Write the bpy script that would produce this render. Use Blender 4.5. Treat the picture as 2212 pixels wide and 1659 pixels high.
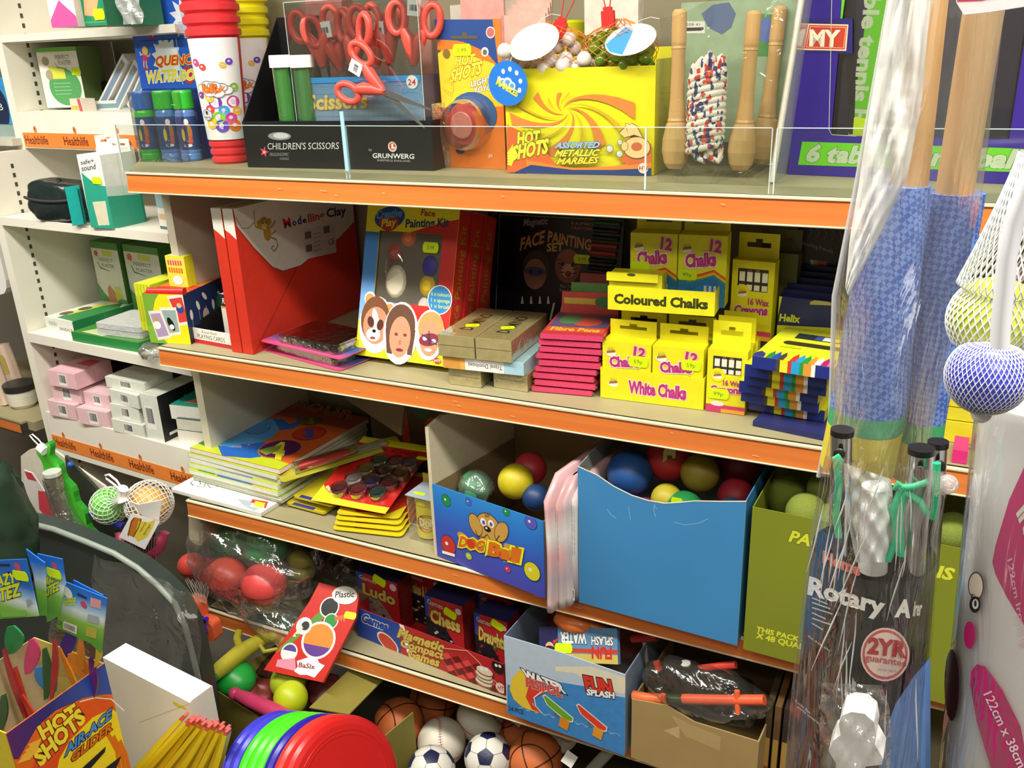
import bpy,math,random
import numpy as np
from mathutils import Matrix,Vector
for _o in list(bpy.data.objects):bpy.data.objects.remove(_o)
SC=bpy.context.scene
COL=SC.collection
PI=math.pi
# ------------------------------------------------------------------ camera
FPX=1927.26;CX,CY=1106.0,829.5
R_CW=Matrix(((0.8954,0.1275,-0.4267),(0.4439,-0.3317,0.8324),(-0.0353,-0.9347,-0.3536)))
CAM=Vector((0.0,-1.45,1.62))
cd=bpy.data.cameras.new('camera');cam=bpy.data.objects.new('camera',cd);COL.objects.link(cam)
cd.sensor_width=36;cd.lens=FPX/2212*36;cd.clip_start=0.02
_m=(R_CW@Matrix(((1,0,0),(0,-1,0),(0,0,-1)))).to_quaternion().normalized().to_matrix().to_4x4()
_m.translation=CAM;cam.matrix_world=_m
SC.camera=cam
# ------------------------------------------------------------------ light and exposure
w=bpy.data.worlds.new('world');SC.world=w;w.use_nodes=True
w.node_tree.nodes['Background'].inputs[0].default_value=(1,.97,.9,1)
w.node_tree.nodes['Background'].inputs[1].default_value=0.35
SC.view_settings.view_transform='Standard';SC.view_settings.look='None'
SC.view_settings.gamma=1;SC.view_settings.use_curve_mapping=False
SC.view_settings.exposure=0.0
SC.cycles.max_bounces=10;SC.cycles.transparent_max_bounces=24
SC.cycles.sample_clamp_indirect=6
LIGHTS=[(-2.5,-0.85,2.68,38),(-1.1,-0.85,2.68,36),(0.4,-0.95,2.68,42),(-1.3,-2.2,2.68,14),(.6,-1.95,2.68,24)]
for(x,y,z,e)in LIGHTS:
    l=bpy.data.lights.new('tube_light','AREA');l.shape='RECTANGLE';l.size=1.25;l.size_y=.22;l.energy=e
    l.color=(1,.965,.88)
    o=bpy.data.objects.new('tube_light',l);o.location=(x,y,z-.075);COL.objects.link(o)
# ------------------------------------------------------------------ helpers
def ray(u,v):return(R_CW@Vector((u-CX,v-CY,FPX))).normalized()
def onY(u,v,y=0.0):
    r=ray(u,v);return CAM+r*((y-CAM.y)/r.y)
def onZ(u,v,z):
    r=ray(u,v);return CAM+r*((z-CAM.z)/r.z)
def onX(u,v,x):
    r=ray(u,v);return CAM+r*((x-CAM.x)/r.x)
def onP(u,v,p,n):
    r=ray(u,v);return CAM+r*((p-CAM).dot(n)/r.dot(n))
def px(P):
    q=R_CW.transposed()@(Vector(P)-CAM);return(CX+q.x/q.z*FPX,CY+q.y/q.z*FPX)
def dep(P):return(R_CW.transposed()@(Vector(P)-CAM)).z
def lin(h):
    h=h.lstrip('#');c=[int(h[i:i+2],16)/255 for i in(0,2,4)]
    return tuple(x/12.92 if x<=.04045 else((x+.055)/1.055)**2.4 for x in c)
_mats={}
def K(h,rough=.45,noise=.10,metal=0.,spec=.5,scale=60.,bump=0.,coat=0.,sss=0.):
    """printed card / plastic / painted surface: principled with a little procedural unevenness"""
    key=(h,rough,noise,metal,spec,scale,bump,coat)
    if key in _mats:return _mats[key]
    m=bpy.data.materials.new('surface_'+h);m.use_nodes=True;nt=m.node_tree;b=nt.nodes['Principled BSDF']
    c=lin(h);b.inputs['Roughness'].default_value=rough;b.inputs['Metallic'].default_value=metal
    b.inputs['Specular IOR Level'].default_value=spec;b.inputs['Coat Weight'].default_value=coat
    tc=nt.nodes.new('ShaderNodeTexCoord');n=nt.nodes.new('ShaderNodeTexNoise');n.inputs['Scale'].default_value=scale
    n.inputs['Detail'].default_value=4
    nt.links.new(tc.outputs['Object'],n.inputs['Vector'])
    mx=nt.nodes.new('ShaderNodeMix');mx.data_type='RGBA'
    mx.inputs[6].default_value=tuple(x*(1-noise)for x in c)+(1,)
    mx.inputs[7].default_value=tuple(min(1,x*(1+noise)+noise*.01)for x in c)+(1,)
    nt.links.new(n.outputs['Fac'],mx.inputs[0]);nt.links.new(mx.outputs[2],b.inputs['Base Color'])
    if bump:
        bp=nt.nodes.new('ShaderNodeBump');bp.inputs['Strength'].default_value=bump;bp.inputs['Distance'].default_value=.002
        nt.links.new(n.outputs['Fac'],bp.inputs['Height']);nt.links.new(bp.outputs['Normal'],b.inputs['Normal'])
    m.diffuse_color=c+(1,)
    _mats[key]=m;return m
def clear(tint='ffffff',gloss=.25,rough=.12,scale=40.,bump=.0,milky=0.,stretch=(1,1,1),key=None):
    """thin clear plastic: transparent film with a fresnel gloss, optional milky haze and crinkles"""
    k=('clear',tint,gloss,rough,scale,bump,milky,stretch)
    if k in _mats:return _mats[k]
    m=bpy.data.materials.new('clear_plastic');m.use_nodes=True;nt=m.node_tree;nt.nodes.clear()
    out=nt.nodes.new('ShaderNodeOutputMaterial');tr=nt.nodes.new('ShaderNodeBsdfTransparent');gl=nt.nodes.new('ShaderNodeBsdfGlossy')
    tr.inputs[0].default_value=lin(tint)+(1,);gl.inputs['Roughness'].default_value=rough
    lw=nt.nodes.new('ShaderNodeLayerWeight');lw.inputs[0].default_value=.35
    ma=nt.nodes.new('ShaderNodeMath');ma.operation='MULTIPLY_ADD';ma.inputs[1].default_value=gloss*1.6;ma.inputs[2].default_value=gloss*.25
    nt.links.new(lw.outputs['Facing'],ma.inputs[0])
    mx=nt.nodes.new('ShaderNodeMixShader');nt.links.new(ma.outputs[0],mx.inputs[0]);nt.links.new(tr.outputs[0],mx.inputs[1]);nt.links.new(gl.outputs[0],mx.inputs[2])
    last=mx
    if milky:
        df=nt.nodes.new('ShaderNodeBsdfDiffuse');df.inputs[0].default_value=(.85,.86,.84,1)
        m2=nt.nodes.new('ShaderNodeMixShader');m2.inputs[0].default_value=milky
        nt.links.new(mx.outputs[0],m2.inputs[1]);nt.links.new(df.outputs[0],m2.inputs[2]);last=m2
    if bump:
        tc=nt.nodes.new('ShaderNodeTexCoord');mp=nt.nodes.new('ShaderNodeMapping');mp.inputs['Scale'].default_value=stretch
        n=nt.nodes.new('ShaderNodeTexNoise');n.inputs['Scale'].default_value=scale;n.inputs['Detail'].default_value=3;n.inputs['Distortion'].default_value=1.2
        bp=nt.nodes.new('ShaderNodeBump');bp.inputs['Strength'].default_value=bump;bp.inputs['Distance'].default_value=.01
        nt.links.new(tc.outputs['Object'],mp.inputs[0]);nt.links.new(mp.outputs[0],n.inputs['Vector']);nt.links.new(n.outputs['Fac'],bp.inputs['Height'])
        nt.links.new(bp.outputs[0],gl.inputs['Normal'])
        if milky:nt.links.new(bp.outputs[0],df.inputs['Normal'])
    nt.links.new(last.outputs[0],out.inputs[0])
    m.diffuse_color=lin(tint)+(.3,)
    _mats[k]=m;return m
def grad(stops,axis='Z',lo=0.,hi=.1,rough=.4,rings=False):
    """printed colour blend along an object axis (a printed gradient, or wood rings)"""
    k=('grad',tuple(stops),axis,lo,hi)
    if k in _mats:return _mats[k]
    m=bpy.data.materials.new('printed_blend');m.use_nodes=True;nt=m.node_tree;b=nt.nodes['Principled BSDF'];b.inputs['Roughness'].default_value=rough
    tc=nt.nodes.new('ShaderNodeTexCoord');sp=nt.nodes.new('ShaderNodeSeparateXYZ');nt.links.new(tc.outputs['Object'],sp.inputs[0])
    mr=nt.nodes.new('ShaderNodeMapRange');mr.inputs[1].default_value=lo;mr.inputs[2].default_value=hi
    nt.links.new(sp.outputs[axis],mr.inputs[0]);cr=nt.nodes.new('ShaderNodeValToRGB');nt.links.new(mr.outputs[0],cr.inputs[0])
    el=cr.color_ramp.elements
    for i,(p,h)in enumerate(stops):
        e=el[i]if i<2 else el.new(p)
        e.position=p;e.color=lin(h)+(1,)
    nt.links.new(cr.outputs[0],b.inputs['Base Color']);m.diffuse_color=lin(stops[0][1])+(1,)
    _mats[k]=m;return m
def wood(h1,h2,axis='X',rough=.5,scale=14.):
    k=('wood',h1,h2,axis,scale)
    if k in _mats:return _mats[k]
    m=bpy.data.materials.new('grained_surface');m.use_nodes=True;nt=m.node_tree;b=nt.nodes['Principled BSDF'];b.inputs['Roughness'].default_value=rough
    tc=nt.nodes.new('ShaderNodeTexCoord');mp=nt.nodes.new('ShaderNodeMapping');n=nt.nodes.new('ShaderNodeTexNoise')
    mp.inputs['Scale'].default_value={'X':(.12,6,6),'Z':(6,6,.12),'Y':(6,.12,6)}[axis]
    n.inputs['Scale'].default_value=scale;n.inputs['Detail'].default_value=5
    nt.links.new(tc.outputs['Object'],mp.inputs[0]);nt.links.new(mp.outputs[0],n.inputs['Vector'])
    cr=nt.nodes.new('ShaderNodeValToRGB');cr.color_ramp.elements[0].position=.3;cr.color_ramp.elements[1].position=.7
    cr.color_ramp.elements[0].color=lin(h1)+(1,);cr.color_ramp.elements[1].color=lin(h2)+(1,)
    nt.links.new(n.outputs['Fac'],cr.inputs[0]);nt.links.new(cr.outputs[0],b.inputs['Base Color']);m.diffuse_color=lin(h1)+(1,)
    _mats[k]=m;return m

class MB:
    def __init__(s):s.v=[];s.f=[];s.m=[];s.sm=[];s.slots=[]
    def _s(s,mat):
        if mat not in s.slots:s.slots.append(mat)
        return s.slots.index(mat)
    def add(s,vs,fs,mat,M=None,smooth=False):
        b=len(s.v)
        for p in vs:
            p=Vector(p);s.v.append(M@p if M else p)
        k=s._s(mat)
        for f in fs:s.f.append([b+i for i in f]);s.m.append(k);s.sm.append(smooth)
        return s
    def box(s,x0,x1,y0,y1,z0,z1,mat,M=None,mats=None):
        vs=[(x0,y0,z0),(x1,y0,z0),(x1,y1,z0),(x0,y1,z0),(x0,y0,z1),(x1,y0,z1),(x1,y1,z1),(x0,y1,z1)]
        fs=dict(front=(0,1,5,4),right=(1,2,6,5),back=(2,3,7,6),left=(3,0,4,7),top=(4,5,6,7),bottom=(3,2,1,0))
        b=len(s.v)
        for p in vs:p=Vector(p);s.v.append(M@p if M else p)
        for n,f in fs.items():
            s.f.append([b+i for i in f]);s.m.append(s._s((mats or{}).get(n,mat)));s.sm.append(False)
        return s
    def rbox(s,x0,x1,y0,y1,z0,z1,r,mat,M=None,n=3,axis='z'):
        """box with rounded corners round one axis"""
        if axis=='z':a0,a1,b0,b1,c0,c1=x0,x1,y0,y1,z0,z1;mp=lambda a,b,c:(a,b,c)
        elif axis=='y':a0,a1,b0,b1,c0,c1=x0,x1,z0,z1,y0,y1;mp=lambda a,b,c:(a,c,b)
        else:a0,a1,b0,b1,c0,c1=y0,y1,z0,z1,x0,x1;mp=lambda a,b,c:(c,a,b)
        pts=[]
        for(cx,cy,t0)in((a1-r,b1-r,0),(a0+r,b1-r,90),(a0+r,b0+r,180),(a1-r,b0+r,270)):
            for i in range(n+1):
                t=math.radians(t0+90*i/n);pts.append((cx+r*math.cos(t),cy+r*math.sin(t)))
        N=len(pts);vs=[mp(a,b,c0)for a,b in pts]+[mp(a,b,c1)for a,b in pts]
        fs=[tuple(range(N))[::-1],tuple(range(N,2*N))]+[(i,(i+1)%N,N+(i+1)%N,N+i)for i in range(N)]
        if axis=='y':fs=[f[::-1]for f in fs]
        return s.add(vs,fs,mat,M)
    def prism(s,pts,d,mat,M=None,mat_side=None):
        """flat outline (x,y) in the local z=0 plane, thickness d towards -z"""
        N=len(pts);vs=[(a,b,0)for a,b in pts]+[(a,b,-d)for a,b in pts]
        A=sum(pts[i][0]*pts[(i+1)%N][1]-pts[(i+1)%N][0]*pts[i][1]for i in range(N))
        top=tuple(range(N));bot=tuple(range(N,2*N))
        sd=[(i,N+i,N+(i+1)%N,(i+1)%N)for i in range(N)]
        if A<0:top=top[::-1];sd=[f[::-1]for f in sd]
        else:bot=bot[::-1]
        s.add(vs,[top,bot],mat,M);s.add(vs,sd,mat_side or mat,M);return s
    def tube(s,pts,r,mat,n=8,M=None,closed=False,caps=True,smooth=True,rs=None):
        pts=[Vector(p)for p in pts];N=len(pts);rings=[];up=None
        for i,p in enumerate(pts):
            a=pts[(i-1)%N]if(i>0 or closed)else p;b=pts[(i+1)%N]if(i<N-1 or closed)else p
            t=(b-a).normalized()
            if up is None:
                up=Vector((0,0,1))if abs(t.z)<.9 else Vector((1,0,0))
            x=t.cross(up)
            if x.length<1e-6:x=t.orthogonal()
            x.normalize();y=x.cross(t).normalized();up=y
            rr=rs[i]if rs else r
            rings.append([p+(x*math.cos(2*PI*k/n)+y*math.sin(2*PI*k/n))*rr for k in range(n)])
        vs=[q for g in rings for q in g];fs=[]
        for i in range(N if closed else N-1):
            j=(i+1)%N
            for k in range(n):fs.append((i*n+k,i*n+(k+1)%n,j*n+(k+1)%n,j*n+k))
        s.add(vs,fs,mat,M,smooth)
        if caps and not closed:
            s.add(rings[0],[tuple(range(n))[::-1]],mat,M);s.add(rings[-1],[tuple(range(n))],mat,M)
        return s
    def lathe(s,prof,mat,n=24,M=None,smooth=True,mats=None,a0=0,a1=2*PI):
        """profile (r,z) spun round local z; mats: list of one material per profile segment"""
        full=abs(a1-a0-2*PI)<1e-6;cnt=n if full else n+1
        vs=[]
        for(r,z)in prof:
            for k in range(cnt):
                t=a0+(a1-a0)*k/n;vs.append((r*math.cos(t),r*math.sin(t),z))
        for i in range(len(prof)-1):
            fs=[(i*cnt+k,i*cnt+(k+1)%cnt,(i+1)*cnt+(k+1)%cnt,(i+1)*cnt+k)for k in range(n)]
            idx=sorted({q for f in fs for q in f});mp={q:j for j,q in enumerate(idx)}
            s.add([vs[q]for q in idx],[tuple(mp[q]for q in f)for f in fs],mats[i]if mats else mat,M,smooth)
        return s
    def sphere(s,c,r,mat,M=None,n=20,m=12,sc=(1,1,1),fn=None):
        vs=[];fs=[]
        for i in range(m+1):
            for k in range(n):
                t=PI*i/m;a=2*PI*k/n
                d=Vector((math.sin(t)*math.cos(a),math.sin(t)*math.sin(a),math.cos(t)))
                rr=r*(fn(d)if fn else 1)
                vs.append(Vector(c)+Vector((d.x*sc[0],d.y*sc[1],d.z*sc[2]))*rr)
        for i in range(m):
            for k in range(n):fs.append((i*n+k,(i+1)*n+k,(i+1)*n+(k+1)%n,i*n+(k+1)%n))
        return s.add(vs,fs,mat,M,True)
    def grid(s,fn,nu,nv,mat,M=None,smooth=True,thick=0):
        vs=[fn(i/nu,j/nv)for j in range(nv+1)for i in range(nu+1)]
        fs=[(j*(nu+1)+i,j*(nu+1)+i+1,(j+1)*(nu+1)+i+1,(j+1)*(nu+1)+i)for j in range(nv)for i in range(nu)]
        return s.add(vs,fs,mat,M,smooth)
    def mesh(s,name):
        me=bpy.data.meshes.new(name);me.from_pydata([tuple(p)for p in s.v],[],s.f)
        for m in s.slots:me.materials.append(m)
        me.polygons.foreach_set('material_index',s.m);me.polygons.foreach_set('use_smooth',s.sm);me.update()
        return me
def setp(o,label=None,cat=None,group=None,kind=None):
    if label:o['label']=label
    if cat:o['category']=cat
    if group:o['group']=group
    if kind:o['kind']=kind
def part(name,mb,parent,label=None,kind=None,M=None):
    o=bpy.data.objects.new(name,mb.mesh(name));COL.objects.link(o)
    if parent is not None:o.parent=parent
    if M is not None:o.matrix_basis=M
    setp(o,label,None,None,kind);return o
def thing(name,label,cat,M=None,group=None):
    o=bpy.data.objects.new(name,None);COL.objects.link(o);o.empty_display_size=.02
    if M is not None:o.matrix_world=M
    setp(o,label,cat,group);return o
def solo(name,mb,label,cat,M=None,group=None,kind=None):
    o=bpy.data.objects.new(name,mb.mesh(name));COL.objects.link(o)
    if M is not None:o.matrix_world=M
    setp(o,label,cat,group,kind);return o
def struct(name,mb,label=None):
    o=bpy.data.objects.new(name,mb.mesh(name));COL.objects.link(o);o['kind']='structure'
    if label:o['label']=label
    return o
def dup(root,M,label=None,group=None):
    r=root.copy();COL.objects.link(r);r.matrix_world=M
    if label:r['label']=label
    if group:r['group']=group
    for ch in list(root.children):
        c=ch.copy();COL.objects.link(c);c.parent=r
        for g in list(ch.children):
            d=g.copy();COL.objects.link(d);d.parent=c
    return r
def frame(o,x,y=None,z=None):
    """matrix with origin o, x axis along x, and up close to z (or y given)"""
    x=Vector(x).normalized()
    if z is not None:
        z=Vector(z);y=z.cross(x).normalized();z=x.cross(y)
    else:
        y=Vector(y);z=x.cross(y).normalized();y=z.cross(x)
    m=Matrix((x,y,z)).transposed().to_4x4();m.translation=Vector(o);return m
def T(x,y,z):return Matrix.Translation((x,y,z))
def RX(a):return Matrix.Rotation(math.radians(a),4,'X')
def RY(a):return Matrix.Rotation(math.radians(a),4,'Y')
def RZ(a):return Matrix.Rotation(math.radians(a),4,'Z')
# text outlines from the built-in font, as flat meshes
_tx={}
def textmesh(t,off=0.,shear=0.):
    k=(t,off,shear)
    if k in _tx:return _tx[k]
    cu=bpy.data.curves.new('lettering','FONT');cu.body=t;cu.resolution_u=2;cu.offset=off;cu.shear=shear;cu.size=1
    ob=bpy.data.objects.new('lettering',cu);COL.objects.link(ob)
    dg=bpy.context.evaluated_depsgraph_get();me=bpy.data.meshes.new_from_object(ob.evaluated_get(dg))
    vs=[v.co.copy()for v in me.vertices];fs=[tuple(p.vertices)for p in me.polygons]
    bpy.data.objects.remove(ob);bpy.data.curves.remove(cu);bpy.data.meshes.remove(me)
    _tx[k]=(vs,fs);return _tx[k]
CAP=.69
STEP=.00005
def ArtC(m,W,P,w_,h):
    A=Art(m,W,P);A.clip=(0,w_,0,h);return A
class Art:
    """prints flat shapes and lettering onto a plane of a thing, given photo positions.
    W = thing's world matrix, P = plane inside the thing (x,y in plane, z outward)"""
    clip=None
    def __init__(s,mb,W,P):s.mb=mb;s.W=W;s.P=P;s.n=1;s.WP=W@P;s.inv=s.WP.inverted()
    def q(s,p):
        o=s.WP.translation;n=s.WP.to_3x3()@Vector((0,0,1));h=s.inv@onP(p[0],p[1],o,n);return(h.x,h.y)
    def lay(s):s.n+=1;return s.P@T(0,0,STEP*s.n)
    def lpoly(s,pts,mat):
        if s.clip:
            x0,x1,y0,y1=s.clip
            for ax,lim,sg in((0,x0,1),(0,x1,-1),(1,y0,1),(1,y1,-1)):
                out=[]
                for i in range(len(pts)):
                    a,b=pts[i-1],pts[i];ia=(a[ax]-lim)*sg>=0;ib=(b[ax]-lim)*sg>=0
                    if ia!=ib:t=(lim-a[ax])/(b[ax]-a[ax]);out.append((a[0]+(b[0]-a[0])*t,a[1]+(b[1]-a[1])*t))
                    if ib:out.append(tuple(b))
                pts=out
                if len(pts)<3:return s
        A=sum(pts[i][0]*pts[(i+1)%len(pts)][1]-pts[(i+1)%len(pts)][0]*pts[i][1]for i in range(len(pts)))
        if A<0:pts=pts[::-1]
        s.mb.add([(a,b,0)for a,b in pts],[tuple(range(len(pts)))],mat,s.lay());return s
    def poly(s,pts,mat):return s.lpoly([s.q(p)for p in pts],mat)
    def lrect(s,x0,x1,y0,y1,mat):return s.lpoly([(x0,y0),(x1,y0),(x1,y1),(x0,y1)],mat)
    def disc(s,c,r,mat,ry=None,rot=0,n=22,fn=None):
        """c = centre pixel, r = radius in pixels across"""
        a=s.q(c);b=s.q((c[0]+r,c[1]));R=math.hypot(b[0]-a[0],b[1]-a[1]);Ry=R*((ry or r)/r)
        return s.ldisc(a,R,Ry,mat,rot,n,fn)
    def ldisc(s,a,R,Ry,mat,rot=0,n=22,fn=None):
        cr,sr=math.cos(math.radians(rot)),math.sin(math.radians(rot));pts=[]
        for i in range(n):
            t=2*PI*i/n;k=fn(t)if fn else 1;x=R*k*math.cos(t);y=Ry*k*math.sin(t)
            pts.append((a[0]+x*cr-y*sr,a[1]+x*sr+y*cr))
        return s.lpoly(pts,mat)
    def star(s,c,r,mat,k=9,inner=.72):
        return s.disc(c,r,mat,n=2*k,fn=lambda t:inner if int(round(t/(PI/k)))%2 else 1)
    def band(s,pts,wd,mat):
        """stroke through photo points, width in pixels"""
        Q=[Vector(s.q(p)).to_3d()for p in pts]
        a=Vector(s.q(pts[0]));b=Vector(s.q((pts[0][0]+wd,pts[0][1])));h=(b-a).length/2
        L=[];Rr=[]
        for i,p in enumerate(Q):
            d=(Q[min(i+1,len(Q)-1)]-Q[max(i-1,0)]).normalized();nn=Vector((-d.y,d.x,0))
            L.append(p+nn*h);Rr.append(p-nn*h)
        vs=L+Rr;N=len(Q)
        s.mb.add(vs,[(N+i,N+i+1,i+1,i)for i in range(N-1)],mat,s.lay());return s
    def text(s,t,p0,p1,p2,mat,off=.0,shear=0.,out=None,oo=.05):
        """baseline left, baseline right and top-left in photo pixels"""
        return s.ltext(t,s.q(p0),s.q(p1),s.q(p2),mat,off,shear,out,oo)
    def ltext(s,t,a,b,c,mat,off=.0,shear=0.,out=None,oo=.05):
        vs,fs=textmesh(t,off,shear)
        if not vs:return s
        x0=min(v.x for v in vs);x1=max(v.x for v in vs);a,b,c=Vector(a),Vector(b),Vector(c);ex=(b-a)/(x1-x0);ey=(c-a)/CAP
        def put(vs,fs,m):
            pts=[a+ex*(v.x-x0)+ey*v.y for v in vs]
            s.mb.add([(p.x,p.y,0)for p in pts],fs,m,s.lay())
        if out:
            ov,of=textmesh(t,off+oo,shear);put(ov,of,out)
        put(vs,fs,mat);return s
def FRONT():return Matrix(((1,0,0,0),(0,0,-1,0),(0,1,0,0),(0,0,0,1)))      # plane y=0 facing -y
def RIGHTP(wd):return T(wd,0,0)@Matrix(((0,0,1,0),(1,0,0,0),(0,1,0,0),(0,0,0,1)))  # plane x=wd facing +x
def TOPP(h):return T(0,0,h)
def boxM(bl,br,z=None,y=None):
    """frame and width from the photo positions of the lower front corners, resting at height z (or front-left at depth y)"""
    a=onZ(bl[0],bl[1],z)if z is not None else onY(bl[0],bl[1],y)
    b=onZ(br[0],br[1],a.z);d=b-a
    return frame(a,d,z=(0,0,1)),d.length
def hgt(M,p,x=0,y=0):
    """height above M's origin (at local x,y) at which photo row p[1] is met"""
    lo,hi=-.3,1.2
    for _ in range(40):
        m=(lo+hi)/2
        if px(M@Vector((x,y,m)))[1]>p[1]:lo=m
        else:hi=m
    return lo
YEL=K('d4f400',.5,.05)      # day-glow price sticker
def sticker(parent,W,P,c,w=22,h=13,rot=0,txt='99p',mb=None,lift=.0016):
    """scalloped fluorescent price sticker, a part of its own"""
    m=MB();A=Art(m,W,P);o=A.q(c);b=A.q((c[0]+10,c[1]));k=math.hypot(b[0]-o[0],b[1]-o[1])/10
    W2,H2=w*k/2,h*k/2;pts=[]
    for(sx,sy)in((1,1),(-1,1),(-1,-1),(1,-1)):
        a=(sx*W2,sy*H2*.45);c2=(sx*W2*.82,sy*H2);pts+=[a,c2]if sx*sy>0 else[c2,a]
    cr,sr=math.cos(math.radians(rot)),math.sin(math.radians(rot));rr=lambda p:(o[0]+p[0]*cr-p[1]*sr,o[1]+p[0]*sr+p[1]*cr)
    Pq=P@T(0,0,lift)
    m.prism([rr(p)for p in pts],.0003,YEL,Pq)
    A2=Art(m,W,Pq)
    if txt:A2.ltext(txt,rr((-W2*.45,-H2*.35)),rr((W2*.45,-H2*.35)),rr((-W2*.45,H2*.35)),K('6a6a20',.6))
    return part('price_sticker',m,parent)
WHT=K('f4f2ec',.5,.03);BLK=K('15151a',.35,.2);GRY=K('9a9a94',.5)
# ------------------------------------------------------------------ room
def slab(n,x0,x1,y0,y1,z0,z1,m):return struct(n,MB().box(x0,x1,y0,y1,z0,z1,m))
FZ=-0.23
slab('floor',-4.6,2.8,-3.2,1.0,FZ-.1,FZ,K('6a655c',.5,.2,scale=6))
slab('ceiling',-4.6,2.8,-3.2,1.0,2.75,2.85,K('f2efe6',.8,.04))
PW=K('8d8678',.7,.05)
slab('wall_back',-4.6,2.8,.80,.9,FZ,2.75,PW)
slab('wall_front',-4.6,2.8,-3.2,-3.1,FZ,2.75,PW)
slab('wall_left',-4.6,-4.5,-3.1,.8,FZ,2.75,PW)
slab('wall_right',2.7,2.8,-3.1,.8,FZ,2.75,PW)
lab=['at the left end above the health products','above the scissors and face paints','above the bats and parasol sticks','behind the camera on the left','behind the camera on the right']
for(x,y,z,e),lb in zip(LIGHTS,lab):
    t=thing('fluorescent_light','white fluorescent ceiling light '+lb,'light',T(x,y,2.75),'ceiling lights')
    part('housing',MB().box(-.65,.65,-.13,.13,-.05,0,K('f5f5f0',.5,.03)),t)
    for s in(-.06,.06):part('tube',MB().tube([(-.6,s,-.065),(.6,s,-.065)],.012,K('ffffff',.3,0)),t)
# ------------------------------------------------------------------ main shelving
ZA,ZB,ZC,ZD,ZE=1.386,.969,.553,.222,-.16
BEI=K('a39a76',.5,.18,scale=9);LIP=K('d6cfb0',.5,.1,scale=9);CREAM=K('d8d2b8',.55,.1,scale=8);ORG=wood('e2823a','cc6c2c','X',.45,9.)
SX0,SX1,SDEP=-1.70,1.1,.50
BACKM=K('8d8468',.7,.15,scale=5)
solo('back_panel',MB().box(SX0,SX1,SDEP+.002,SDEP+.03,FZ,2.1,BACKM),'beige back panel behind the toy shelves','panel')
def shelf(z,lb,x0=SX0,lip=.046,mt=BEI,flare=0):
    t=thing('shelf',lb,'shelf',T(0,0,z))
    if flare:b=MB().prism([(x0,.004),(SX1,.004),(SX1,SDEP),(x0-flare*.30,SDEP),(x0-flare*.30,.30)],.026,mt,T(0,0,0))
    else:b=MB().box(x0,SX1,.004,.096,-.028,0,mt).box(-1.686 if z>.5 else x0,SX1,.096,SDEP,-.028,0,mt)
    part('shelf_board',b.box(x0,SX1,.012,.03,-.04,-.026,mt),t)
    m=MB()
    # price rail: cream edges above and below an orange insert, tipped back a little
    P=[(-.000,0),(-.004,-.001),(-.004,-.004),(-.0005,-.0055),(-.0035,-lip+.003),(-.0065,-lip+.0015),(-.006,-lip),(.006,-lip),(.0085,0)]
    N=len(P);vs=[(x0-.002,a,b)for a,b in P]+[(SX1,a,b)for a,b in P]
    fs=[(i,i+N,(i+1)%N+N,(i+1)%N)for i in range(N)]
    for i,f in enumerate(fs):m.add([vs[q]for q in f],[(0,1,2,3)],LIP)
    m.add(vs,[tuple(range(N))[::-1],tuple(range(N,2*N))],K('2a2620',.6))
    part('price_rail',m,t,'cream price rail')
    s=MB().add([(x0-.001,-.0010,-.0052),(x0-.001,-.0040,-lip+.0028),(SX1,-.0040,-lip+.0028),(SX1,-.0010,-.0052)],[(0,1,2,3)],ORG)
    random.seed(int(z*100))
    for k in range(9):   # torn label marks and scratches
        x=random.uniform(x0+.1,SX1-.4);a=-.012-random.random()*.02;l=random.uniform(.004,.02)
        s.add([(x,-.0052,a),(x+l,-.0052,a-.001),(x+l,-.0052,a-.002),(x,-.0052,a-.0012)],[(0,1,2,3)],K('f0c8a0',.6))
    part('rail_insert',s,t,'orange insert of the price rail')
    return t
shelf(ZA,'top toy shelf with orange edge, carrying scissors, marbles and skipping ropes',flare=.9)
shelf(ZB,'second toy shelf with orange edge, carrying face paints and chalks')
shelf(ZC,'third toy shelf with orange edge, carrying colouring books and ball boxes')
shelf(ZD,'fourth toy shelf with orange edge, carrying compact games and water pistols')
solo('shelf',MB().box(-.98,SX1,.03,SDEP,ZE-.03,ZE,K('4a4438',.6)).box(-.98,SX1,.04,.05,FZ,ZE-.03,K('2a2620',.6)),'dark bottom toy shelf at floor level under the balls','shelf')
def hpanel(z0,z1,lb):
    m=MB().box(-1.712,-1.688,.098,SDEP,z0,z1,CREAM)
    return solo('side_panel',m,lb,'panel')
hpanel(ZC,ZA-.03,'cream side panel between the health bay and the toy shelves')
# ------------------------------------------------------------------ left bay with health products (turned by four degrees)
WHP=K('efeadb',.5,.05,scale=10)
a4=math.radians(4);LN=Vector((math.sin(a4),math.cos(a4),0))
ML=frame((-1.714,.105,0),(math.cos(a4),-math.sin(a4),0),z=(0,0,1))
def LP(u,v,y=0.):return ML.inverted()@onP(u,v,ML@Vector((0,y,0)),LN)
side=MB().box(-.735,-.702,0.0,.46,FZ,1.395,WHP).box(-.735,-.702,.115,.46,1.395,2.1,WHP)
SL=K('4a463c',.6)
for k in range(50):
    z=.10+k*.0255
    side.box(-.7021,-.7012,.062,.070,z,z+.012,SL)
for k in range(24):
    z=1.41+k*.0255
    side.box(-.7021,-.7012,.185,.193,z,z+.012,SL)
solo('side_panel',side,'white slotted side panel at the left end of the health bay','panel',ML)
solo('back_panel',MB().box(-.70,-.03,.46,.48,FZ,2.1,K('cbc9b0',.6,.08)),'pale back panel behind the health products','panel',ML)
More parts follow.
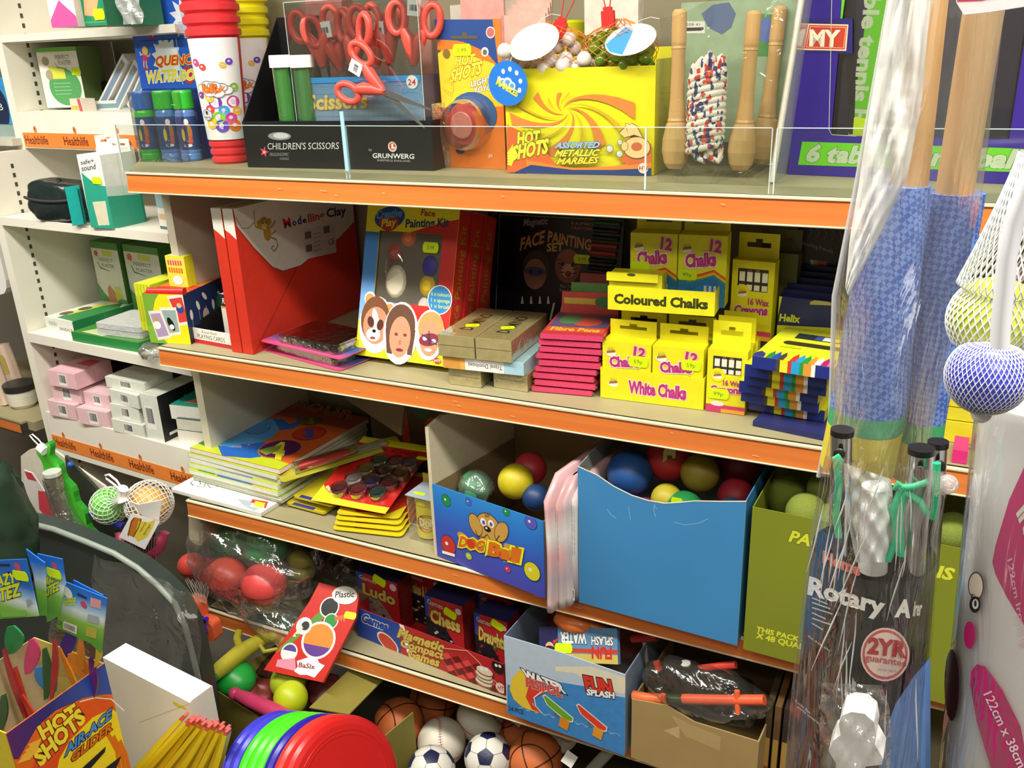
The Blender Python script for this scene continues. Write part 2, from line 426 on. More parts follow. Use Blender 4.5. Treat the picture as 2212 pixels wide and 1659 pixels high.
def lshelf(z,y0,lb,lip=.02,strip=None,x1=-.002):
    t=thing('shelf',lb,'shelf',ML@T(0,0,z))
    b=MB().box(-.70,x1,y0,.455,-.02,0,WHP)
    for i in(1,2,5,6):b.v[i].x=-.004-b.v[i].y*.075
    part('shelf_board',b.box(-.70,x1,y0-.006,y0,-lip,.001,WHP),t)
    if strip:
        m=MB();W=ML@T(0,0,z);P=T(0,y0-.006,0)@FRONT();A=Art(m,W,P)
        z0,z1=strip;m.prism([(-.695,z0),(x1-.004,z0),(x1-.004,z1),(-.695,z1)],.0012,K('f08a3a',.45),P@T(0,0,.0014))
        A.P=P@T(0,0,.0016);A.WP=W@A.P;A.inv=A.WP.inverted()
        h=z1-z0
        for k in range(4):
            x=-.688+k*.176
            A.ltext('Healthlife',(x,z0+h*.22),(x+.105,z0+h*.22),(x,z0+h*.8),K('7a2a10',.5),.012)
            A.ldisc((x+.055,z1+.009),.006,.010,K('e88a50',.5));A.ldisc((x+.055,z1+.011),.003,.005,K('b04a20',.5))
        part('label_strip',m,t,'orange lettered label strip')
    return t
lshelf(1.697,.12,'white top shelf of the health bay',.018)
lshelf(1.497,.12,'upper lettered white shelf of the health bay',.097,(-.094,-.055))
lshelf(1.224,0,'white shelf of the health bay with the black pouch',.022)
lshelf(.885,0,'white shelf of the health bay with green plaster packs',.028)
lshelf(.633,0,'lower lettered white shelf of the health bay',.135,(-.115,-.072))
# ------------------------------------------------------------------ carton builder
CARD=K('b7a27c',.75,.1)
SEAM=K('8a8878',.7)
def carton(name,label,cat,bl,br,top,dp,z=None,y=None,c='ffffff',side=None,topc=None,group=None,art=None,sart=None,tart=None,tab=0,tabc=None,M=None,wh=None,seam=True,stick=None,back=None):
    """closed printed carton; tab > 0 adds a hanging tab with a euro slot"""
    if M is None:
        M,wd=boxM(bl,br,z,y);h=hgt(M,top)
    else:wd,h=wh
    A=c if not isinstance(c,str)else K(c,.42)
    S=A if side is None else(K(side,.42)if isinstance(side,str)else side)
    Tp=A if topc is None else(K(topc,.42)if isinstance(topc,str)else topc)
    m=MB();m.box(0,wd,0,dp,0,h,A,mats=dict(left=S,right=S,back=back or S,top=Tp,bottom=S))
    if seam:   # tuck flap seams
        m.add([(wd*.02,dp*.06,h+.0002),(wd*.98,dp*.06,h+.0002),(wd*.98,dp*.06+.0008,h+.0002),(wd*.02,dp*.06+.0008,h+.0002)],[(0,1,2,3)],SEAM)
        m.add([(wd+.0002,dp*.5,h*.03),(wd+.0002,dp*.5+.0006,h*.03),(wd+.0002,dp*.5+.0006,h*.97),(wd+.0002,dp*.5,h*.97)],[(0,1,2,3)],SEAM)
    if tab:
        tm=K(tabc,.45)if tabc else A;ty=dp*.96;w1=wd*.98;N=10
        # tab sheet with a slot: two side strips, a strip above and one below, a domed notch
        sl0,sl1=wd*.22,wd*.78;a0,a1=h+tab*.42,h+tab*.62
        for(x0,x1,z0,z1)in((wd*.02,sl0,h,h+tab),(sl1,w1,h,h+tab),(sl0,sl1,h,a0),(sl0,wd*.42,a1,h+tab),(wd*.58,sl1,a1,h+tab),(wd*.42,wd*.58,a1+tab*.15,h+tab)):
            m.box(x0,x1,ty-.0006,ty,z0,z1,tm)
    if art:art(ArtC(m,M,FRONT(),wd,h),wd,h)
    if sart:sart(ArtC(m,M,RIGHTP(wd),dp,h),dp,h)
    if tart:tart(ArtC(m,M,TOPP(h),wd,dp),wd,dp)
    o=solo(name,m,label,cat,M,group)
    if stick:
        for st in stick:
            pl={'f':FRONT(),'s':RIGHTP(wd),'t':TOPP(h)}[st[0]];sticker(o,M,pl,*st[1:])
    return o,M,wd,h
def barcode(A,x,y,w_,h_,seed=1):
    A.lrect(x,x+w_,y,y+h_,WHT);random.seed(seed);p=x+w_*.08
    while p<x+w_*.9:
        q=w_*random.choice((.02,.03,.05));A.lrect(p,p+q,y+h_*.25,y+h_*.92,BLK);p+=q+w_*random.choice((.025,.04))
# ------------------------------------------------------------------ products in the health bay
HB='health bay cartons'
def art_pink(A,w_,h):
    A.lpoly([(0,0),(w_,0),(w_,h*.16),(w_*.45,h*.42),(0,h*.12)],K('e0559a',.4))
    A.lpoly([(w_*.3,h*.45),(w_*.9,h*.4),(w_*.8,h),(w_*.35,h)],K('e9c9bd',.4))
carton('foot_care_box','white and pink carton on the top shelf of the health bay','box',(113,60),(169,57),(100,-80),.10,z=1.697,c='f2eef0',side='d8d2cc',art=art_pink)
def art_green(A,w_,h):
    A.poly([(178,-40),(218,-40),(207,36),(183,33)],K('e0a878',.4));A.text('Premium Comfort',(178,51),(228,48),(178,46),K('8cc0a0',.5))
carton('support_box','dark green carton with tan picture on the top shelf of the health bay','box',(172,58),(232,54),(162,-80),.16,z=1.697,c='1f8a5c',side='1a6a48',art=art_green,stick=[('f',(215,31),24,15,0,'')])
m=MB();M,wd=boxM((258,53),(286,51),z=1.697)
m.grid(lambda u,v:(u*wd,.01+.004*math.sin(9*u+7*v)-.01*v,v*.062),8,8,clear(gloss=.6,bump=.6,milky=.35))
m.grid(lambda u,v:(u*wd,.03+.004*math.sin(5*u+9*v)+.0*v,v*.062),8,8,clear(gloss=.6,bump=.6,milky=.35))
solo('plastic_bag',m,'small crinkled clear bag behind the dark green carton on the top health shelf','bag',M)
# perfect plaster carton, upper
PGR=K('57a05e',.4);PDG=K('2f7a44',.4);PYL=K('d8dc50',.4)
def art_plaster(A,w_,h,full=True):
    A.lrect(0,w_,h*.93,h,K('6cb04a',.4))
    A.ldisc((w_*.56,h*.34),w_*.40,h*.31,PGR);A.lpoly([(w_*.30,h*.48),(w_*.62,h*.48),(w_*.62,h*.66),(w_*.22,h*.70)],PYL)
    A.ldisc((w_*.19,h*.78),w_*.09,h*.075,K('a89c80',.5));A.ldisc((w_*.22,h*.55),w_*.09,h*.085,K('a89c80',.5))
    A.ltext('PERFECT',(w_*.45,h*.80),(w_*.80,h*.80),(w_*.45,h*.87),K('6a7060',.5));A.ltext('PLASTER',(w_*.50,h*.71),(w_*.82,h*.71),(w_*.50,h*.78),K('6a7060',.5))
    A.lpoly([(w_*.42,h*.74),(w_*.46,h*.66),(w_*.70,h*.64),(w_*.70,h*.65),(w_*.47,h*.675),(w_*.43,h*.75)],K('4a8a50',.5))
    for k in range(4):A.lrect(w_*.28,w_*(.72-.04*(k%2)),h*(.40-.06*k),h*(.415-.06*k),K('8cc48c',.5))
carton('plaster_box','large white and green plaster carton standing on the upper lettered shelf','box',(103,233),(188,231),(80,104),.10,y=.34,c='ece8dc',side='6f8a50',topc='3f7a3a',art=art_plaster,stick=[('f',(165,155),20,12,0,'')])
# three slim cartons leaning in a tray
for i,(u0,u1,tl,lb)in enumerate((((205),(232),(264,116),'nearest the green plaster carton'),(238,262,(290,128),'in the middle'),(270,292,(312,138),'furthest right'))):
    a=onY(u0+4,226,.36);b=onP(tl[0],tl[1],a,LN);up=(b-a);lx=Vector((math.cos(a4),-math.sin(a4),0))
    right=LN.cross(up.normalized())*-1
    if right.dot(lx)<0:right=-right
    Mx=frame(a,right,z=up);th=.027;L_=up.length
    def art_slim(A,w_,h):A.lrect(w_*.22,w_*.82,h*.05,h*.93,K('7f97ad',.4));A.lrect(w_*.35,w_*.6,h*.8,h*.87,K('c8b060',.4))
    def sart_slim(A,w_,h):A.lrect(.004,w_-.004,h*.04,h*.95,K('6f88a8',.4))
    m=MB();m.box(0,th,0,.085,0,L_,K('e6e4de',.4));art_slim(Art(m,Mx,FRONT()),th,L_)
    AL=Art(m,Mx,Matrix(((0,0,-1,0),(-1,0,0,0),(0,1,0,0),(0,0,0,1))))
    AL.lrect(-.082,-.004,L_*.05,L_*.95,K('8a98b0',.4));AL.lrect(-.09,-.02,L_*.2,L_*.5,K('d0a080',.4));AL.lrect(-.06,-.01,L_*.12,L_*.25,K('d8c84a',.4))
    solo('slim_carton',m,'slim blue carton leaning on the upper lettered shelf, '+lb,'box',Mx,'leaning slim cartons')
m=MB();M,wd=boxM((208,241),(300,237),y=.335);m.box(0,wd,-.012,-.010,0,.028,K('e8e4e0',.4)).box(0,wd,-.010,.1,0,.002,WHT)
A=Art(m,M,T(0,-.012,0)@FRONT());A.lrect(.008,wd,.008,.02,K('7fa0a8',.4))
solo('display_tray',m,'low white card tray holding the leaning slim cartons','tray',M)
m=MB();M,wd=boxM((168,240),(205,242),y=.325);m.box(0,wd*.7,-.016,.02,0,.034,K('e8dccc',.4));A=Art(m,M,T(0,-.016,0)@FRONT())
A.lpoly([(wd*.5,0),(wd*.7,0),(wd*.62,.034),(wd*.45,.034)],K('d04a50',.4));A.lrect(.002,wd*.45,.004,.016,K('d8b84a',.4))
solo('small_packet',m,'small white and red packet in front of the large plaster carton','packet',M)
m=MB()
m.grid(lambda u,v:Vector((u*.12,.01*math.sin(6*u)*math.sin(5*v),v*.05+.008*math.sin(8*u))),10,6,K('15151a',.3))
m.grid(lambda u,v:Vector((u*.12,.05+.01*math.sin(6*u),v*.05+.008*math.sin(8*u))),10,6,K('15151a',.3))
p=onP(205,118,ML@Vector((0,.30,0)),LN)
solo('black_bag',m,'black plastic bag at the back of the upper lettered shelf','bag',frame((p.x,p.y,1.50),(1,0,0),z=(0,0,1))@Matrix.Scale(1.2,4))
# hang boxes, pouch and safe cartons on the shelf with the pouch
for i,(bl,br,tp,cc,lb)in enumerate((((70,440),(112,440),(66,372),'efece2','left one behind the black pouch'),((112,440),(150,440),(108,372),'c9c4b0','right one behind the black pouch'))):
    carton('bandage_box','small pale hanging carton, '+lb,'box',bl,br,tp,.05,z=1.226,c=cc,tab=.03,group='pale hanging cartons behind the pouch')
M,wd=boxM((52,480),(168,488),z=1.224);h=hgt(M,(52,392))
m=MB();PB=K('1d2a2a',.2,.3,scale=45,bump=1.)
def pouch(u,v):
    a=2*PI*u;t=-PI/2+PI*v
    sx=math.copysign(abs(math.cos(a))**.45,math.cos(a));sy=math.copysign(abs(math.sin(a))**.6,math.sin(a))
    c=abs(math.cos(t))**.35;wob=.003*math.sin(7*a)*math.sin(5*t)
    return Vector((wd/2+sx*c*wd/2+wob,.055+sy*c*.05+wob,h/2+math.sin(t)*h/2*(1-.06*sx)))
m.grid(pouch,44,20,PB)
o=solo('pouch',m,'black shiny zipped pouch on the health bay shelf','pouch',M)
part('zip',MB().tube([(wd*(.03+.94*k/12),.002+.012*abs(k/6-1)**3,h*.60-.006*math.sin(PI*k/12))for k in range(13)],.004,K('38323a',.5),6),o)
m=MB();m.grid(lambda u,v:Vector((wd*(.93+.22*u),-.004+.004*math.sin(PI*u),h*(.0+.92*v)+.006*u)),6,8,K('1aa39a',.35));m.grid(lambda u,v:Vector((wd*(.93+.22*u),.004+.003*math.sin(PI*u),h*(.0+.92*v)+.006*u)),6,8,K('1aa39a',.35))
part('wrap_band',m,o,'teal card band')
def art_safe(A,w_,h):
    A.poly([(196,492),(252,495),(247,397),(226,402),(208,398),(188,383),(176,372)],K('2aa488',.4))
    A.text('safe+',(175,356),(204,351),(173,347),K('555555',.5),.02);A.text('sound',(177,370),(207,365),(176,358),K('555555',.5),.02)
    A.poly([(200,436),(228,434),(237,486),(213,487)],K('dcd6b8',.5))
def sart_safe(A,w_,h):A.lrect(0,w_,0,h*.45,K('2fa184',.4));A.lpoly([(0,h*.45),(w_,h*.40),(w_,h*.5),(w_*.5,h*.56),(0,h*.58)],K('c4dcd0',.4))
carton('support_carton','white and teal green hanging carton, front one of the pair right of the pouch','box',(197,491),(246,495),(164,334),.10,z=1.224,c='f0eeea',side='dfe3dc',art=art_safe,sart=sart_safe,tab=.03,stick=[('f',(210,390),20,10,0,'')])
carton('support_carton','white and teal green hanging carton, rear one of the pair right of the pouch','box',(262,487),(318,478),(240,322),.07,z=1.224,c='eceae6',side='dfe3dc',art=lambda A,w_,h:A.lrect(0,w_,0,h*.52,K('2a9a80',.4)),tab=.03)
def art_blue(A,w_,h):A.lrect(0,w_,h*.55,h,K('9ab8c0',.4));A.lrect(0,w_,0,h*.2,K('e0dcd0',.4));A.lrect(0,w_,.0,h*.08,K('406a70',.4));A.lrect(w_*.1,w_,h*.25,h*.4,K('d8b890',.4))
carton('tall_carton','narrow pale blue and white carton beside the cream side panel','box',(347,494),(365,497),(336,410),.05,z=1.224,c='e4e4dc',art=art_blue)
# plaster cartons on the shelf below
def art_pl2(A,w_,h):
    A.lrect(0,w_,h*.90,h,K('4f8a30',.4));A.star((0,0),1,WHT)if False else None
    A.ldisc((w_*.16,h*.82),w_*.09,w_*.09,K('e05a4a',.4),n=16,fn=lambda t:1 if int(t*8/PI)%2 else .7)
    A.lrect(w_*.4,w_*.75,h*.80,h*.88,PYL)
    A.ltext('PERFECT',(w_*.24,h*.71),(w_*.74,h*.71),(w_*.24,h*.76),K('6a7060',.5));A.ltext('PLASTER',(w_*.30,h*.63),(w_*.76,h*.63),(w_*.30,h*.68),K('6a7060',.5))
    A.lpoly([(w_*.15,h*.70),(w_*.22,h*.60),(w_*.55,h*.57),(w_*.55,h*.58),(w_*.24,h*.62),(w_*.18,h*.70)],K('4a8a50',.5))
    A.lpoly([(0,0),(w_,0),(w_,h*.16),(w_*.62,h*.18),(w_*.5,h*.08),(w_*.2,h*.22),(0,h*.36)],PGR)
    A.lpoly([(w_*.32,0),(w_*.62,0),(w_*.60,h*.26),(w_*.44,h*.36),(w_*.34,h*.30)],K('cf8a58',.4));A.lpoly([(w_*.62,h*.12),(w_*.9,h*.2),(w_*.8,h*.36),(w_*.6,h*.34)],PYL)
carton('plaster_box','tall white plaster carton with green foot, left one on the middle health shelf','box',(222,662),(279,672),(213,520),.08,y=.37,c='e6e4d8',side='4a7a34',topc='3f7a3a',art=art_pl2)
carton('plaster_box','tall white plaster carton with green foot, right one on the middle health shelf','box',(291,674),(366,688),(284,527),.08,y=.37,c='e6e4d8',side='4a7a34',topc='3f7a3a',art=art_pl2)
def art_band(A,w_,h):A.ltext('WASH',(w_*.12,h*.52),(w_*.42,h*.52),(w_*.12,h*.78),K('2f9a80',.4));A.ltext('BANDAGE',(w_*.5,h*.3),(w_*.95,h*.3),(w_*.5,h*.5),K('30383a',.4))
def tart_band(A,w_,d):
    A.lpoly([(w_*.35,d*.05),(w_,d*.02),(w_,d*.75),(w_*.7,d*.95),(w_*.25,d*.5)],K('2f8a4a',.4));A.lpoly([(w_*.2,d*.25),(w_*.4,d*.2),(w_*.5,d*.8),(w_*.3,d*.85)],PYL)
    A.ldisc((w_*.22,d*.25),w_*.14,d*.1,K('6a5a40',.5));A.ldisc((w_*.28,d*.52),w_*.14,d*.1,K('6a5a40',.5))
carton('plaster_box','flat white and green plaster carton lying at the left of the middle health shelf','box',(103,717),(163,729),(97,684),.21,z=.885,c='ece9e0',side='1f7a48',topc='eef0e0',art=art_band,tart=tart_band)
M,wd=boxM((158,737),(303,762),z=.885)
carton('plaster_box','flat dark green carton lying at the front of the middle health shelf','box',None,None,None,.13,c='23853f',topc='4a8a34',M=M,wh=(wd,.028),tart=lambda A,w_,d:A.lpoly([(w_*.1,d*.1),(w_*.45,d*.04),(w_*.6,d*.5),(w_*.3,d*.9)],K('c8d8a8',.4)))
m=MB();P2=M@T(.09,.012,.029)@RZ(4)
for k in range(2):m.rbox(0,wd*.62,0,.14,k*.017,k*.017+.015,.012,clear('d8dde2',.6,.12,bump=.4,milky=.55))
solo('clear_case',m,'two clear plastic cases on the dark green carton in the health bay','case',P2)
def crumple(name,label,cat,p,sx,sy,sz,seed=0,mat=None,M=None,group=None,amp=.18,n=22):
    random.seed(seed);ph=[random.uniform(0,6.3)for _ in range(8)]
    def fn(d):
        return 1+amp*(math.sin(5*d.x+ph[0])*math.sin(4*d.y+ph[1])+.6*math.sin(9*d.z+ph[2]+3*d.x)+.35*math.sin(14*d.y+ph[3]+6*d.z))
    m=MB();m.sphere((0,0,0),1,mat or clear(gloss=.7,bump=.8,scale=25,milky=.08),n=n,m=n//2,sc=(sx,sy,sz),fn=fn)
    return solo(name,m,label,cat,(M or T(*p)),group)
crumple('plastic_bag','crumpled clear bag at the right end of the middle health shelf','bag',onZ(326,758,.905),.035,.03,.019,3)
# cartons on the lowest health shelf
PK='e8c2c8'
def art_bar(A,w_,h):barcode(A,w_*.36,h*.12,w_*.3,h*.74,int(w_*1e5))
def pinkbox(bl,br,tp,lb,y=.0,z=.633,dp=.10,c=PK,grp='pink cartons in the health bay',side=None,tart=None,name='pink_carton'):
    return carton(name,lb,'box',bl,br,tp,dp,z=z,c=c,side=side,group=grp,art=art_bar,tart=tart)
_,Ma,wa,ha=pinkbox((109,896),(168,909),(104,864),'pink carton at the left of the bottom row')
_,Mb,wb,hb=pinkbox((172,914),(238,926),(167,880),'pink carton at the right of the bottom row')
zt=.633+ha
_,Mc,wc,hc=pinkbox((117,864),(178,873),(111,829),'pink carton at the left of the middle row',z=zt+.0005)
pinkbox((185,873),(240,884),(180,845),'pink carton at the right of the middle row',z=.633+hb+.0005)
carton('pink_carton','open topped pink carton topping the pink pile','box',(109,832),(168,842),(103,799),.13,z=zt+hc+.001,c='eebfc6',art=art_bar,tart=lambda A,w_,d:A.lpoly([(w_*.3,d*.55),(w_*.9,d*.5),(w_*.8,d*.9),(w_*.4,d*.9)],K('d85a62',.5)),group='pink cartons in the health bay')
GW='dfe3d6'
_,Ma,wa,ha=pinkbox((246,931),(314,947),(243,904),'pale grey carton at the foot of the grey pile',c=GW,grp='pale grey cartons',name='grey_carton')
_,Mb,wb,hb=pinkbox((243,902),(305,914),(241,871),'pale grey carton second from the foot of the grey pile',z=.633+ha+.001,c=GW,grp='pale grey cartons',name='grey_carton')
_,Mc,wc,hc=pinkbox((241,868),(302,884),(231,840),'pale grey carton second from the top of the grey pile',z=.633+ha+hb+.002,c=GW,grp='pale grey cartons',name='grey_carton')
pinkbox((231,835),(316,851),(227,813),'pale grey carton topping the grey pile',z=.633+ha+hb+hc+.003,c=GW,grp='pale grey cartons',name='grey_carton')
def sart_blk(A,w_,h):A.lrect(w_*.1,w_*.3,h*.1,h*.16,WHT);A.lrect(w_*.45,w_*.5,h*.2,h*.8,K('777777',.5))
carton('grey_carton','upright pale grey carton with black side, right of the grey pile','box',(320,948),(357,956),(300,850),.20,z=.633,c=GW,side='17191a',topc='cfd4c6',art=lambda A,w_,h:barcode(A,w_*.15,h*.25,w_*.5,h*.5,3),sart=sart_blk,group='pale grey cartons')
def art_ss(A,w_,h):A.lrect(w_*.02,w_*.98,h*.48,h*.485,K('3a3a3a',.5))
def tart_ss(A,w_,d):pass
def sart_ss(A,w_,h):A.ltext('safe&sound',(w_*.05,h*.35),(w_*.62,h*.35),(w_*.05,h*.65),K('d8d8d0',.5),.02)
for(bl,br,tp,lb,zz,dd)in(((205,870),(222,874),(192,790),'behind the pink pile',.633,.2),((345,880),(365,884),(338,800),'behind the grey pile',.633,.2)):
    carton('black_carton','black lettered carton '+lb,'box',bl,br,tp,dd,y=.28,c='17181a',topc='202224',sart=sart_ss)
_,Mg,wg,hg=carton('teal_carton','white carton at the foot of the right hand pile in the lowest health shelf','box',(388,958),(446,966),(384,928),.12,z=.633,c='e8e6da',side='d8d4c8',topc='25403c')
carton('teal_carton','white carton in the middle of the right hand pile in the lowest health shelf','box',(384,927),(440,934),(380,904),.12,z=.633+hg+.001,c='dcdacb',side='d8d4c8',topc='25403c')
carton('teal_carton','white carton with teal top on the right hand pile in the lowest health shelf','box',(371,904),(436,911),(363,874),.12,z=.633+hg+.0255,c='ecebe2',side='d8d4c8',topc='178a78',tart=lambda A,w_,d:A.lpoly([(w_*.3,d*.2),(w_*.95,d*.15),(w_*.95,d*.4),(w_*.5,d*.5)],K('c98a60',.4)))
# ------------------------------------------------------------------ neighbouring bay at the far left
FL=onY(52,940,.17);FX=(math.cos(a4),-math.sin(a4),0)
t=thing('shelf','far left shelf end with orange edge holding the lidded tub','shelf',frame((FL.x,.17,onY(50,915,.17).z),FX,z=(0,0,1)))
part('shelf_board',MB().box(-.9,.035,.02,.40,-.03,0,BEI).box(-.9,.0,0,.02,-.005,.002,BEI),t)
part('price_rail',MB().box(-.9,.0,-.003,.02,-.04,-.004,K('3a342c',.5)),t)
part('rail_insert',MB().box(-.9,-.004,-.0045,-.003,-.034,-.006,ORG),t,'orange insert of the price rail')
zf=t.matrix_world.translation.z
def bowl_at(name,label,cat,c,r,y,h,segs,z=None,group=None,n=28):
    """round thing standing with its centre at the photo position c on height z or depth y"""
    p=onZ(c[0],c[1],z)if z is not None else onY(c[0],c[1],y)
    R=r*dep(p)/FPX
    m=MB();m.lathe([(a*R,b*h)for a,b in segs[0]],None,n,mats=segs[1]);return solo(name,m,label,cat,T(*p),group),R
CRM=K('e6e2d2',.35);DRK=K('2c2a28',.3)
o,R=bowl_at('lidded_tub','cream round tub with dark lid on the far left shelf','tub',(53,876),31,0,.082,
    ([(0,0),(.7,0),(.92,.16),(.97,.42),(.96,.44),(.98,.46),(1,.72),(1.04,.73),(1.08,.98),(1.0,1.0),(0,1.0)],[CRM]*6+[DRK]*4),z=zf)
for(c,hh,lb)in(((12,872),.18,'on the far left shelf edge'),((36,838),.16,'behind the lidded tub')):
    p=onZ(c[0],c[1],zf);m=MB();m.rbox(-.03,.03,-.02,.02,0,hh,.012,K('e3c9b4',.4));m.rbox(-.025,.025,-.0203,-.02,hh*.35,hh*.8,.01,K('c9b060',.4),axis='y')
    solo('lotion_pack',m,'peach coloured tall pack '+lb,'pack',T(*p)@RY(-10),'peach packs at the far left')
wp=solo('white_board',MB().rbox(-.5,.02,0,.02,0,.46,.05,K('f6f4f0',.5,.02),axis='y'),'white board end at the far left edge beside the health bay','board',frame(onY(22,640,.22)-Vector((.02,0,0)),FX,z=(0,0,1)))
def art_tbl(A,w_,h):A.ldisc((w_*.62,h*.35),w_*.3,w_*.3,K('1a2a4a',.4));A.ltext('TABLETS',(w_*.45,h*.75),(w_*.9,h*.75),(w_*.45,h*.82),K('3a6ab0',.4));A.ltext('A&B',(w_*.45,h*.3),(w_*.8,h*.3),(w_*.45,h*.45),WHT)
t=solo('shelf',MB().box(-.9,.0,.0,.12,-.02,0,K('c8c4b0',.5)),'upper shelf at the far left edge holding a blue carton','shelf',frame(onY(40,300,.24)-Vector((.03,0,0)),FX,z=(0,0,1)))
zb=t.matrix_world.translation.z
_,Mx,wx,hx=carton('blue_carton','grey blue flat carton under the bright blue carton at the far left','box',(-60,294),(40,295),(-60,270),.10,z=zb,c='8fa4a0')
carton('blue_carton','bright blue carton with navy roundel at the far left edge','box',(-60,266),(34,268),(-80,170),.08,z=zb+hx+.001,c='3a9ad8',art=art_tbl)
# ------------------------------------------------------------------ top shelf: acrylic riser
ACR=clear('f6faf8',.16,.05)
EDG=K('c9dcd8',.2,.02)
p0=onY(560,345,.008)
for(u0,u1,lb)in((262,747,'left of the blue edged joint, before the bubble bottles'),(753,1392,'before the scissors and marbles'),(1396,1662,'before the skipping ropes'),(1676,2300,'before the table tennis box')):
    x0=onY(u0,345,.008).x;x1=onY(u1,372,.008).x;h=1.487-ZA
    t=thing('riser_panel','clear acrylic riser panel '+lb,'riser panel',T(x0,.008,ZA+.0005),'clear riser panels along the top shelf edge')
    part('pane',MB().box(0,x1-x0,0,.0022,0,h,ACR),t)
    part('edge',MB().box(0,x1-x0,-.0002,.0024,h,h+.0012,EDG).box(-.0015,0,0,.003,0,h,K('b8dcec' if u0==753 else 'dfe6e0',.3)).box(x1-x0,x1-x0+.0012,0,.003,0,h,EDG),t)
solo('joint_strip',MB().box(-.004,.004,-.002,.0,0,.112,K('a8d4ea',.3)),'pale blue strip at the riser joint before the black scissors tray','strip',frame(onY(751,369,.005),(1,0,0),z=(0,0,1)))
# white divider fin with a raked front edge
a=onY(1667,384,.12);a.z=ZA;b=onY(1731,0,.15);c=onY(1745,-80,.16);X0=a.x
m=MB();f=[(a.y,0),(b.y,b.z-ZA),(c.y,c.z-ZA),(c.y+.12,c.z-ZA),(c.y+.12,0)]
gx=lambda q:(b.x-a.x)*q/(b.z-a.z)
m.add([(gx(q),p,q)for p,q in f]+[(.003+gx(q),p,q)for p,q in f],[(0,1,2,3,4),(9,8,7,6,5)]+[(i,i+5,(i+1)%5+5,(i+1)%5)for i in range(5)],clear('f0f4f0',.4,.1,milky=.2))
o=solo('divider',m,'clear divider with raked cream edge between ropes and purple box','divider',T(X0,0,ZA+.0005))
d=Vector((0,b.y-a.y,b.z-ZA));part('divider_edge',MB().tube([(0,a.y,.003),(b.x-a.x,b.y,b.z-ZA),(c.x-a.x,c.y,c.z-ZA)],.0055,K('d8d4c4',.4),4),o)
# ------------------------------------------------------------------ bubble bottles
GRN=K('35c63c',.3);BLU=K('2f6fc4',.3)
def bottle(capm,lb,labm='c87a3c',bodym=None):
    t=thing('bubble_bottle',lb,'bottle',None,'bubble bottles')
    r=.0235
    part('bottle_body',MB().lathe([(0,0),(r*.9,0),(r,.004),(r,.012),(r*.95,.014),(r,.018),(r,.085),(r*.97,.092),(r*.8,.100),(0,.100)],bodym or K('5f8fd0',.12,.05),20),t)
    part('cap',MB().lathe([(r*.96,.098),(r*.98,.1),(r*.98,.128),(r*.9,.132),(0,.132)],capm,20),t)
    m=MB().lathe([(r+.0004,.022),(r+.0004,.084)],K('2c4f86',.35),18,a0=-PI*.95,a1=-PI*.05)
    for(a,z,ra,rz,cc)in((-1.5,.055,.45,.018,labm),(-1.5,.074,.22,.006,'f0ece0'),(-1.9,.05,.16,.012,'e8d84a'),(-1.3,.040,.2,.008,'d85a3a'),(-1.6,.030,.4,.003,'f0f0f0')):
        pts=[]
        for k in range(14):
            q=2*PI*k/14;an=a+ra*math.cos(q);pts.append(((r+.0007)*math.cos(an),(r+.0007)*math.sin(an),z+rz*math.sin(q)))
        m.add(pts,[tuple(range(14))],K(cc,.4))
    part('bottle_label',m,t);return t
bb={'g':bottle(BLU,'x',bodym=GRN),'b':bottle(GRN,'x')}
used=set()
for(u,v,k,lb)in((330,345,'g','green bubble bottle with blue cap, at the left end of the top shelf'),(374,345,'b','blue bubble bottle with green cap, middle of the three'),(416,346,'b','blue bubble bottle with green cap, right beside the red bubble tube')):
    Mx=T(*onZ(u,v,ZA+.0005))@RZ(8*((u*7)%5-2)+38)@Matrix.Diagonal((1.05,1.05,1.24,1))
    if k not in used:used.add(k);t=bb[k];t.matrix_world=Mx;t['label']=lb
    else:dup(bb[k],Mx,lb)
m=MB();M=frame(onZ(305,347,ZA+.001),(1,0,0),z=(0,0,1))
m.rbox(-.006,.150,-.012,.10,0,.162,.02,clear(gloss=.55,bump=.35,scale=30,rough=.08));solo('shrink_wrap',m,'clear shrink wrap round the bubble bottles','wrap',M)
# ------------------------------------------------------------------ water bomb cartons
SKIN=K('e8b48a',.5);PNK=K('e23a86',.4);HAIR=K('ead23a',.45);RED=K('d8242a',.4)
def figure(A,c,s):
    """small printed dancing figure in pink dress"""
    x,y=c;P=lambda pts,m:A.poly([(x+a*s,y+b*s)for a,b in pts],m)
    P([(-2,-5),(-7,-3),(-9,-9),(-7,-10),(-5.5,-6.5),(-2,-8)],SKIN);P([(2,-6),(6,-4),(8,-8),(9.5,-7),(7,-1),(2,-2)],SKIN)
    P([(-2.4,4),(-.4,4),(-.6,12),(.5,16),(-1.2,17),(-2.6,12)],SKIN);P([(1,4),(3,4),(3.6,11),(5.5,17),(3.8,18),(1.6,12)],SKIN)
    P([(-3,-8),(3,-8),(2.6,-2),(5.6,5),(-4.6,5),(-2.4,-2)],PNK);P([(-2,15.5),(1,15),(1.6,18),(-1.5,19)],RED);P([(3.6,17),(6,16.5),(7.4,19.5),(4.2,20)],RED)
    A.disc((x+.4*s,y-11.5*s),4.6*s,HAIR);A.disc((x,y-11*s),3*s,SKIN);P([(-4.4,-14),(0,-17),(5,-13),(2,-12.6),(-2,-13)],HAIR)
WBL=K('2b62cf',.35,.2,scale=90)
def art_wb1(A,w_,h):
    figure(A,(322,45),2.0);A.star((400,40),34,K('e8eef8',.4),11,.6);A.star((408,60),26,K('b8c8e8',.4),9,.6)
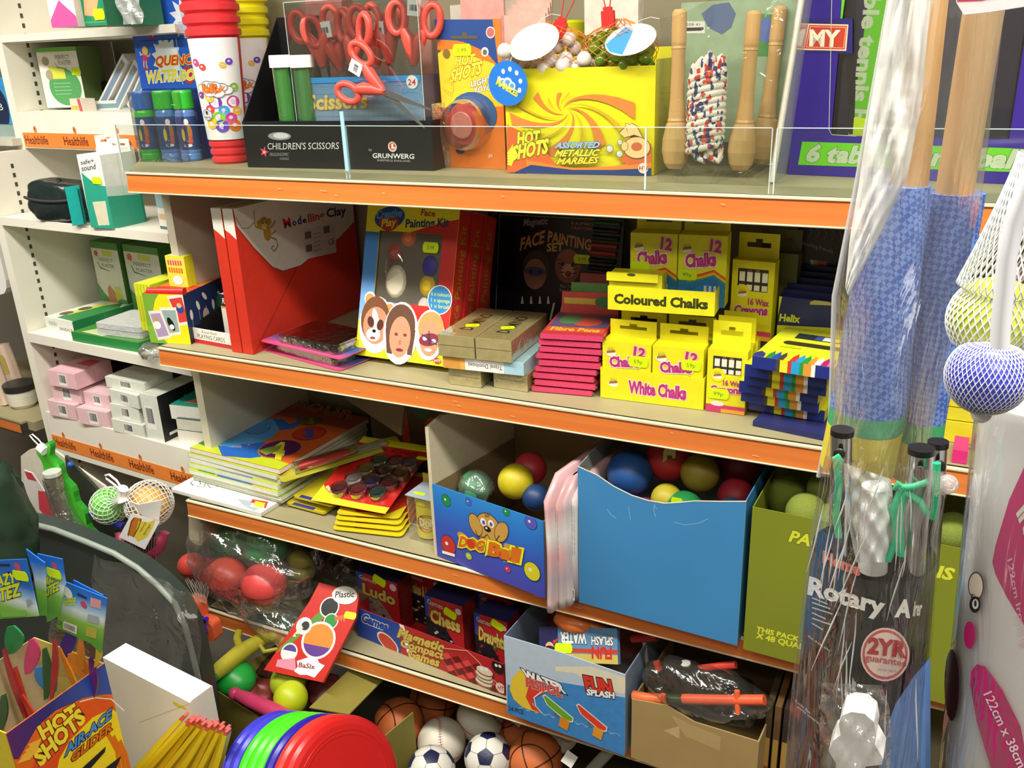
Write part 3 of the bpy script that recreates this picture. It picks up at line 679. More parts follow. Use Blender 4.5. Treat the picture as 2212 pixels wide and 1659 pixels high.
def art_wb2(A,w_,h):
    figure(A,(313,125),1.35);A.star((362,128),34,K('e6ecf6',.4),13,.72)
    A.text('QUENCH',(336,142),(430,137),(338,122),K('e0482a',.4),.03,out=K('f4dc3a',.4));A.text('WATER',(318,179),(386,173),(316,155),K('f2e63a',.4),.03,.12,K('f4f4f0',.4),.05)
    A.disc((408,162),11,K('c8382a',.4),13);A.text('BOMBS',(388,174),(470,168),(388,152),K('f2e63a',.4),.03,.12,K('f4f4f0',.4),.05);A.band([(381,82),(388,130),(396,182)],2,K('9fc8f0',.3))
MB2,w2=boxM((306,192),(445,190),y=.27);zb3=MB2.translation.z
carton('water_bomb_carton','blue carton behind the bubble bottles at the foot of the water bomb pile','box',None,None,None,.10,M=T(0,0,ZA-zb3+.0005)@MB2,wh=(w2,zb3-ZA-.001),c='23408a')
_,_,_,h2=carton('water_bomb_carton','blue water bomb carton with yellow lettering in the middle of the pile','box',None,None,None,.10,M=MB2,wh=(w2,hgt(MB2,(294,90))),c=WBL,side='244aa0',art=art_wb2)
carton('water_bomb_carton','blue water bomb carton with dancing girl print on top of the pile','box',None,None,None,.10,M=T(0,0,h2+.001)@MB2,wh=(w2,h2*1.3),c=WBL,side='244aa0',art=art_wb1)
# ------------------------------------------------------------------ big bubble tubes
def wrapart(mb,R0,R1,H,a_mid,fn):
    """print art drawn flat in (arc metres, height) round a tapered tube"""
    m=MB();A=Art(m,Matrix(),Matrix());fn(A)
    for i,p in enumerate(m.v):
        R=R0+(R1-R0)*p.y/H+.0006+p.z;an=a_mid+p.x/R0;m.v[i]=Vector((R*math.cos(an),R*math.sin(an),p.y))
    b=len(mb.v);mb.v+=m.v
    for f,k,s_ in zip(m.f,m.m,m.sm):mb.f.append([b+i for i in f]);mb.m.append(mb._s(m.slots[k]));mb.sm.append(s_)
BUB=['7a3aa8','d04a9a','e84a3a','3aa8d8','8ac83a','f0c030','6a4ac0','e87a2a']
def tube(base,colr,lb,H=.40,z0=.055,z1=.275,turn=0,R0=.041,R1=.060):
    M=T(*base)@RZ(turn);t=thing('bubble_tube',lb,'tube',M,'ribbed bubble tubes');cm=K(colr,.28,.04)
    pr=[(0,0),(R0*.9,0)]
    def R(z):return R0+(R1-R0)*z/H
    z=0
    while z<z0:pr+=[(R(z)*.90,z+.001),(R(z)*1.0,z+.005),(R(z),z+.013),(R(z)*.92,z+.017)];z+=.018
    pr+=[(R(z0)*.96,z0),(R(z1)*.96,z1)];z=z1
    while z<H:pr+=[(R(z)*.93,z+.001),(R(z)*1.05,z+.006),(R(z)*1.05,z+.018),(R(z)*.95,z+.023)];z+=.026
    pr+=[(R(H)*.7,H+.01),(0,H+.01)]
    part('tube_body',MB().lathe(pr,cm,30),t)
    m=MB()
    n=24;vs=[(R(zz)*1.0*math.cos(-PI/2+1.25*(2*k/n-1)),R(zz)*math.sin(-PI/2+1.25*(2*k/n-1)),zz)for zz in(z0,z1)for k in range(n+1)]
    m.add(vs,[(k,k+1,n+2+k,n+1+k)for k in range(n)],K('f6f2f2',.35,.03),None,True)
    def art(A):
        random.seed(7)
        for(x,z_,r_,cc)in((-.005,.118,.0135,0),(.030,.118,.0135,1),(-.018,.103,.010,2),(.010,.100,.011,3),(.036,.098,.010,5),(-.002,.085,.013,4),(.022,.083,.012,1),(-.02,.072,.012,5),(.002,.066,.014,6),(.028,.066,.013,7),
                                (-.032,.205,.008,1),(-.018,.195,.007,2),(.030,.205,.007,6),(.018,.198,.006,5),(-.015,.128,.009,5),(.034,.150,.009,4),(-.034,.135,.007,0)):
            A.ldisc((x,z_+.02),r_,r_,K(BUB[cc],.35));A.ldisc((x-r_*.1,z_+.02+r_*.1),r_*.35,r_*.35,K('e8c8e8',.35))
        for(x,z_)in((-.026,.170),(-.014,.176),(-.002,.174),(.010,.170),(.020,.164),(-.012,.160),(.004,.158)):A.ldisc((x,z_),.0125,.010,K('8a8fa0',.4))
        for(x,z_)in((-.026,.170),(-.014,.176),(-.002,.174),(.010,.170),(.020,.164),(-.012,.160),(.004,.158)):A.ldisc((x,z_),.0105,.008,K('f0ecea',.4))
        A.ltext('bliz',(-.026,.160),(.018,.160),(-.026,.178),K('e87a2a',.4),.04,.1,K('b04a1a',.4),.03)
        A.ldisc((-.026,.112),.0125,.0125,K('8a8a90',.4));A.ldisc((-.026,.112),.011,.011,K('c4c8cc',.4));A.ltext('1',(-.028,.113),(-.024,.113),(-.028,.120),BLK);A.ltext('litre',(-.034,.104),(-.019,.104),(-.034,.109),BLK)
    wrapart(m,R0,R1,H,-PI/2,art);part('tube_label',m,t,'white label with coloured bubbles');return t
P1=onZ(488,352,ZA+.0005);k=dep(P1)/FPX
tube(P1+Vector((0,.02,0)),'e8383e','big red ribbed bubble tube with white label beside the black scissors tray',R0=40*k,R1=60*k,turn=30)
P2_=onY(556,318,.39);P2_.z=ZA+.0005;k=dep(P2_)/FPX
tube(P2_,'f2e21c','big yellow ribbed bubble tube standing behind the red one',R0=40*k,R1=58*k,turn=32)
# ------------------------------------------------------------------ black scissors tray
M,wd=boxM((536,361),(938,369),z=ZA+.0005);h=hgt(M,(522,262));DPT=.17
BKC=K('17181a',.35,.3,scale=30);q=M.inverted()@onX(617,38,(M@Vector((0,0,0))).x);hb=min(q.z,.34)
t=thing('scissors_tray','black card display tray lettered for scissors, with high back','tray',M)
m=MB().box(0,wd,0,.002,0,h,BKC);A=Art(m,M,FRONT())
A.text("CHILDREN'S SCISSORS",(578,323),(732,322),(578,309),K('d0d0cc',.4));A.text('ERGONOMIC',(583,337),(624,337),(583,330),K('8a8a88',.4));A.text('HANDLE',(605,345),(624,345),(605,340),K('8a8a88',.4))
A.star((571,328),10,K('d84a5a',.4),5,.4);A.text('x',(568,331),(574,331),(568,324),WHT);A.disc((604,294),25,K('8f9094',.4),7,0,20);A.disc((607,293),17,K('c8c8c8',.4),5)  # two grey ellipses paint a highlight onto the black card
A.text('GRUNWERG',(805,341),(895,343),(805,331),K('d8d8d4',.4),.02);A.text('SHEFFIELD ENGLAND',(815,348),(887,350),(815,344),K('b0b0aa',.4));A.text('by',(797,326),(804,326),(797,320),K('a0a0a0',.4));A.disc((848,317),9.5,K('c8c4c0',.4));A.disc((848,316),7,K('c84a40',.4));A.poly([(846,310),(850,310),(850,318),(857,318),(857,321),(846,321)],K('d8d8d4',.4))
part('front_panel',m,t)
for x,hk in((0,hb),(wd-.002,h)):
    S=[(x,.002,0),(x,.002,h),(x,DPT,hk),(x,DPT,0)];part('side_panel',MB().add(S+[(p[0]+.002,p[1],p[2])for p in S],[(0,1,2,3),(7,6,5,4)]+[(i,i+4,(i+1)%4+4,(i+1)%4)for i in range(4)],BKC),t)
part('back_panel',MB().prism([(0,0),(wd,0),(wd,h),(wd*.36,h),(wd*.3,hb),(0,hb)],.002,BKC,T(0,DPT-.002,0)@FRONT()),t);part('base',MB().box(.002,wd-.002,.002,DPT-.002,0,.002,BKC),t)
MT=M;HT=h
ins=T(0,0,0)
# glitter tubes standing in the tray
for(u,lb)in((620,'left one in the black tray'),(664,'right one in the black tray')):
    p=onP(u,235,MT@Vector((0,.035,0)),MT.to_3x3()@Vector((0,1,0)));k=dep(p)/FPX;r=23*k;z0=ZA+.004;zt=onP(u,118,MT@Vector((0,.035,0)),MT.to_3x3()@Vector((0,1,0))).z;H=zt-z0
    t=thing('glitter_tube','clear tube of green glitter with white cap, '+lb,'tube',T(p.x,p.y,z0),'green glitter tubes')
    part('glitter',MB().lathe([(0,.003),(r*.85,.003),(r*.85,H*.88),(0,H*.88)],K('4a9a40' if u==620 else '4a8a4a',.6,.5,scale=900,bump=.5),20),t)
    part('clear_tube',MB().lathe([(r*.93,0),(r*.93,H*.9)],clear(gloss=.6,rough=.05,tint='f4fff4'),20),t)
    part('cap',MB().lathe([(r*.96,H*.89),(r*1.12,H*.89),(r*1.12,H*.96),(r*1.08,H),(0,H)],WHT,24),t)
# scissors box: clear bin with printed wrap
yb=.03;PL0=MT@Vector((0,yb,0));NM=MT.to_3x3()@Vector((0,1,0))
def inT(u,v,y=yb):return MT.inverted()@onP(u,v,MT@Vector((0,y,0)),NM)
a=inT(646,252);b=inT(908,250);tp=inT(650,172);top=inT(632,8)
Mb_=MT@T(a.x,yb,.003);w_b=b.x-a.x;zt=top.z;d_b=.085
t=thing('scissors_bin','clear bin with light blue squared wrap holding red handled scissors','bin',Mb_)
m=MB();cb=clear('f6fafa',.5,.06)
m.box(-.006,w_b+.01,0,.0015,0,zt,cb).box(-.006,w_b+.01,d_b,d_b+.0015,0,zt,cb).box(-.0075,-.006,0,d_b,0,zt,cb).box(w_b+.01,w_b+.0115,0,d_b,0,zt,cb);part('clear_bin',m,t)
part('edge',MB().tube([(-.007,0,zt),(w_b+.01,0,zt),(w_b+.01,d_b,zt)],.0008,EDG,4).tube([(-.007,0,0),(-.007,0,zt)],.0008,EDG,4).tube([(w_b+.01,0,0),(w_b+.01,0,zt)],.0008,EDG,4),t)
zw=tp.z;m=MB();WP_=grad(((0.,'f4f6f8'),(.35,'e0ecf6'),(.9,'98caf0'),(1.,'58aef0')),'Z',0,zw)
m.box(-.003,w_b+.007,.003,.004,0,zw,WP_).box(w_b+.006,w_b+.007,.004,d_b-.003,0,zw,WP_);A=Art(m,Mb_,T(0,.003,0)@FRONT());LB_=K('a8cdea',.4)
for k in range(1,24):A.lrect(w_b*k/24,w_b*k/24+.0006,zw*.45,zw*.93,LB_)
for k in range(6):A.lrect(0,w_b,zw*(.48+.085*k),zw*(.48+.085*k)+.0006,LB_)
A.lrect(0,w_b+.004,zw*.94,zw,K('38a0e0',.4));A.text('Scissors',(666,237),(794,232),(666,206),K('eedf7a',.4),.02,0,K('d8a86a',.4),.03)
A.disc((891,177),12.5,WHT);A.text('24',(882,184),(899,184),(882,171),K('c83a40',.4),.02)
part('printed_wrap',m,t)
RH=K('e05548',.35);BLD=K('b8bcc0',.25,.05,.9)
def scissors(M,lb,L=.15,op=4,cm=RH,tag=None):
    t=thing('scissors',lb,'scissors',M,'red handled scissors')
    for s in(-1,1):
        m=MB();an=math.radians(op)*s
        R_=Matrix.Rotation(an,4,'Y')
        # handle: loop and shank in the xz plane, pivot at origin, handle towards +z
        pts=[];lw,ll=.0145,.024
        for k in range(18):
            q=2*PI*k/18;pts.append((s*(.012+lw*.9)+lw*math.cos(q)*s,s*.001,.045+ll+ll*math.sin(q)))
        m.tube(pts,.0062,cm,8,R_,True)
        m.tube([(0,s*.001,-.004),(s*.003,s*.001,.018),(s*.008,s*.001,.038),(s*.014,s*.001,.052)],.006,cm,8,R_,rs=[.006,.0100,.0115,.0080])
        part('handle',m,t)
        m=MB();bl=[(-.006*s,0),(.006*s,0),(.0065*s,-.03),(.002*s,-L*.52),(-.001*s,-L*.53),(-.0045*s,-.03)]
        m.prism(bl,.0014,BLD,R_@T(0,s*.001,-.003)@Matrix(((1,0,0,0),(0,0,-1,0),(0,1,0,0),(0,0,0,1))));part('blade',m,t)
    part('pivot',MB().lathe([(0,.003),(.003,.003),(.003,-.003),(0,-.003)],BLD,10,RX(90)),t)
    if tag:
        m=MB();z,dx=tag;m.box(dx-.011,dx+.011,-.0055,-.005,z-.013,z+.013,WHT);A=Art(m,M,T(dx-.011,-.0055,z-.013)@FRONT());barcode(A,.003,.004,.016,.014,5)
        m.box(dx-.002,dx+.002,-.0055,.006,z+.012,z+.014,WHT);part('tag',m,t,'white barcode tag')
    return t
zn=MT.to_3x3()@Vector((0,0,1))
for i,(u,v,y,rot,yaw,tg)in enumerate(((697,140,.055,-6,12,(.055,.02)),(765,150,.045,8,-20,None),(812,140,.06,4,25,None),(842,132,.05,-2,-12,(.05,-.012)),(893,135,.042,6,15,(.085,0)),(735,148,.075,-10,40,None))):
    p=onP(u,v,MT@Vector((0,y,0)),NM)
    lbs=['leftmost pair of red scissors in the clear bin, tag at its side','second pair of red scissors from the left in the bin','middle pair of red scissors in the clear bin','tagged pair of red scissors right of the bin middle','rightmost red scissors in the bin with barcode tag across its loop','rearmost pair of red scissors in the clear bin']
    scissors(T(*p)@RZ(yaw)@RY(rot)@Matrix.Scale(1.22,4),lbs[i],tag=tg)
p=onP(826,196,MT@Vector((0,-.008,0)),NM)
scissors(T(*p)@RY(-62)@Matrix.Scale(1.15,4),'open red scissors hung before the bin, blades pointing down right',L=.19,op=10,tag=(.062,.012))
# ------------------------------------------------------------------ blister card with yo-yo
M,wd=boxM((977,361),(1093,366),z=ZA+.0005);h=hgt(M,(940,47))
m=MB();CO=K('e87a2c',.4);CYL=K('efc832',.4);CB=K('2a4a8c',.4)
m.box(-.012,wd,.0,.0012,0,h,CO);A=Art(m,M,FRONT());A.poly([(938,42),(1064,42),(1078,150),(1045,110),(990,88),(943,85)],CB)
A.poly([(946,115),(990,92),(1040,108),(1078,150),(1086,230),(955,232)],CYL);A.poly([(945,90),(1000,90),(1050,112),(1074,140),(1030,125),(985,106),(945,108)],CO)
A.text('HOT',(982,141),(1026,137),(983,121),K('f4e64a',.4),.04,.15,K('9a5a14',.4),.04);A.text('SHOTS',(971,178),(1040,158),(974,152),K('f4e64a',.4),.04,.15,K('9a5a14',.4),.04)
A.text('LIGHT',(1018,188),(1062,176),(1018,176),WHT,.03,0,BLK,.04);A.text('YOYO',(1024,202),(1062,194),(1024,190),WHT,.03,0,BLK,.04)
A.poly([(975,77),(1033,77),(1033,84),(975,84)],K('5a5040',.5));A.disc((1004,76),6,K('5a5040',.5));A.disc((1060,70),10,K('e0d0c8',.4));A.disc((1060,70),8,K('c06a6a',.4));A.disc((1048,112),8,WHT);A.disc((1048,113),5,K('6a6a50',.4));A.disc((965,116),8,K('8a6a30',.4))
for k in range(5):A.poly([(955+5*k,190+6*k),(962+4*k,172-3*k),(968+3*k,195)],CYL)
A.disc((1022,248),52,K('3a5a8c',.4),40);A.text('yo',(1056,340),(1064,340),(1056,330),WHT);A.disc((995,325),10,K('2a3a6a',.4),6)
o=solo('blister_card',m,'orange and yellow hanging card with a round red yo-yo under clear bubble','blister card',M)
sticker(o,M,FRONT(),(999,108),40,20,0,'1.99')
c=M.inverted()@onP(1015,268,M.translation,M.to_3x3()@Vector((0,1,0)));k=50*dep(M.translation)/FPX
m=MB().lathe([(k*.86,.002),(k*.92,.014),(k*.8,.024),(k*.4,.03),(0,.031)],K('c0453a',.25),28,T(c.x,0,c.z)@RX(90));m.lathe([(k*.55,.0305),(k*.5,.032),(0,.0325)],K('d88878',.3),24,T(c.x,0,c.z)@RX(90));part('yo_yo',m,o)
part('clear_bubble',MB().lathe([(k*1.12,0),(k*1.08,.004),(k*1.02,.03),(k*.9,.042),(0,.044)],clear(gloss=.6,rough=.06),30,T(c.x,0,c.z)@RX(90)),o)
m=MB().grid(lambda u,v:(u*.10,.02*math.sin(PI*u)+.004*math.sin(9*u+5*v),v*.13),12,12,clear(gloss=.8,bump=.7,milky=.06));solo('plastic_bag',m,'dark glossy bag edge between the scissors tray and the yo-yo card','bag',frame(onZ(940,366,ZA+.001),(.6,.8,0),z=(0,0,1)))
# ------------------------------------------------------------------ yellow marble box
M,wd=boxM((1097,373),(1412,379),z=ZA+.0005);h=hgt(M,(1096,150));MM=M;HM=h
YB=K('dfd61e',.4,.04);BR=K('d8823a',.4);m=MB();DM=.14
m.box(0,wd,0,.002,0,h,YB);A=Art(m,M,FRONT());sc_=(1222,240)
def spiral(A,c,arms,r0,r1,tw,wdt,mat,ph=0,sq=.85):
    for k in range(arms):
        L=[];Rr=[]
        for i in range(15):
            t_=i/14;r=r0*(r1/r0)**t_;a_=ph+2*PI*k/arms+tw*t_
            for(lst,o_)in((L,0),(Rr,wdt*(.35+.65*t_))):lst.append((c[0]+r*math.cos(a_+o_),c[1]+r*sq*math.sin(a_+o_)))
        ok=lambda p:1099<p[0]<1408 and 198<p[1]<356
        for i in range(14):
            qd=[L[i],L[i+1],Rr[i+1],Rr[i]]
            if all(ok(p)for p in qd):A.poly(qd,mat)
A.n+=0
spiral(A,sc_,6,8,190,2.1,.30,BR);spiral(A,sc_,6,8,190,2.1,.12,K('c8a42a',.4),.55)
A.poly([(1098,268),(1160,300),(1200,350),(1230,372),(1098,371)],K('e06a34',.4));A.poly([(1140,345),(1240,362),(1330,358),(1409,342),(1409,377),(1140,374)],K('e8893a',.4));A.poly([(1110,373),(1150,355),(1240,366),(1330,366),(1409,362),(1409,378)],K('243f7a',.4))
A.poly([(1340,345),(1380,305),(1409,310),(1409,350),(1360,356)],K('d86a3a',.4))
A.text('HOT',(1120,312),(1172,308),(1118,286),K('f0e43c',.35),.05,.2,K('7a6a2a',.4),.05);A.text('SHOTS',(1109,344),(1188,328),(1109,316),K('f0e43c',.35),.05,.2,K('7a6a2a',.4),.05)
for k in range(5):A.poly([(1098,330+6*k),(1112+2*k,310+5*k),(1108,338+5*k)],K('f0e43c',.4))
A.text('ASSORTED',(1200,319),(1297,318),(1202,307),K('9fc4e8',.35),.04,.3,K('2a3a5a',.4),.04);A.text('METALLIC',(1200,337),(1297,335),(1202,324),K('e8e04a',.35),.04,.3,K('3a4a2a',.4),.04);A.text('MARBLES',(1204,354),(1296,351),(1206,341),K('f0d83a',.35),.04,.3,K('4a2a1a',.4),.04)
HS=K('ecc88c',.4);HL=K('6a4a20',.5)
for(P_,wv)in(([(1350,295),(1340,285),(1355,270),(1372,290)],0),([(1358,285),(1352,265),(1366,268),(1382,292)],0),([(1368,285),(1366,264),(1378,270),(1392,296)],0)):A.poly(P_,HL);A.poly([(a_+1.2*(1 if a_<1360 else-1),b_+1)for a_,b_ in P_],HS)
A.disc((1378,318),30,HL,23);A.disc((1378,318),28.5,HS,21.5);A.disc((1378,316),12,K('c86a40',.4),9);A.disc((1352,315),8,HL,10);A.disc((1352,315),7,HS,9)
for(u,v,r_)in((1320,320,8),(1342,306,6),(1341,331,7.5)):A.disc((u,v),r_,K('5a5a50',.4));A.disc((u,v),r_-1,K('d0ccb8',.3));A.disc((u-2,v-2),r_*.3,WHT)
A.disc((1392,362),11,K('e8d8c8',.4));A.text('HTI',(1383,366),(1401,366),(1384,358),K('b03a2a',.4),.03)
t=thing('marble_box','open yellow display box with orange swirl print full of netted marbles','box',M);part('front_panel',m,t)
m=MB().box(0,.002,.002,DM,0,h+.01,YB).box(wd-.002,wd,.002,DM,0,h+.01,YB).box(0,wd,DM,DM+.002,0,h+.03,YB).box(.002,wd-.002,.002,DM,0,.002,CARD);part('side_panel',m,t)
NMm=M.to_3x3()@Vector((0,1,0))
def inM(u,v,y):return onP(u,v,MM@Vector((0,y,0)),NMm)
WM=K('e8e0da',.12,.12,scale=300,spec=.8);GM=bpy.data.materials.new('green_glass');GM.use_nodes=True
b_=GM.node_tree.nodes['Principled BSDF'];b_.inputs['Base Color'].default_value=lin('86a830')+(1,);b_.inputs['Roughness'].default_value=.05;b_.inputs['Transmission Weight'].default_value=.55;b_.inputs['Specular IOR Level'].default_value=.8
random.seed(4);proto={}
def marble(p,r,mat,lb,grp):
    if mat not in proto:
        mb=MB().sphere((0,0,0),1,mat,n=18,m=10);o=solo('marble',mb,lb,'marble',T(*p)@Matrix.Scale(r,4),grp);proto[mat]=o;return o
    o=proto[mat].copy();COL.objects.link(o);o.matrix_world=T(*p)@Matrix.Scale(r,4);return o
kk=dep(MM.translation)/FPX;rm=15.5*kk
for(u,v,y)in((1090,110,-.012),(1190,130,.02),(1162,142,.03),(1143,128,.05),(1222,128,.02),(1262,128,.02),(1184,118,.04),(1228,84,.05),(1205,100,.06),(1110,126,.02),(1240,105,.07),(1130,140,.03),(1155,108,.07),(1285,140,.05),(1215,142,.01),(1175,148,.012),(1245,146,.03)):
    marble(inM(u,v,y),rm,WM,'pearly white marble lying in a net in the yellow box','white marbles in the yellow box')
for(u,v,y)in((1335,122,.015),(1365,132,.015),(1310,118,.03),(1285,105,.04),(1392,128,.02),(1350,110,.04),(1400,108,.04),(1380,112,.05),(1318,95,.05),(1340,85,.07),(1300,82,.07),(1275,90,.07),(1322,138,.03),(1350,140,.01),(1400,142,.03),(1378,145,.02),(1300,130,.02),(1290,122,.05),(1325,72,.08)):
    marble(inM(u,v,y),rm*.93,GM,'green glass marble lying in a net in the yellow box','green marbles in the yellow box')
ONT=K('f08a3c',.5)
def netbag(name,label,c,R,y0,mat=ONT,n=16,m_=9,sc=(1,.7,.8),neck=None,thick=.0006,tip=1.5,M=None):
    """diamond net over a bag shape, drawn to a neck at the top"""
    mb=MB()
    def S(a_,t_):
        rr=math.sin(PI*min(t_,.999))**.7 if t_<.8 else math.sin(PI*.8)**.7*(1-(t_-.8)/.2*.85)
        z=-math.cos(PI*t_)if t_<.8 else-math.cos(PI*.8)+(t_-.8)*tip*5*.3
        return Vector((c[0]+R*sc[0]*rr*math.cos(a_),c[1]+R*sc[1]*rr*math.sin(a_),c[2]+R*sc[2]*z))
    for s in(-1,1):
        for k in range(n):
            mb.tube([S(2*PI*k/n+s*i*PI/n*.9,.06+.94*i/(m_*2))for i in range(m_*2+1)],thick,mat,3,caps=False)
    return solo(name,mb,label,'net',M)
netbag('marble_net','orange net over the white marbles, drawn up to a red clip',inM(1195,115,.05),.072,0,sc=(1.1,.7,.62))
netbag('marble_net','orange net over the green marbles, drawn up to a red clip',inM(1340,105,.05),.066,0,sc=(1.1,.7,.62))
REDC=K('d8302c',.35)
for(u,v,rot,lb)in((1209,62,-22,'tilted red net clip above the white marbles'),(1314,40,4,'upright red net clip above the green marbles')):
    p=inM(u,v,.04);m=MB().rbox(-.012,.012,-.005,.005,-.016,.014,.003,REDC,axis='y').rbox(-.008,.008,-.004,.004,.014,.020,.002,REDC,axis='y')
    for s in(-1,1):m.tube([(s*.004,0,.018),(s*.010,0,.05),(s*.006,0,.09)],.0012,REDC,5)
    solo('net_clip',m,lb,'clip',T(*p)@RY(-rot))
def tag(name,lb,c,ru,rv,y,yaw,pit,rol,art=None,cm=WHT):
    p=inM(*c,y);R=ru*dep(p)/FPX;M=T(*p)@RZ(yaw)@RX(pit)@RY(rol);m=MB();N=28
    m.prism([(R*math.cos(2*PI*i/N),R*math.sin(2*PI*i/N))for i in range(N)],.0006,cm,FRONT())
    if art:art(Art(m,M,FRONT()),R)
    o=solo(name,m,lb,'tag',M);part('tag_string',MB().tube([(R*.2,0,R*.95),(R*.35,.005,R*1.3),(R*.75,.01,R*1.55),(R*1.1,.01,R*1.3)],.0006,WHT,5),o);return o
def art_mt(A,R):
    for k in range(6):a_=math.radians(160-38*k);A.ldisc((R*.62*math.cos(a_)*.9+.1*R,R*.62*math.sin(a_)),R*.09,R*.11,WHT)
    for(x,y,s)in((-.25,.05,.17),(0,.0,.24),(.22,-.12,.17)):A.ldisc((x*R,y*R),s*R,s*R*1.1,K('cfe4f4',.3));A.ldisc((x*R,y*R),s*R*.6,s*R*.65,K('5a9ad8',.3))
    A.ltext('MARBLES',(-.62*R,-.02*R),(.45*R,-.62*R),(-.52*R,.22*R),K('f0e03a',.4),.04,.1)
tag('marble_tag','round bright blue swing tag lettered for marbles at the corner of the box',(1097,180),47,50,-.016,0,4,0,art_mt,K('2a7ad8',.35))
tag('marble_tag','white oval swing tag lying over the white marbles',(1154,90),56,36,.0,0,-48,-22)
def art_m2(A,R):A.lpoly([(-R*.98,0),(-R*.2,R*.9),(R*.1,R*.5),(-R*.3,-R*.9),(-R*.8,-R*.55)],K('4a9ad0',.35))
tag('marble_tag','blue and white oval swing tag lying over the green marbles',(1362,85),56,30,.0,0,-55,-16,art_m2)
# ------------------------------------------------------------------ skipping ropes in a clear bag
WD=wood('dcb478','cc9e60','Z',.35)
def rope_handle(M_,parent,L,R):
    pr=[(0,0),(.55,.003),(.82,.04),(1,.12),(.95,.2),(.74,.29),(.62,.305),(.66,.315),(.60,.33),(.5,.45),(.46,.7),(.48,.76),(.52,.765),(.48,.78),(.52,.80),(.50,.98),(.35,1.0),(0,1.0)]
    return part('rope_handle',MB().lathe([(a_*R,b_*L)for a_,b_ in pr],WD,22,M_),parent)
pb=onY(1440,356,.15);pb.z=ZA+.014;k=dep(pb)/FPX
t=thing('skipping_rope','skipping rope with two turned wooden handles and a coil of flecked rope','skipping rope',T(*pb))
R_=30*k;Lh=hgt(T(*pb),(1440,20),.005,.028)
rope_handle(T(.008,.028,0),t,Lh,R_)
p2=onY(1592,358,.15);rope_handle(T(p2.x-pb.x,.028,0)@RY(2),t,Lh*.97,R_)
RP=bpy.data.materials.new('flecked_rope');RP.use_nodes=True;nt=RP.node_tree;bs=nt.nodes['Principled BSDF'];bs.inputs['Roughness'].default_value=.6
tc=nt.nodes.new('ShaderNodeTexCoord');v1=nt.nodes.new('ShaderNodeTexVoronoi');v1.inputs['Scale'].default_value=190;mp=nt.nodes.new('ShaderNodeMapping');mp.inputs['Rotation'].default_value=(0,.6,.4);mp.inputs['Scale'].default_value=(1,1,.55)
nt.links.new(tc.outputs['Object'],mp.inputs[0]);nt.links.new(mp.outputs[0],v1.inputs['Vector']);sp=nt.nodes.new('ShaderNodeSeparateColor');nt.links.new(v1.outputs['Color'],sp.inputs[0]);cr=nt.nodes.new('ShaderNodeValToRGB');cr.color_ramp.interpolation='CONSTANT'
e=cr.color_ramp.elements;e[0].position=0;e[0].color=lin('f0ece0')+(1,);e[1].position=.62;e[1].color=lin('d8483a')+(1,);e2=e.new(.80);e2.color=lin('38407a')+(1,)
nt.links.new(sp.outputs[0],cr.inputs[0]);nt.links.new(cr.outputs[0],bs.inputs['Base Color'])
c0=onP(1520,345,pb+Vector((0,.018,0)),Vector((0,1,0)))-pb;zt_=onP(1520,170,pb+Vector((0,.018,0)),Vector((0,1,0))).z-pb.z;w2_=36*k;m=MB();rr=7.5*k
for i in range(12):   # wound hank
    z=c0.z+.012+(zt_-c0.z)*i/12.5
    m.tube([(c0.x+w2_*.98*math.cos(2*PI*j/14),c0.y+.002+w2_*.55*math.sin(2*PI*j/14),z+.005*math.cos(2*PI*j/14+.4)+.0008*j)for j in range(15)],rr,RP,8)
for(dx,lean,hh)in((-.55,-.18,42),(.1,.05,62),(.62,.3,56),(-.15,-.3,52)):   # loops standing out of the top
    m.tube([(c0.x+w2_*(dx+lean*.6*math.sin(PI*j/10)+.40*(j/10-.5)*1.6),c0.y-.004+.006*j/10,zt_-.012+hh*k*math.sin(PI*j/10))for j in range(11)],rr,RP,8)
for dx in(-.5,.35):m.tube([(c0.x+w2_*dx,c0.y-.004,c0.z+.018),(c0.x+w2_*(dx+.15),c0.y-.006,c0.z+.004),(c0.x+w2_*(dx+.6),c0.y-.006,c0.z-.002),(c0.x+w2_*(dx+.7),c0.y-.002,c0.z+.012)],rr,RP,8)
part('rope',m,t)
t=thing('skipping_rope','second skipping rope with wooden handles, behind and right of the first','skipping rope',T(*pb))
p3_=onY(1640,345,.24);rope_handle(T(p3_.x-pb.x,p3_.y-pb.y+.03,0)@RY(3),t,Lh,R_);rope_handle(T(p3_.x-pb.x-.045,p3_.y-pb.y+.055,0)@RY(-1),t,Lh*.9,R_)
m=MB();M,wd=boxM((1420,368),(1690,378),z=ZA+.001);M=M@T(0,.05,0);h=hgt(M,(1480,5),.04)
m.box(.02,wd+.03,0,.001,.05,h,K('93a886',.5,.3,scale=25));A=Art(m,M,FRONT());A.poly([(1515,30),(1530,60),(1560,75),(1580,60),(1590,30),(1575,5),(1540,10)],K('5a6a8c',.4));A.poly([(1630,30),(1680,30),(1682,122),(1626,122)],K('4f8a4a',.4));A.disc((1655,65),18,K('5a70b0',.4),25)
A.poly([(1464,46),(1523,46),(1523,72),(1464,72)],K('d8d8cc',.5));A.poly([(1466,60),(1520,59),(1520,66),(1466,68)],K('2a2a2a',.5));A.text('5 0208 41',(1468,56),(1512,56),(1468,50),K('444444',.5))
solo('header_card',m,'green printed backing card behind the skipping ropes','card',M)
M=frame(Vector((onY(1418,374,.09).x,.09,ZA+.001)),(1,.0,0),z=(0,0,1));ww=onY(1668,384,.09).x-M.translation.x
m=MB();cbg=clear('f8faf6',.55,.1,bump=.75,scale=16)
m.grid(lambda u,v:(u*ww,.005+.004*math.sin(11*u+4*v)*math.sin(7*v)-.0*u,v*.285*(1-.06*math.cos(5*u))),20,20,cbg)
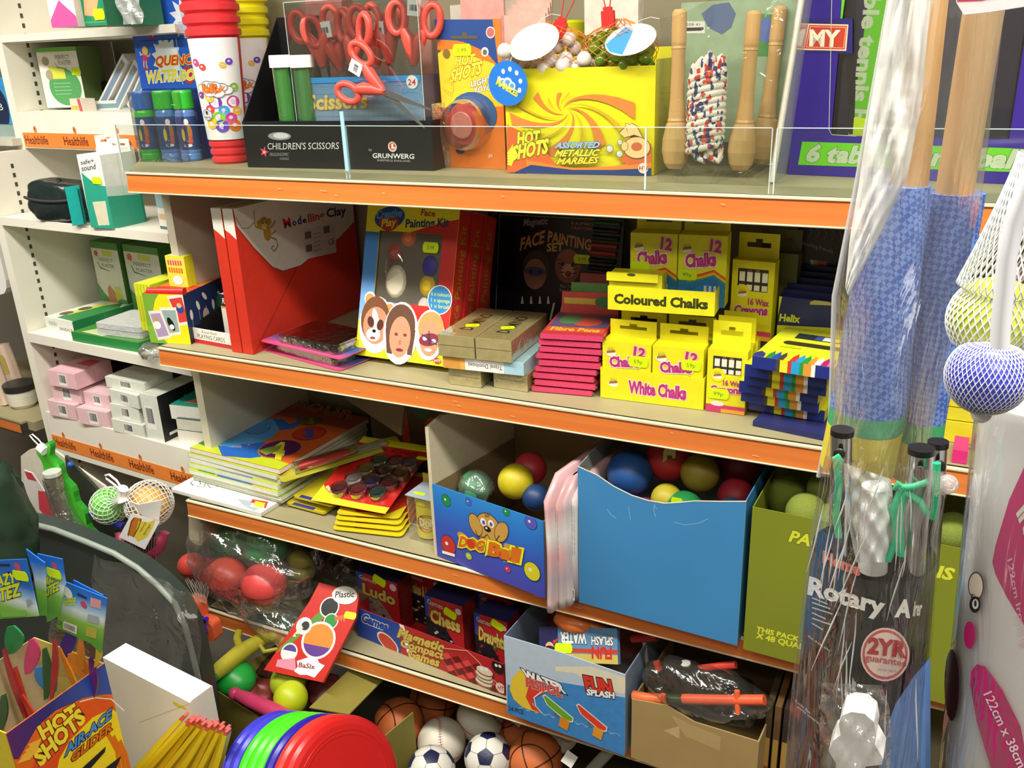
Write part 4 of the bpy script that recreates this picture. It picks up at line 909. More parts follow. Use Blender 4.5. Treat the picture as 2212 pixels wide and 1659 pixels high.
solo('clear_bag',m,'clear crinkled bag round the skipping ropes','bag',M)
# ------------------------------------------------------------------ purple table tennis box
M,wd=boxM((1698,378),(2290,405),z=ZA+.0005);M=M@T(0,.01,0);h=.37
PU=K('35238a',.4,.1);DPU=K('1a1430',.5);LIM=K('6ac81e',.4,.04)
m=MB();wx0,wx1,wz0=None,None,None
A0=Art(MB(),M,FRONT());wl=A0.q((1795,293))[0];wr=A0.q((2180,300))[0];wb_=A0.q((1795,293))[1];gap=A0.q((1880,100))[0]
m.box(0,wl,0,.002,0,h,PU).box(wr,wd,0,.002,0,h,PU).box(wl,wr,0,.002,0,wb_,PU).box(0,wd,.09,.092,0,h,DPU).box(0,.002,.002,.09,0,h,PU).box(0,wd,.002,.09,0,.002,DPU)
m.box(wl+.006,wr-.004,.012,.014,wb_-.002,h,DPU)
A=Art(m,M,FRONT());A.poly([(1733,306),(2205,321),(2205,372),(1724,356)],LIM)
A.text('6 table tennis balls',(1740,348),(2235,364),(1744,314),K('b8c8a4',.4),.05,.2,K('4a7a30',.4),.02)
A.poly([(1741,40),(1842,40),(1842,115),(1741,115)],K('2c2470',.4));A.poly([(1745,51),(1833,53),(1828,110),(1736,108)],K('f0d8b0',.4));A.poly([(1748,54),(1830,56),(1825,107),(1739,105)],K('c8402a',.4));A.poly([(1750,57),(1828,59),(1823,104),(1742,102)],K('f0d8b0',.4));A.poly([(1751,58),(1827,60),(1822,103),(1743,101)],K('c8402a',.4))
A.text('MY',(1748,98),(1814,100),(1750,65),K('f4ead0',.4),.04)
A.poly([(1768,300),(1784,306),(1784,200),(1768,200)],PU)
A.band([(1797,0),(1793,200),(1791,280),(1797,291),(1850,294)],1.4,K('c8c8b0',.4))
A.poly([(1820,-20),(1828,-20),(1820,40),(1816,40)],LIM)
A2=Art(m,M,T(0,.012,0)@FRONT());A2.poly([(1884,-60),(1925,-60),(1880,296),(1836,296)],LIM);A2.text('table tennis balls',(1876,-60),(1830,330),(1909,-60),K('c8d4b4',.4),.04)
A2.poly([(1822,-60),(1850,-60),(1848,200),(1845,290),(1834,290)],K('0c0a14',.4));A2.poly([(1845,254),(1878,256),(1873,294),(1842,292)],YEL)
o=solo('table_tennis_box',m,'large purple box with lime lettering at the right of the top shelf','box',M)
part('window_film',MB().box(wl,wr,.003,.0035,wb_,h,clear(gloss=.35,rough=.08)),o)
# ------------------------------------------------------------------ things at the back of the top shelf
M,wd=boxM((985,250),(1100,256),y=.38);hz=M.translation.z-ZA;M=M@T(0,0,-hz)
hh=hgt(M,(960,12));carton('cream_carton','cream carton behind the yo-yo card on the top shelf','box',None,None,None,.08,M=M,wh=(wd,hh),c='d4cabb',topc='ece8de')
p=onY(1222,240,.40);r=46*dep(p)/FPX
solo('yellow_pot',MB().lathe([(0,0),(r*.8,0),(r*.95,.24),(r,.245),(r*1.04,.25),(r*1.04,.275),(r*.96,.28),(r*.9,.27)],K('d8dc14',.35),28),'yellow pot at the back of the top shelf above the marbles','pot',T(p.x,p.y,ZA+.0005))
for(u,v,s,lb,cc)in((1130,60,.05,'rust and white packet bundle left of the yellow pot','d8b0a0'),(1320,20,.055,'pale packet bundle right of the yellow pot','ddd4c4'),(1040,-10,.05,'pink packet at the top above the cream carton','d89a90'),(700,20,.05,'clear packet behind the scissors bin','c87a70')):
    p=onY(u,v,.30);m=MB(); 
    for k in range(4):m.box(-s,s,k*.012,k*.012+.006,-(p.z-ZA)+.001,s*.5+.01*k,K(cc,.4,.3,scale=40),Matrix.Rotation(.03*k,4,'Z'))
    solo('packet_bundle',m,lb,'packets',T(*p))
# ------------------------------------------------------------------ second shelf
def loc(M,u,v,y=0.):return M.inverted()@onP(u,v,M@Vector((0,y,0)),M.to_3x3()@Vector((0,1,0)))
def leanM(bl,br,tl,z,lean,yadd=0.):
    """frame of a carton leaning back: lower corners on height z, top-left corner lean metres further back"""
    a=onZ(bl[0],bl[1],z);b=onZ(br[0],br[1],z);d=(b-a);n=Vector((-d.y,d.x,0)).normalized()
    c=onP(tl[0],tl[1],a+n*lean,n);up=c-a
    M=frame(a,d,z=up);return M,d.length,up.length
# --- card games at the left end
def art_snap(A,w_,h):
    A.lpoly([(0,0),(w_,0),(w_,h*.3),(0,h*.35)],K('86b83a',.4));A.disc((392,690),60,K('f2e21a',.4),66)
    for(P_,c1,c2)in(([(360,640),(393,635),(412,700),(388,704)],'f0e8dc','d84038'),([(344,664),(381,664),(392,722),(366,726)],'f0e8dc','9ab0a8'),([(320,672),(346,670),(370,730),(342,735)],'f0e4dc','b09ac0')):
        A.poly(P_,K(c1,.4));cx=sum(p[0]for p in P_)/4;cy=sum(p[1]for p in P_)/4
        A.poly([(cx+(p[0]-cx)*.82,cy+(p[1]-cy)*.8)for p in P_],K(c2,.4))
    A.disc((389,668),8,K('2a4a9a',.4));A.disc((387,660),5,SKIN);A.disc((370,700),6,BLK,14,20);A.disc((372,706),5,WHT);A.disc((340,702),8,WHT);A.disc((337,690),4,K('d89a30',.4))
def sart_snap(A,w_,h):
    A.lrect(0,w_,0,h*.93,K('243a68',.4));A.lrect(0,w_,0,h*.3,K('20242c',.4))
    for k in range(7):A.ldisc((w_*(.08+.12*k),h*(.55+.12*(k%3))),.006,.013,WHT,20*(k%3));A.lrect(w_*(.08+.12*k),w_*(.083+.12*k),h*.3,h*.6,WHT)
    A.ldisc((w_*.55,h*.55),.012,.02,K('2a9a50',.4));A.ldisc((w_*.3,h*.4),.014,.02,K('d8c0b0',.4))
_,MS,ws,hs=carton('card_game','long card game carton with yellow sun and animal cards on its front','box',(326,740),(413,744),(322,634),.27,z=ZB+.0005,c='7aa83a',side='243a68',topc='e0802a',art=art_snap,sart=sart_snap,tart=lambda A,w_,d:A.lpoly([(0,0),(w_,0),(w_,d*.3),(0,d*.25)],K('d8342c',.35)))
part('rounded_end',MB().tube([(ws*.1,.010,hs+.004),(ws*1.0,.010,hs+.006)],.009,K('d8342c',.3),10),_)
M,wd=boxM((306,706),(352,712),y=.09);M=M@T(0,0,ZB+.0005-M.translation.z);h=hgt(M,(296,612))
def art_lime(A,w_,h):
    for k in range(1,5):A.lrect(w_*k/5,w_*k/5+.0012,0,h,K('8aa01a',.5))
    for k in range(5):A.lrect(w_*(k+.35)/5,w_*(k+.6)/5,h*.2,h*.75,K('b0a82a',.5))
carton('card_game','lime spined card game carton at the left end of the second toy shelf','box',None,None,None,.22,M=M,wh=(ws*.5,h),c='d4de2a',topc='e0e83a',art=art_lime)
M=MS@T(ws*.28,.07,hs+.001)@RZ(-8)
def art_sd(A,w_,h):
    for k,cc in enumerate(('d84a7a','e0702a')): 
        for j in range(6):A.lrect(w_*(.1+.13*j),w_*(.18+.13*j),h*(.70-.24*k),h*(.86-.24*k),K(cc,.4))
    A.ldisc((w_*.5,h*.22),w_*.26,h*.15,K('f0f0e8',.4))
carton('card_pack','small yellow card pack standing on top of the long card game','box',None,None,None,.030,M=M,wh=(.058,hgt(M,(352,552))),c='e6e04a',side='e8e21e',topc='f0ec6a',art=art_sd)
M,wd=boxM((414,738),(516,757),z=ZB+.0005);h=hgt(M,(412,706));Mpc=M
t=thing('card_tray','black open tray lettered for playing cards, red along its foot','tray',M)
m=MB().box(0,wd,0,.002,0,h,K('f0ece4',.4),mats=dict(back=BKC));A=Art(m,M,FRONT());A.lrect(0,wd,0,h*.26,K('c82a2e',.4));A.ltext('PLAYING CARDS',(wd*.16,h*.36),(wd*.74,h*.36),(wd*.16,h*.64),K('3a3634',.4));A.ltext('Royal Flush',(wd*.26,h*.74),(wd*.58,h*.74),(wd*.26,h*.9),K('8a7a70',.4),0,.3)
A.lrect(wd*.86,wd*.96,h*.35,h*.85,K('c83a2e',.4));A.ldisc((wd*.91,h*.6),wd*.03,wd*.03,WHT)
part('front_panel',m,t)
for x in(0,wd-.002):part('side_panel',MB().add([(x+a_,b,c)for a_ in(0,.002)for b,c in((.002,0),(.002,h),(.17,h*2.1),(.17,0))],[(0,1,2,3),(7,6,5,4),(1,5,6,2),(0,4,5,1),(2,6,7,3),(3,7,4,0)],BKC),t)
part('base',MB().box(.002,wd-.002,.002,.17,0,.002,BKC),t)
def art_rf(A,w_,h):A.lrect(0,w_,h*.74,h,K('2a2a2e',.3));A.ltext('Royal',(w_*.12,h*.8),(w_*.8,h*.8),(w_*.12,h*.92),K('e8dcc8',.4),.02,.2);A.lrect(0,w_,h*.70,h*.74,K('e0a030',.4));[A.lrect(w_*x,w_*(x+.04),h*.2,h*.5,K('b09a80',.4))for x in(.3,.45,.6)]
for(x,y,r_,lb)in((.072,.045,-6,'front pack of cards in the black tray'),(.070,.085,-6,'second pack of cards in the black tray')):
    carton('card_pack',lb,'box',None,None,None,.022,M=M@T(x,y,.003)@RZ(r_),wh=(.062,.115),c='ece6da',side='d8d2c6',topc='b8bcc0',art=art_rf,group='playing card packs')
# --- modelling clay cartons standing front to back
REDB=K('cf3320',.45,.12);WB=K('e4dfd2',.45)
a=onZ(545,768,ZB);top1=onY(504,452,a.y)
for i,(dx,lb)in enumerate(((-.034,'left one of the two tall red modelling clay cartons'),(0,'right one of the two tall red modelling clay cartons, its lettered side in view'))):
    Hc=top1.z-ZB-.002;Mc_=frame((a.x+dx-.030,a.y+.004,ZB+.001),(1,0,0),z=(0,0,1));m=MB().box(0,.030,0,.44,0,Hc,REDB,mats=dict(top=WB));A=Art(m,Mc_,FRONT())
    A.lpoly([(0,Hc),(.030,Hc),(.030,Hc*.80),(.012,Hc*.84),(0,Hc*.86)][::1],WB)
    if i==1:
        S=Art(m,Mc_,RIGHTP(.030));cl=lambda P_:[(max(0.0005,min(.438,p[0])),min(Hc,p[1]))for p in P_]
        pq=[S.q(p)for p in((504,452),(512,490),(550,537),(590,578),(612,586),(650,574),(690,541),(732,516),(765,480),(800,440))]
        pq=cl([(0,Hc)]+pq+[(.438,Hc)])
        S.lpoly([(x,y)for x,y in pq],K('3a3a5a',.5));S.lpoly([(x,min(Hc,y+.0015))for x,y in pq],WB)
        for(tx,p_,q_,r_,cc)in(('M',(614,493),(630,490),(610,473),'c8322a'),('o',(632,488),(641,486),(630,474),'2a4a8a'),('d',(643,485),(652,483),(641,468),'2a4a8a'),('e',(654,482),(663,480),(652,470),'303040'),('lling',(666,480),(701,472),(664,463),'c8402a'),('Clay',(706,470),(748,462),(704,452),'303040')):
            S.text(tx,p_,q_,r_,K(cc,.4),.03)
        BRN=K('b8903a',.5)
        S.disc((570,483),10,BRN,10);S.disc((559,484),5,BRN);S.disc((581,479),5,BRN);S.disc((577,503),8,BRN,12);S.disc((571,487),6,K('e0c080',.5));S.disc((568,482),1.3,BLK);S.disc((574,481),1.3,BLK)
        S.band([(583,512),(596,517),(600,530),(592,544),(586,536),(591,531)],1.6,K('7a5a2a',.5));S.band([(583,492),(590,486),(594,476)],2.4,BRN);S.band([(563,494),(552,490),(549,480)],2.4,BRN);S.band([(583,508),(590,503),(596,498)],2.4,BRN)
        S.band([(510,470),(522,494),(538,492),(550,478),(548,455)],1.2,K('7aa04a',.5))
        S.poly([(655,500),(724,480),(726,545),(660,560)],K('d4cfc2',.5))
        for(u,v)in((658,502),(660,530),(698,490)):S.poly([(u,v),(u+13,v-3),(u+14,v+12),(u+1,v+15)],K('6a6a5e',.5)); 
        for k in range(5):S.poly([(676,505+9*k),(692,501+9*k),(692,503+9*k),(676,507+9*k)],K('9a968a',.5))
        S.text('CE',(709,530),(722,526),(708,517),K('3a3a3a',.5))
        S.band([(551,760),(620,620),(640,580)],1.2,K('9a2418',.5))
    solo('modelling_clay_carton',m,lb,'box',Mc_,'modelling clay cartons')
# --- blister packs lying flat
for i,(p1,p2,dz,lb)in enumerate((((553,752),(733,803),.001,'lower one of the pink edged blister packs lying by the modelling clay'),((560,737),(735,778),.028,'upper one of the pink edged blister packs lying by the modelling clay'))):
    M,wd=boxM(p1,p2,z=ZB+dz);dpb=.17;M=M@RX(1.5);m=MB().rbox(0,wd,0,dpb,0,.0012,.012,K('d84a78',.35));m.rbox(.002,wd-.002,.004,dpb-.002,.0012,.0016,.010,grad(((0.,'e0507a'),(.25,'3a5a9a'),(.7,'2a3a6a'),(1.,'c84a6a')),'Y',0,dpb))
    o=solo('blister_pack',m,lb,'blister pack',M,'pink edged blister packs');m=MB();cb_=clear('f0f4f4',.7,.05,bump=.25)
    m.rbox(wd*.18,wd*.92,.012,dpb*.8,.002,.020,.014,cb_).rbox(wd*.21,wd*.89,.018,dpb*.76,.019,.023,.012,cb_);part('clear_bubble',m,o)
    m=MB()
    for k in range(7):m.tube([(wd*(.26+.09*k),.03,.011),(wd*(.26+.09*k),dpb*.72,.011)],.0065,K(('4a3a30','8a4a3a','303048','6a5a3a','2a2a2a','9a6a50','38343a')[k],.4),8)
    part('crayon_row',m,o)
# --- face painting kits
KM,kw,kh=leanM((768,766),(962,793),(808,441),ZB+.015,.10)
def kit(M,lb,full):
    m=MB();dpt=.052;RK=K('d0302c',.4,.06);YK=K('efe62a',.4);BK_=grad(((0.,'9fc4ea'),(.5,'4a8ad0'),(1.,'3a7ac8')),'Z',kh*.2,kh*.9)
    h=kh;wd=kw
    q0=Art(MB(),KM,FRONT())
    wl,wt=q0.q((818,520))[0],q0.q((860,500))[1];wr=q0.q((952,560))[0];wb_=q0.q((860,655))[1]
    for(x0,x1,z0,z1)in((0,wl,0,h),(wr,wd,0,h),(wl,wr,0,wb_),(wl,wr,wt,h)):m.box(x0,x1,0,.0015,z0,z1,YK if full else RK)
    m.box(0,.0015,.0015,dpt,0,h,RK).box(wd-.0015,wd,.0015,dpt,0,h,RK).box(0,wd,dpt-.0015,dpt,0,h,RK).box(0,wd,.0015,dpt,h-.0015,h,YK).box(0,wd,.0015,dpt,0,.0015,YK)
    if full:
        A=Art(m,M,FRONT())
        A.lpoly([(0,h*.24),(wl,h*.24),(wl,h*.82),(0,h*.82)],BK_);A.lpoly([(0,h*.24),(wl+.002,h*.20),(wl+(wr-wl)*.55,wb_*.5),(wl+(wr-wl)*.55,wb_),(0,wb_)],BK_)
        A.lpoly([(wr,h*.20),(wd,h*.16),(wd,h*.88),(wr,h*.86)],RK);A.lpoly([(wl+(wr-wl)*.55,h*.2),(wr,h*.2),(wr,wb_),(wl+(wr-wl)*.55,wb_)],RK);A.lpoly([(wl+(wr-wl)*.5,wt),(wr,wt),(wd,h*.86),(wd,h*.93),(wr,h*.91)],RK)
        A.text('Face',(909,465),(940,468),(911,452),K('b8402a',.4),.03);A.text('Painting Kit',(876,491),(970,489),(877,474),K('2a3a7a',.4),.03)
        A.disc((842,470),33,K('2a4a9a',.4),20,10);A.disc((840,480),21,K('c8302a',.4),16);A.text('Creative',(812,473),(868,468),(816,455),K('5a9ae0',.4),.04,0,K('1a2a5a',.4),.04);A.text('Play',(824,490),(856,487),(826,474),K('e8d040',.4),.04,0,K('8a1a1a',.4),.04)
        A.disc((950,648),27,WHT,28);A.disc((950,648),25,K('3a8ac8',.4),26)
        for k,tx in enumerate(('6 x colours','1 x sponge','1 x brush')):A.text(tx,(932,638+13*k),(972,642+13*k),(932,630+13*k),K('d8e84a',.4),.01)
        # three painted faces
        HR=K('7a4a2a',.5);FC=K('d89a78',.5)
        A.disc((813,702),37,WHT,52);A.disc((800,644),12,WHT);A.disc((842,668),13,WHT);A.disc((800,646),10,K('c89a5a',.5));A.disc((842,668),10,K('c89a5a',.5));A.disc((811,690),31,HR,42);A.disc((812,703),27,K('c89070',.5),34)
        A.disc((813,697),7,WHT,26,15);A.disc((802,695),7,K('5a2a1a',.5),10,20);A.disc((822,702),7,K('5a2a1a',.5),10,-10);A.disc((807,723),15,WHT,12);A.disc((809,715),4,BLK,3);A.disc((806,730),6,K('a04a3a',.5),2.5)
        A.disc((866,720),38,WHT,58);A.disc((866,704),32,K('6a4634',.5),40);A.poly([(834,710),(846,700),(848,765),(836,762)],K('6a4634',.5));A.poly([(886,700),(899,715),(890,768),(880,766)],K('6a4634',.5));A.disc((865,728),23,FC,38)
        A.disc((857,722),4,K('8a3a34',.5),3);A.disc((876,724),4,K('8a3a34',.5),3);A.disc((864,756),8,K('8a2a3a',.5),3);A.disc((865,740),3,K('c07a60',.5),5)
        A.disc((929,724),32,WHT,48);A.disc((932,708),28,K('c8a060',.5),30);A.disc((929,732),22,FC,33);A.disc((928,734),22,K('8a3040',.5),12,12);A.disc((919,731),5,WHT,4);A.disc((938,737),5,WHT,4);A.band([(928,715),(929,745)],2,K('2a2a5a',.5));A.band([(912,722),(945,745)],2,K('2a2a5a',.5));A.disc((926,756),8,WHT,3)
        A.disc((945,779),8,K('c8302a',.4),5);A.text('HTI',(939,782),(952,783),(939,776),WHT,.03)
    S=Art(m,M,RIGHTP(wd));S.ltext('Face Painting Kit',(dpt*.70,h*.22),(dpt*.70,h*.90),(dpt*.25,h*.22),K('a8862a',.4),.01)
    o=solo('face_painting_kit',m,lb,'box',M,'face painting kits')
    m=MB().box(wl,wr,.006,.008,wb_,wt,K('7d7468',.3)).box(wl,wr,.008,dpt-.002,wb_,wb_+.001,K('5a5048',.5))
    L=lambda u,v:q0.q((u,v))
    if full:
        for(u,v,r_,cc,ry)in((880,512,20,'e8804a',20),(849,545,18,'c84a48',20),(852,608,27,'f0e8cc',36),(926,575,20,'3a3aa0',24),(920,617,20,'ecca2a',23),(912,662,15,'e8e6dc',20)):
            c=L(u,v);m.sphere((c[0],.0075,c[1]),r_*dep(M.translation)/FPX,K(cc,.5),sc=(1,.3,ry/r_),n=16,m=8)
        part('paint_pots',m,o)
        m=MB().box(wl,wr,.002,.0024,wb_,wt,clear(gloss=.3,rough=.06));c=L(915,590);m.sphere((L(850,560)[0],.004,L(850,575)[1]),.045,clear(gloss=.5,rough=.05),sc=(.55,.12,1));part('window_film',m,o)
        sticker(o,M,FRONT(),(931,535),34,20,0,'3.99')
    return o
kit(KM,'front face painting kit, windowed red and yellow carton with three painted faces',True)
kit(KM@T(.002,.056,0),'middle one of the three face painting kits, red side showing',False)
kit(KM@T(.004,.112,0),'rear one of the three face painting kits, red side showing',False)
# --- black face painting sets
FM,fw,fh=leanM((1064,716),(1330,748),(1120,462),ZB+.001,.05)
BK2=K('0e0d10',.3,.2);GLD=K('b8a070',.4)
def fset(M,lb,full):
    h,wd=fh,fw;m=MB().box(0,wd,0,.012,0,h,BK2);A=Art(m,M,FRONT())
    for(x0,x1,z0,z1)in((.006,.0072,.0,h-.008),(.006,wd*.86,h-.0092,h-.008)):A.lrect(x0,x1,z0,z1,GLD)
    if full:
        A.text('FACE',(1123,541),(1175,524),(1126,515),K('c88a4a',.4),.03);A.text('PAINTING',(1183,521),(1276,541),(1185,499),K('c88a4a',.4),.03);A.text('SET',(1181,543),(1217,542),(1182,526),K('c8a04a',.4),.03)
        A.text('Magnetic',(1131,488),(1183,484),(1133,473),K('8a8088',.4),.02);A.text('8 JUMBO',(1234,485),(1282,488),(1234,479),K('c86a5a',.4));A.text('CRAYONS',(1234,495),(1280,498),(1234,489),K('c86a5a',.4))
        A.disc((1158,580),30,K('3a2a24',.5),36);A.disc((1156,592),24,K('9a6a54',.5),30);A.disc((1156,586),23,K('4a4a7a',.5),9);A.disc((1147,586),4,BLK);A.disc((1167,587),4,BLK);A.disc((1152,612),7,K('b05a3a',.5),3)
        A.disc((1227,575),28,K('9a5a38',.5),34);A.disc((1227,585),14,K('d8a080',.5),14);A.disc((1228,592),7,K('8a2a2a',.5),6);A.disc((1216,570),4,BLK,5);A.disc((1238,572),4,BLK,5)
        for k in range(4):A.band([(1204+2*k,560+9*k),(1214+2*k,562+9*k)],2,BLK);A.band([(1252-2*k,562+9*k),(1242-2*k,564+9*k)],2,BLK)
        A.text('Easy To Apply',(1211,620),(1255,623),(1211,614),K('a09a90',.4));A.text('Easy To Remove',(1210,629),(1262,633),(1210,623),K('a09a90',.4))
        for k,u in enumerate((1128,1147,1166,1184)):A.poly([(u-2,656),(u,640),(u+2,640),(u+4,656)],K('b0a890',.4))
        for u in(1196,1215):A.poly([(u,654),(u+4,654),(u-5,692),(u-9,692)],K('b8ac6a',.4))
        A.poly([(1300,470),(1345,475),(1330,560),(1310,600),(1290,600)],K('4a463a',.5))
    o=solo('face_painting_set',m,lb,'face painting set',M,'black face painting sets')
    if full:
        m=MB()
        for k,cc in enumerate(('1f5a34','15171a','16281c','a8382e','b8342e','18201e','16181c','8a8a2a','1a5a36','1c4a34','b0302e','c83a34','d85a4a')):
            v=480+16.2*k;a_=loc(M,1286-2.2*k,v);b_=loc(M,1342-2.4*k,v+5);m.tube([(a_.x,-.004,a_.z),(b_.x,-.004,b_.z)],.0058,K(cc,.4),8)
        part('crayon_row',m,o);sticker(o,M,FRONT(),(1258,560),36,18,0,'2.99')
    return o
fset(FM,'front black face painting set with painted girl and tiger faces',True)
fset(FM@T(-.026,.014,0),'middle black face painting set, its gold edge line showing at the left',False)
fset(FM@T(-.040,.028,0),'rear black face painting set behind the other two',False)
# --- domino boxes
WDB=wood('e2d4a4','d2c28c','Y',.4,9.);SW=clear('f8f8f0',.5,.1,bump=.3)
def domino(M,wd,h,dp,lb,txt=True,st=None):
    m=MB().rbox(0,wd,0,dp,0,h,.002,WDB,axis='y');m.box(.001,wd-.001,-.0004,0,h*.52,h*.54,K('8a7a50',.5))
    if txt:
        A=Art(m,M,TOPP(h));a_=(wd*.62,dp*.25);A.ltext('DOMINO',(wd*.68,dp*.22),(wd*.68,dp*.80),(wd*.34,dp*.22),K('5a4628',.5),.02)
    o=solo('domino_box',m,lb,'box',M,'wooden domino boxes');part('shrink_film',MB().rbox(-.0008,wd+.0008,-.001,dp+.001,-.0001,h+.0008,.003,SW,axis='y'),o)
    if st:sticker(o,M,TOPP(h),st,30,20,24,'1.99')
    return o
M1,w1=boxM((972,829),(1040,838),z=ZB+.001);h1=hgt(M1,(972,792));domino(M1,w1,h1,.15,'shrink wrapped domino box at the lower left of the domino pile',False)
M2_,w2_=boxM((1068,836),(1140,847),z=ZB+.001);domino(M2_,w2_,h1,.15,'shrink wrapped domino box at the lower right of the domino pile',False)
z1=ZB+.001+h1+.001;M3_,w3_=boxM((958,794),(1132,812),z=z1)
def art_td(A,w_,h):A.lrect(0,w_*.22,0,h,K('d89a4a',.4));A.lrect(w_*.22,w_*.28,0,h,K('e8b050',.4));A.ltext('Travel Dominoes',(w_*.74,h*.62),(w_*.32,h*.62),(w_*.74,h*.28),K('5a5a58',.4),.01);A.lrect(w_*.76,w_,0,h,K('a8d0e0',.4))
_,M3_,w3_,h3_=carton('travel_dominoes','flat white carton of travel dominoes lettered upside down, between the wooden domino boxes','box',(958,794),(1132,812),(962,768),.17,z=z1,c='f0eeea',side='a8d0dc',topc='9cc4c8',art=art_td)
z2=z1+h3_+.001
M4,w4=boxM((949,768),(1026,776),z=z2);h4=hgt(M4,(945,722));domino(M4,w4,h4,.20,'wooden domino box at the upper left of the domino pile',True,(1021,704))
M5,w5=boxM((1029,776),(1106,784),z=z2);domino(M5,w5,h4,.20,'wooden domino box at the upper right of the domino pile',True,(1097,709))
# --- stack of pink packs
PKM=K('d8446e',.35,.2,scale=200)
M,wd=boxM((1150,847),(1280,858),z=ZB+.001);hT=hgt(M,(1180,716));n=9;dzp=hT/n;random.seed(3)
for k in range(n):
    Mk=M@T(random.uniform(-.004,.006)+k*.0026,random.uniform(0,.006),k*dzp)@RZ(random.uniform(-2,2));m=MB().box(0,wd,0,.15,.001,dzp*.82,PKM,mats=dict(top=K('b8343c',.4)))
    m.add([(wd,0,.001),(wd+.006,.004,dzp*.4),(wd,0,dzp*.82),(wd,.02,dzp*.4)],[(0,3,1),(1,3,2),(0,1,2)],SW);m.add([(0,0,.001),(-.006,.004,dzp*.4),(0,0,dzp*.82),(0,.02,dzp*.4)],[(0,1,3),(1,2,3),(0,2,1)],SW)
    if k==n-1:
        A=Art(m,Mk,TOPP(dzp*.82));A.lrect(.004,wd-.004,.05,.14,K('5a4a6a',.4));A.lrect(.004,wd-.004,.02,.05,K('c8522e',.4));A.ltext('Fibre Pens',(wd*.1,.025),(wd*.9,.025),(wd*.1,.046),K('e0a840',.4),.04);A.ldisc((wd*.6,.09),.03,.03,K('b84a3a',.4));A.ldisc((wd*.3,.10),.022,.03,K('4a7a4a',.4))
    nm=['bottom','second from the bottom','third from the bottom','fourth from the bottom','middle','fourth from the top','third from the top','second from the top','top'][k]
    solo('pen_pack',m,'flat pink pack of fibre pens, '+nm+' one of the pink stack','pack',Mk,'stack of pink pen packs')
for k,(cc,lb)in enumerate((('c8403a','front one of the red fibre pen packs standing behind the pink stack'),('5a8a3a','green and orange pack standing behind the pink stack'),('a83028','rear red pack standing behind the pink stack'))):
    Mk=M@T(.01+.012*k,.17+.03*k,0)@RX(-12);m=MB().box(0,wd,0,.012,0,hT*(1.25+.1*k),K(cc,.4,.25));A=Art(m,Mk,FRONT());A.lrect(.005,wd*.6,hT*1.05,hT*1.15,K('d8b03a',.4));A.ldisc((wd*.75,hT*1.1),.02,.012,K('3a7a3a',.4));solo('pen_pack',m,lb,'pack',Mk)
# --- chalks
CHY='e4dc1e';MAG=K('b82e7a',.4);BRU=K('a8702a',.5)
def logo(A,x,y,s):
    A.ldisc((x,y-s*.1),s*.95,s*.55,K('f0e8d8',.4));A.lpoly([(x-s*.8,y-s*.2),(x+s*.8,y+s*.1),(x+s*.7,y+s*.5),(x-s*.75,y+s*.25)],BRU)
    for k in range(5):A.lpoly([(x+s*(-.5+.22*k),y+s*.2),(x+s*(-.4+.22*k),y+s*.2),(x+s*(-.55+.28*k),y+s*(1.1+.15*(k%2)))],K('5a4430',.5))
RB=('d83a2a','e87a2a','e8c82a','5aa03a','2a7ab8')
def chalk_art(A,w_,h):
    for k in range(5):
        o_=-.022*k*h
        pts=[(0,h*.46+o_),(w_*.25,h*.42+o_),(w_*.5,h*.47+o_),(w_*.75,h*.53+o_),(w_,h*.42+o_)]
        A.lpoly([(0,0)]+[(w_,0)]+pts[::-1],K(RB[k],.4))
    A.lpoly([(0,0),(w_,0),(w_,h*.25),(w_*.6,h*.34),(w_*.3,h*.22),(0,h*.28)],K('2f86cc',.4));A.lpoly([(w_*.1,h*.1),(w_*.5,h*.16),(w_*.9,h*.2),(w_*.5,h*.06)],K('1a5a9a',.4))
    for x in(.55,.65,.75):A.lpoly([(w_*x,h*.12),(w_*(x+.07),h*.12),(w_*(x+.06),h*.3),(w_*(x+.01),h*.3)],K('e8e8dc',.4))
    logo(A,w_*.18,h*.80,w_*.12);A.ltext('12',(w_*.64,h*.80),(w_*.88,h*.77),(w_*.66,h*.95),MAG,.05,0,K('e8b8c8',.4),.05)
    A.ltext('Chalks',(w_*.16,h*.55),(w_*.80,h*.60),(w_*.14,h*.72),MAG,.05,0,K('f0dce0',.4),.07)
def chalk(M,w_,h,lb,dp=.045,tab=.032,st=None):return carton('chalk_box',lb,'box',None,None,None,dp,M=M,wh=(w_,h),c=CHY,topc='d8d018',tab=tab,group='yellow chalk boxes',art=chalk_art,stick=st,seam=False)
def crayon_art(A,w_,h):
    A.lrect(w_*.14,w_*.86,h*.62,h*.90,K('2a2620',.5))
    for k,x in enumerate((.18,.36,.54,.72)):A.lrect(w_*x,w_*(x+.13),h*.63,h*.86,K('e8e0d0',.4));A.lrect(w_*x,w_*(x+.13),h*.70,h*.74,K('303030',.4));A.lrect(w_*(x+.02),w_*(x+.11),h*.86,h*.895,K(('2a2a2a','6a4a3a','8a5a3a','3a3a3a')[k],.4))
    A.ldisc((w_*.27,h*.60),w_*.19,w_*.19,K(CHY,.4));logo(A,w_*.27,h*.585,w_*.13)
    A.ltext('16 Wax',(w_*.42,h*.45),(w_*.92,h*.45),(w_*.42,h*.53),MAG,.03);A.ltext('Crayons',(w_*.10,h*.31),(w_*.90,h*.34),(w_*.10,h*.42),MAG,.05,0,K('f0dce0',.4),.05)
    A.lrect(0,w_,0,h*.12,K('c83a6a',.4));A.ldisc((w_*.3,h*.14),w_*.18,h*.04,K('e0e0d8',.4));A.lrect(w_*.4,w_,.0,h*.06,K('e8a03a',.4))
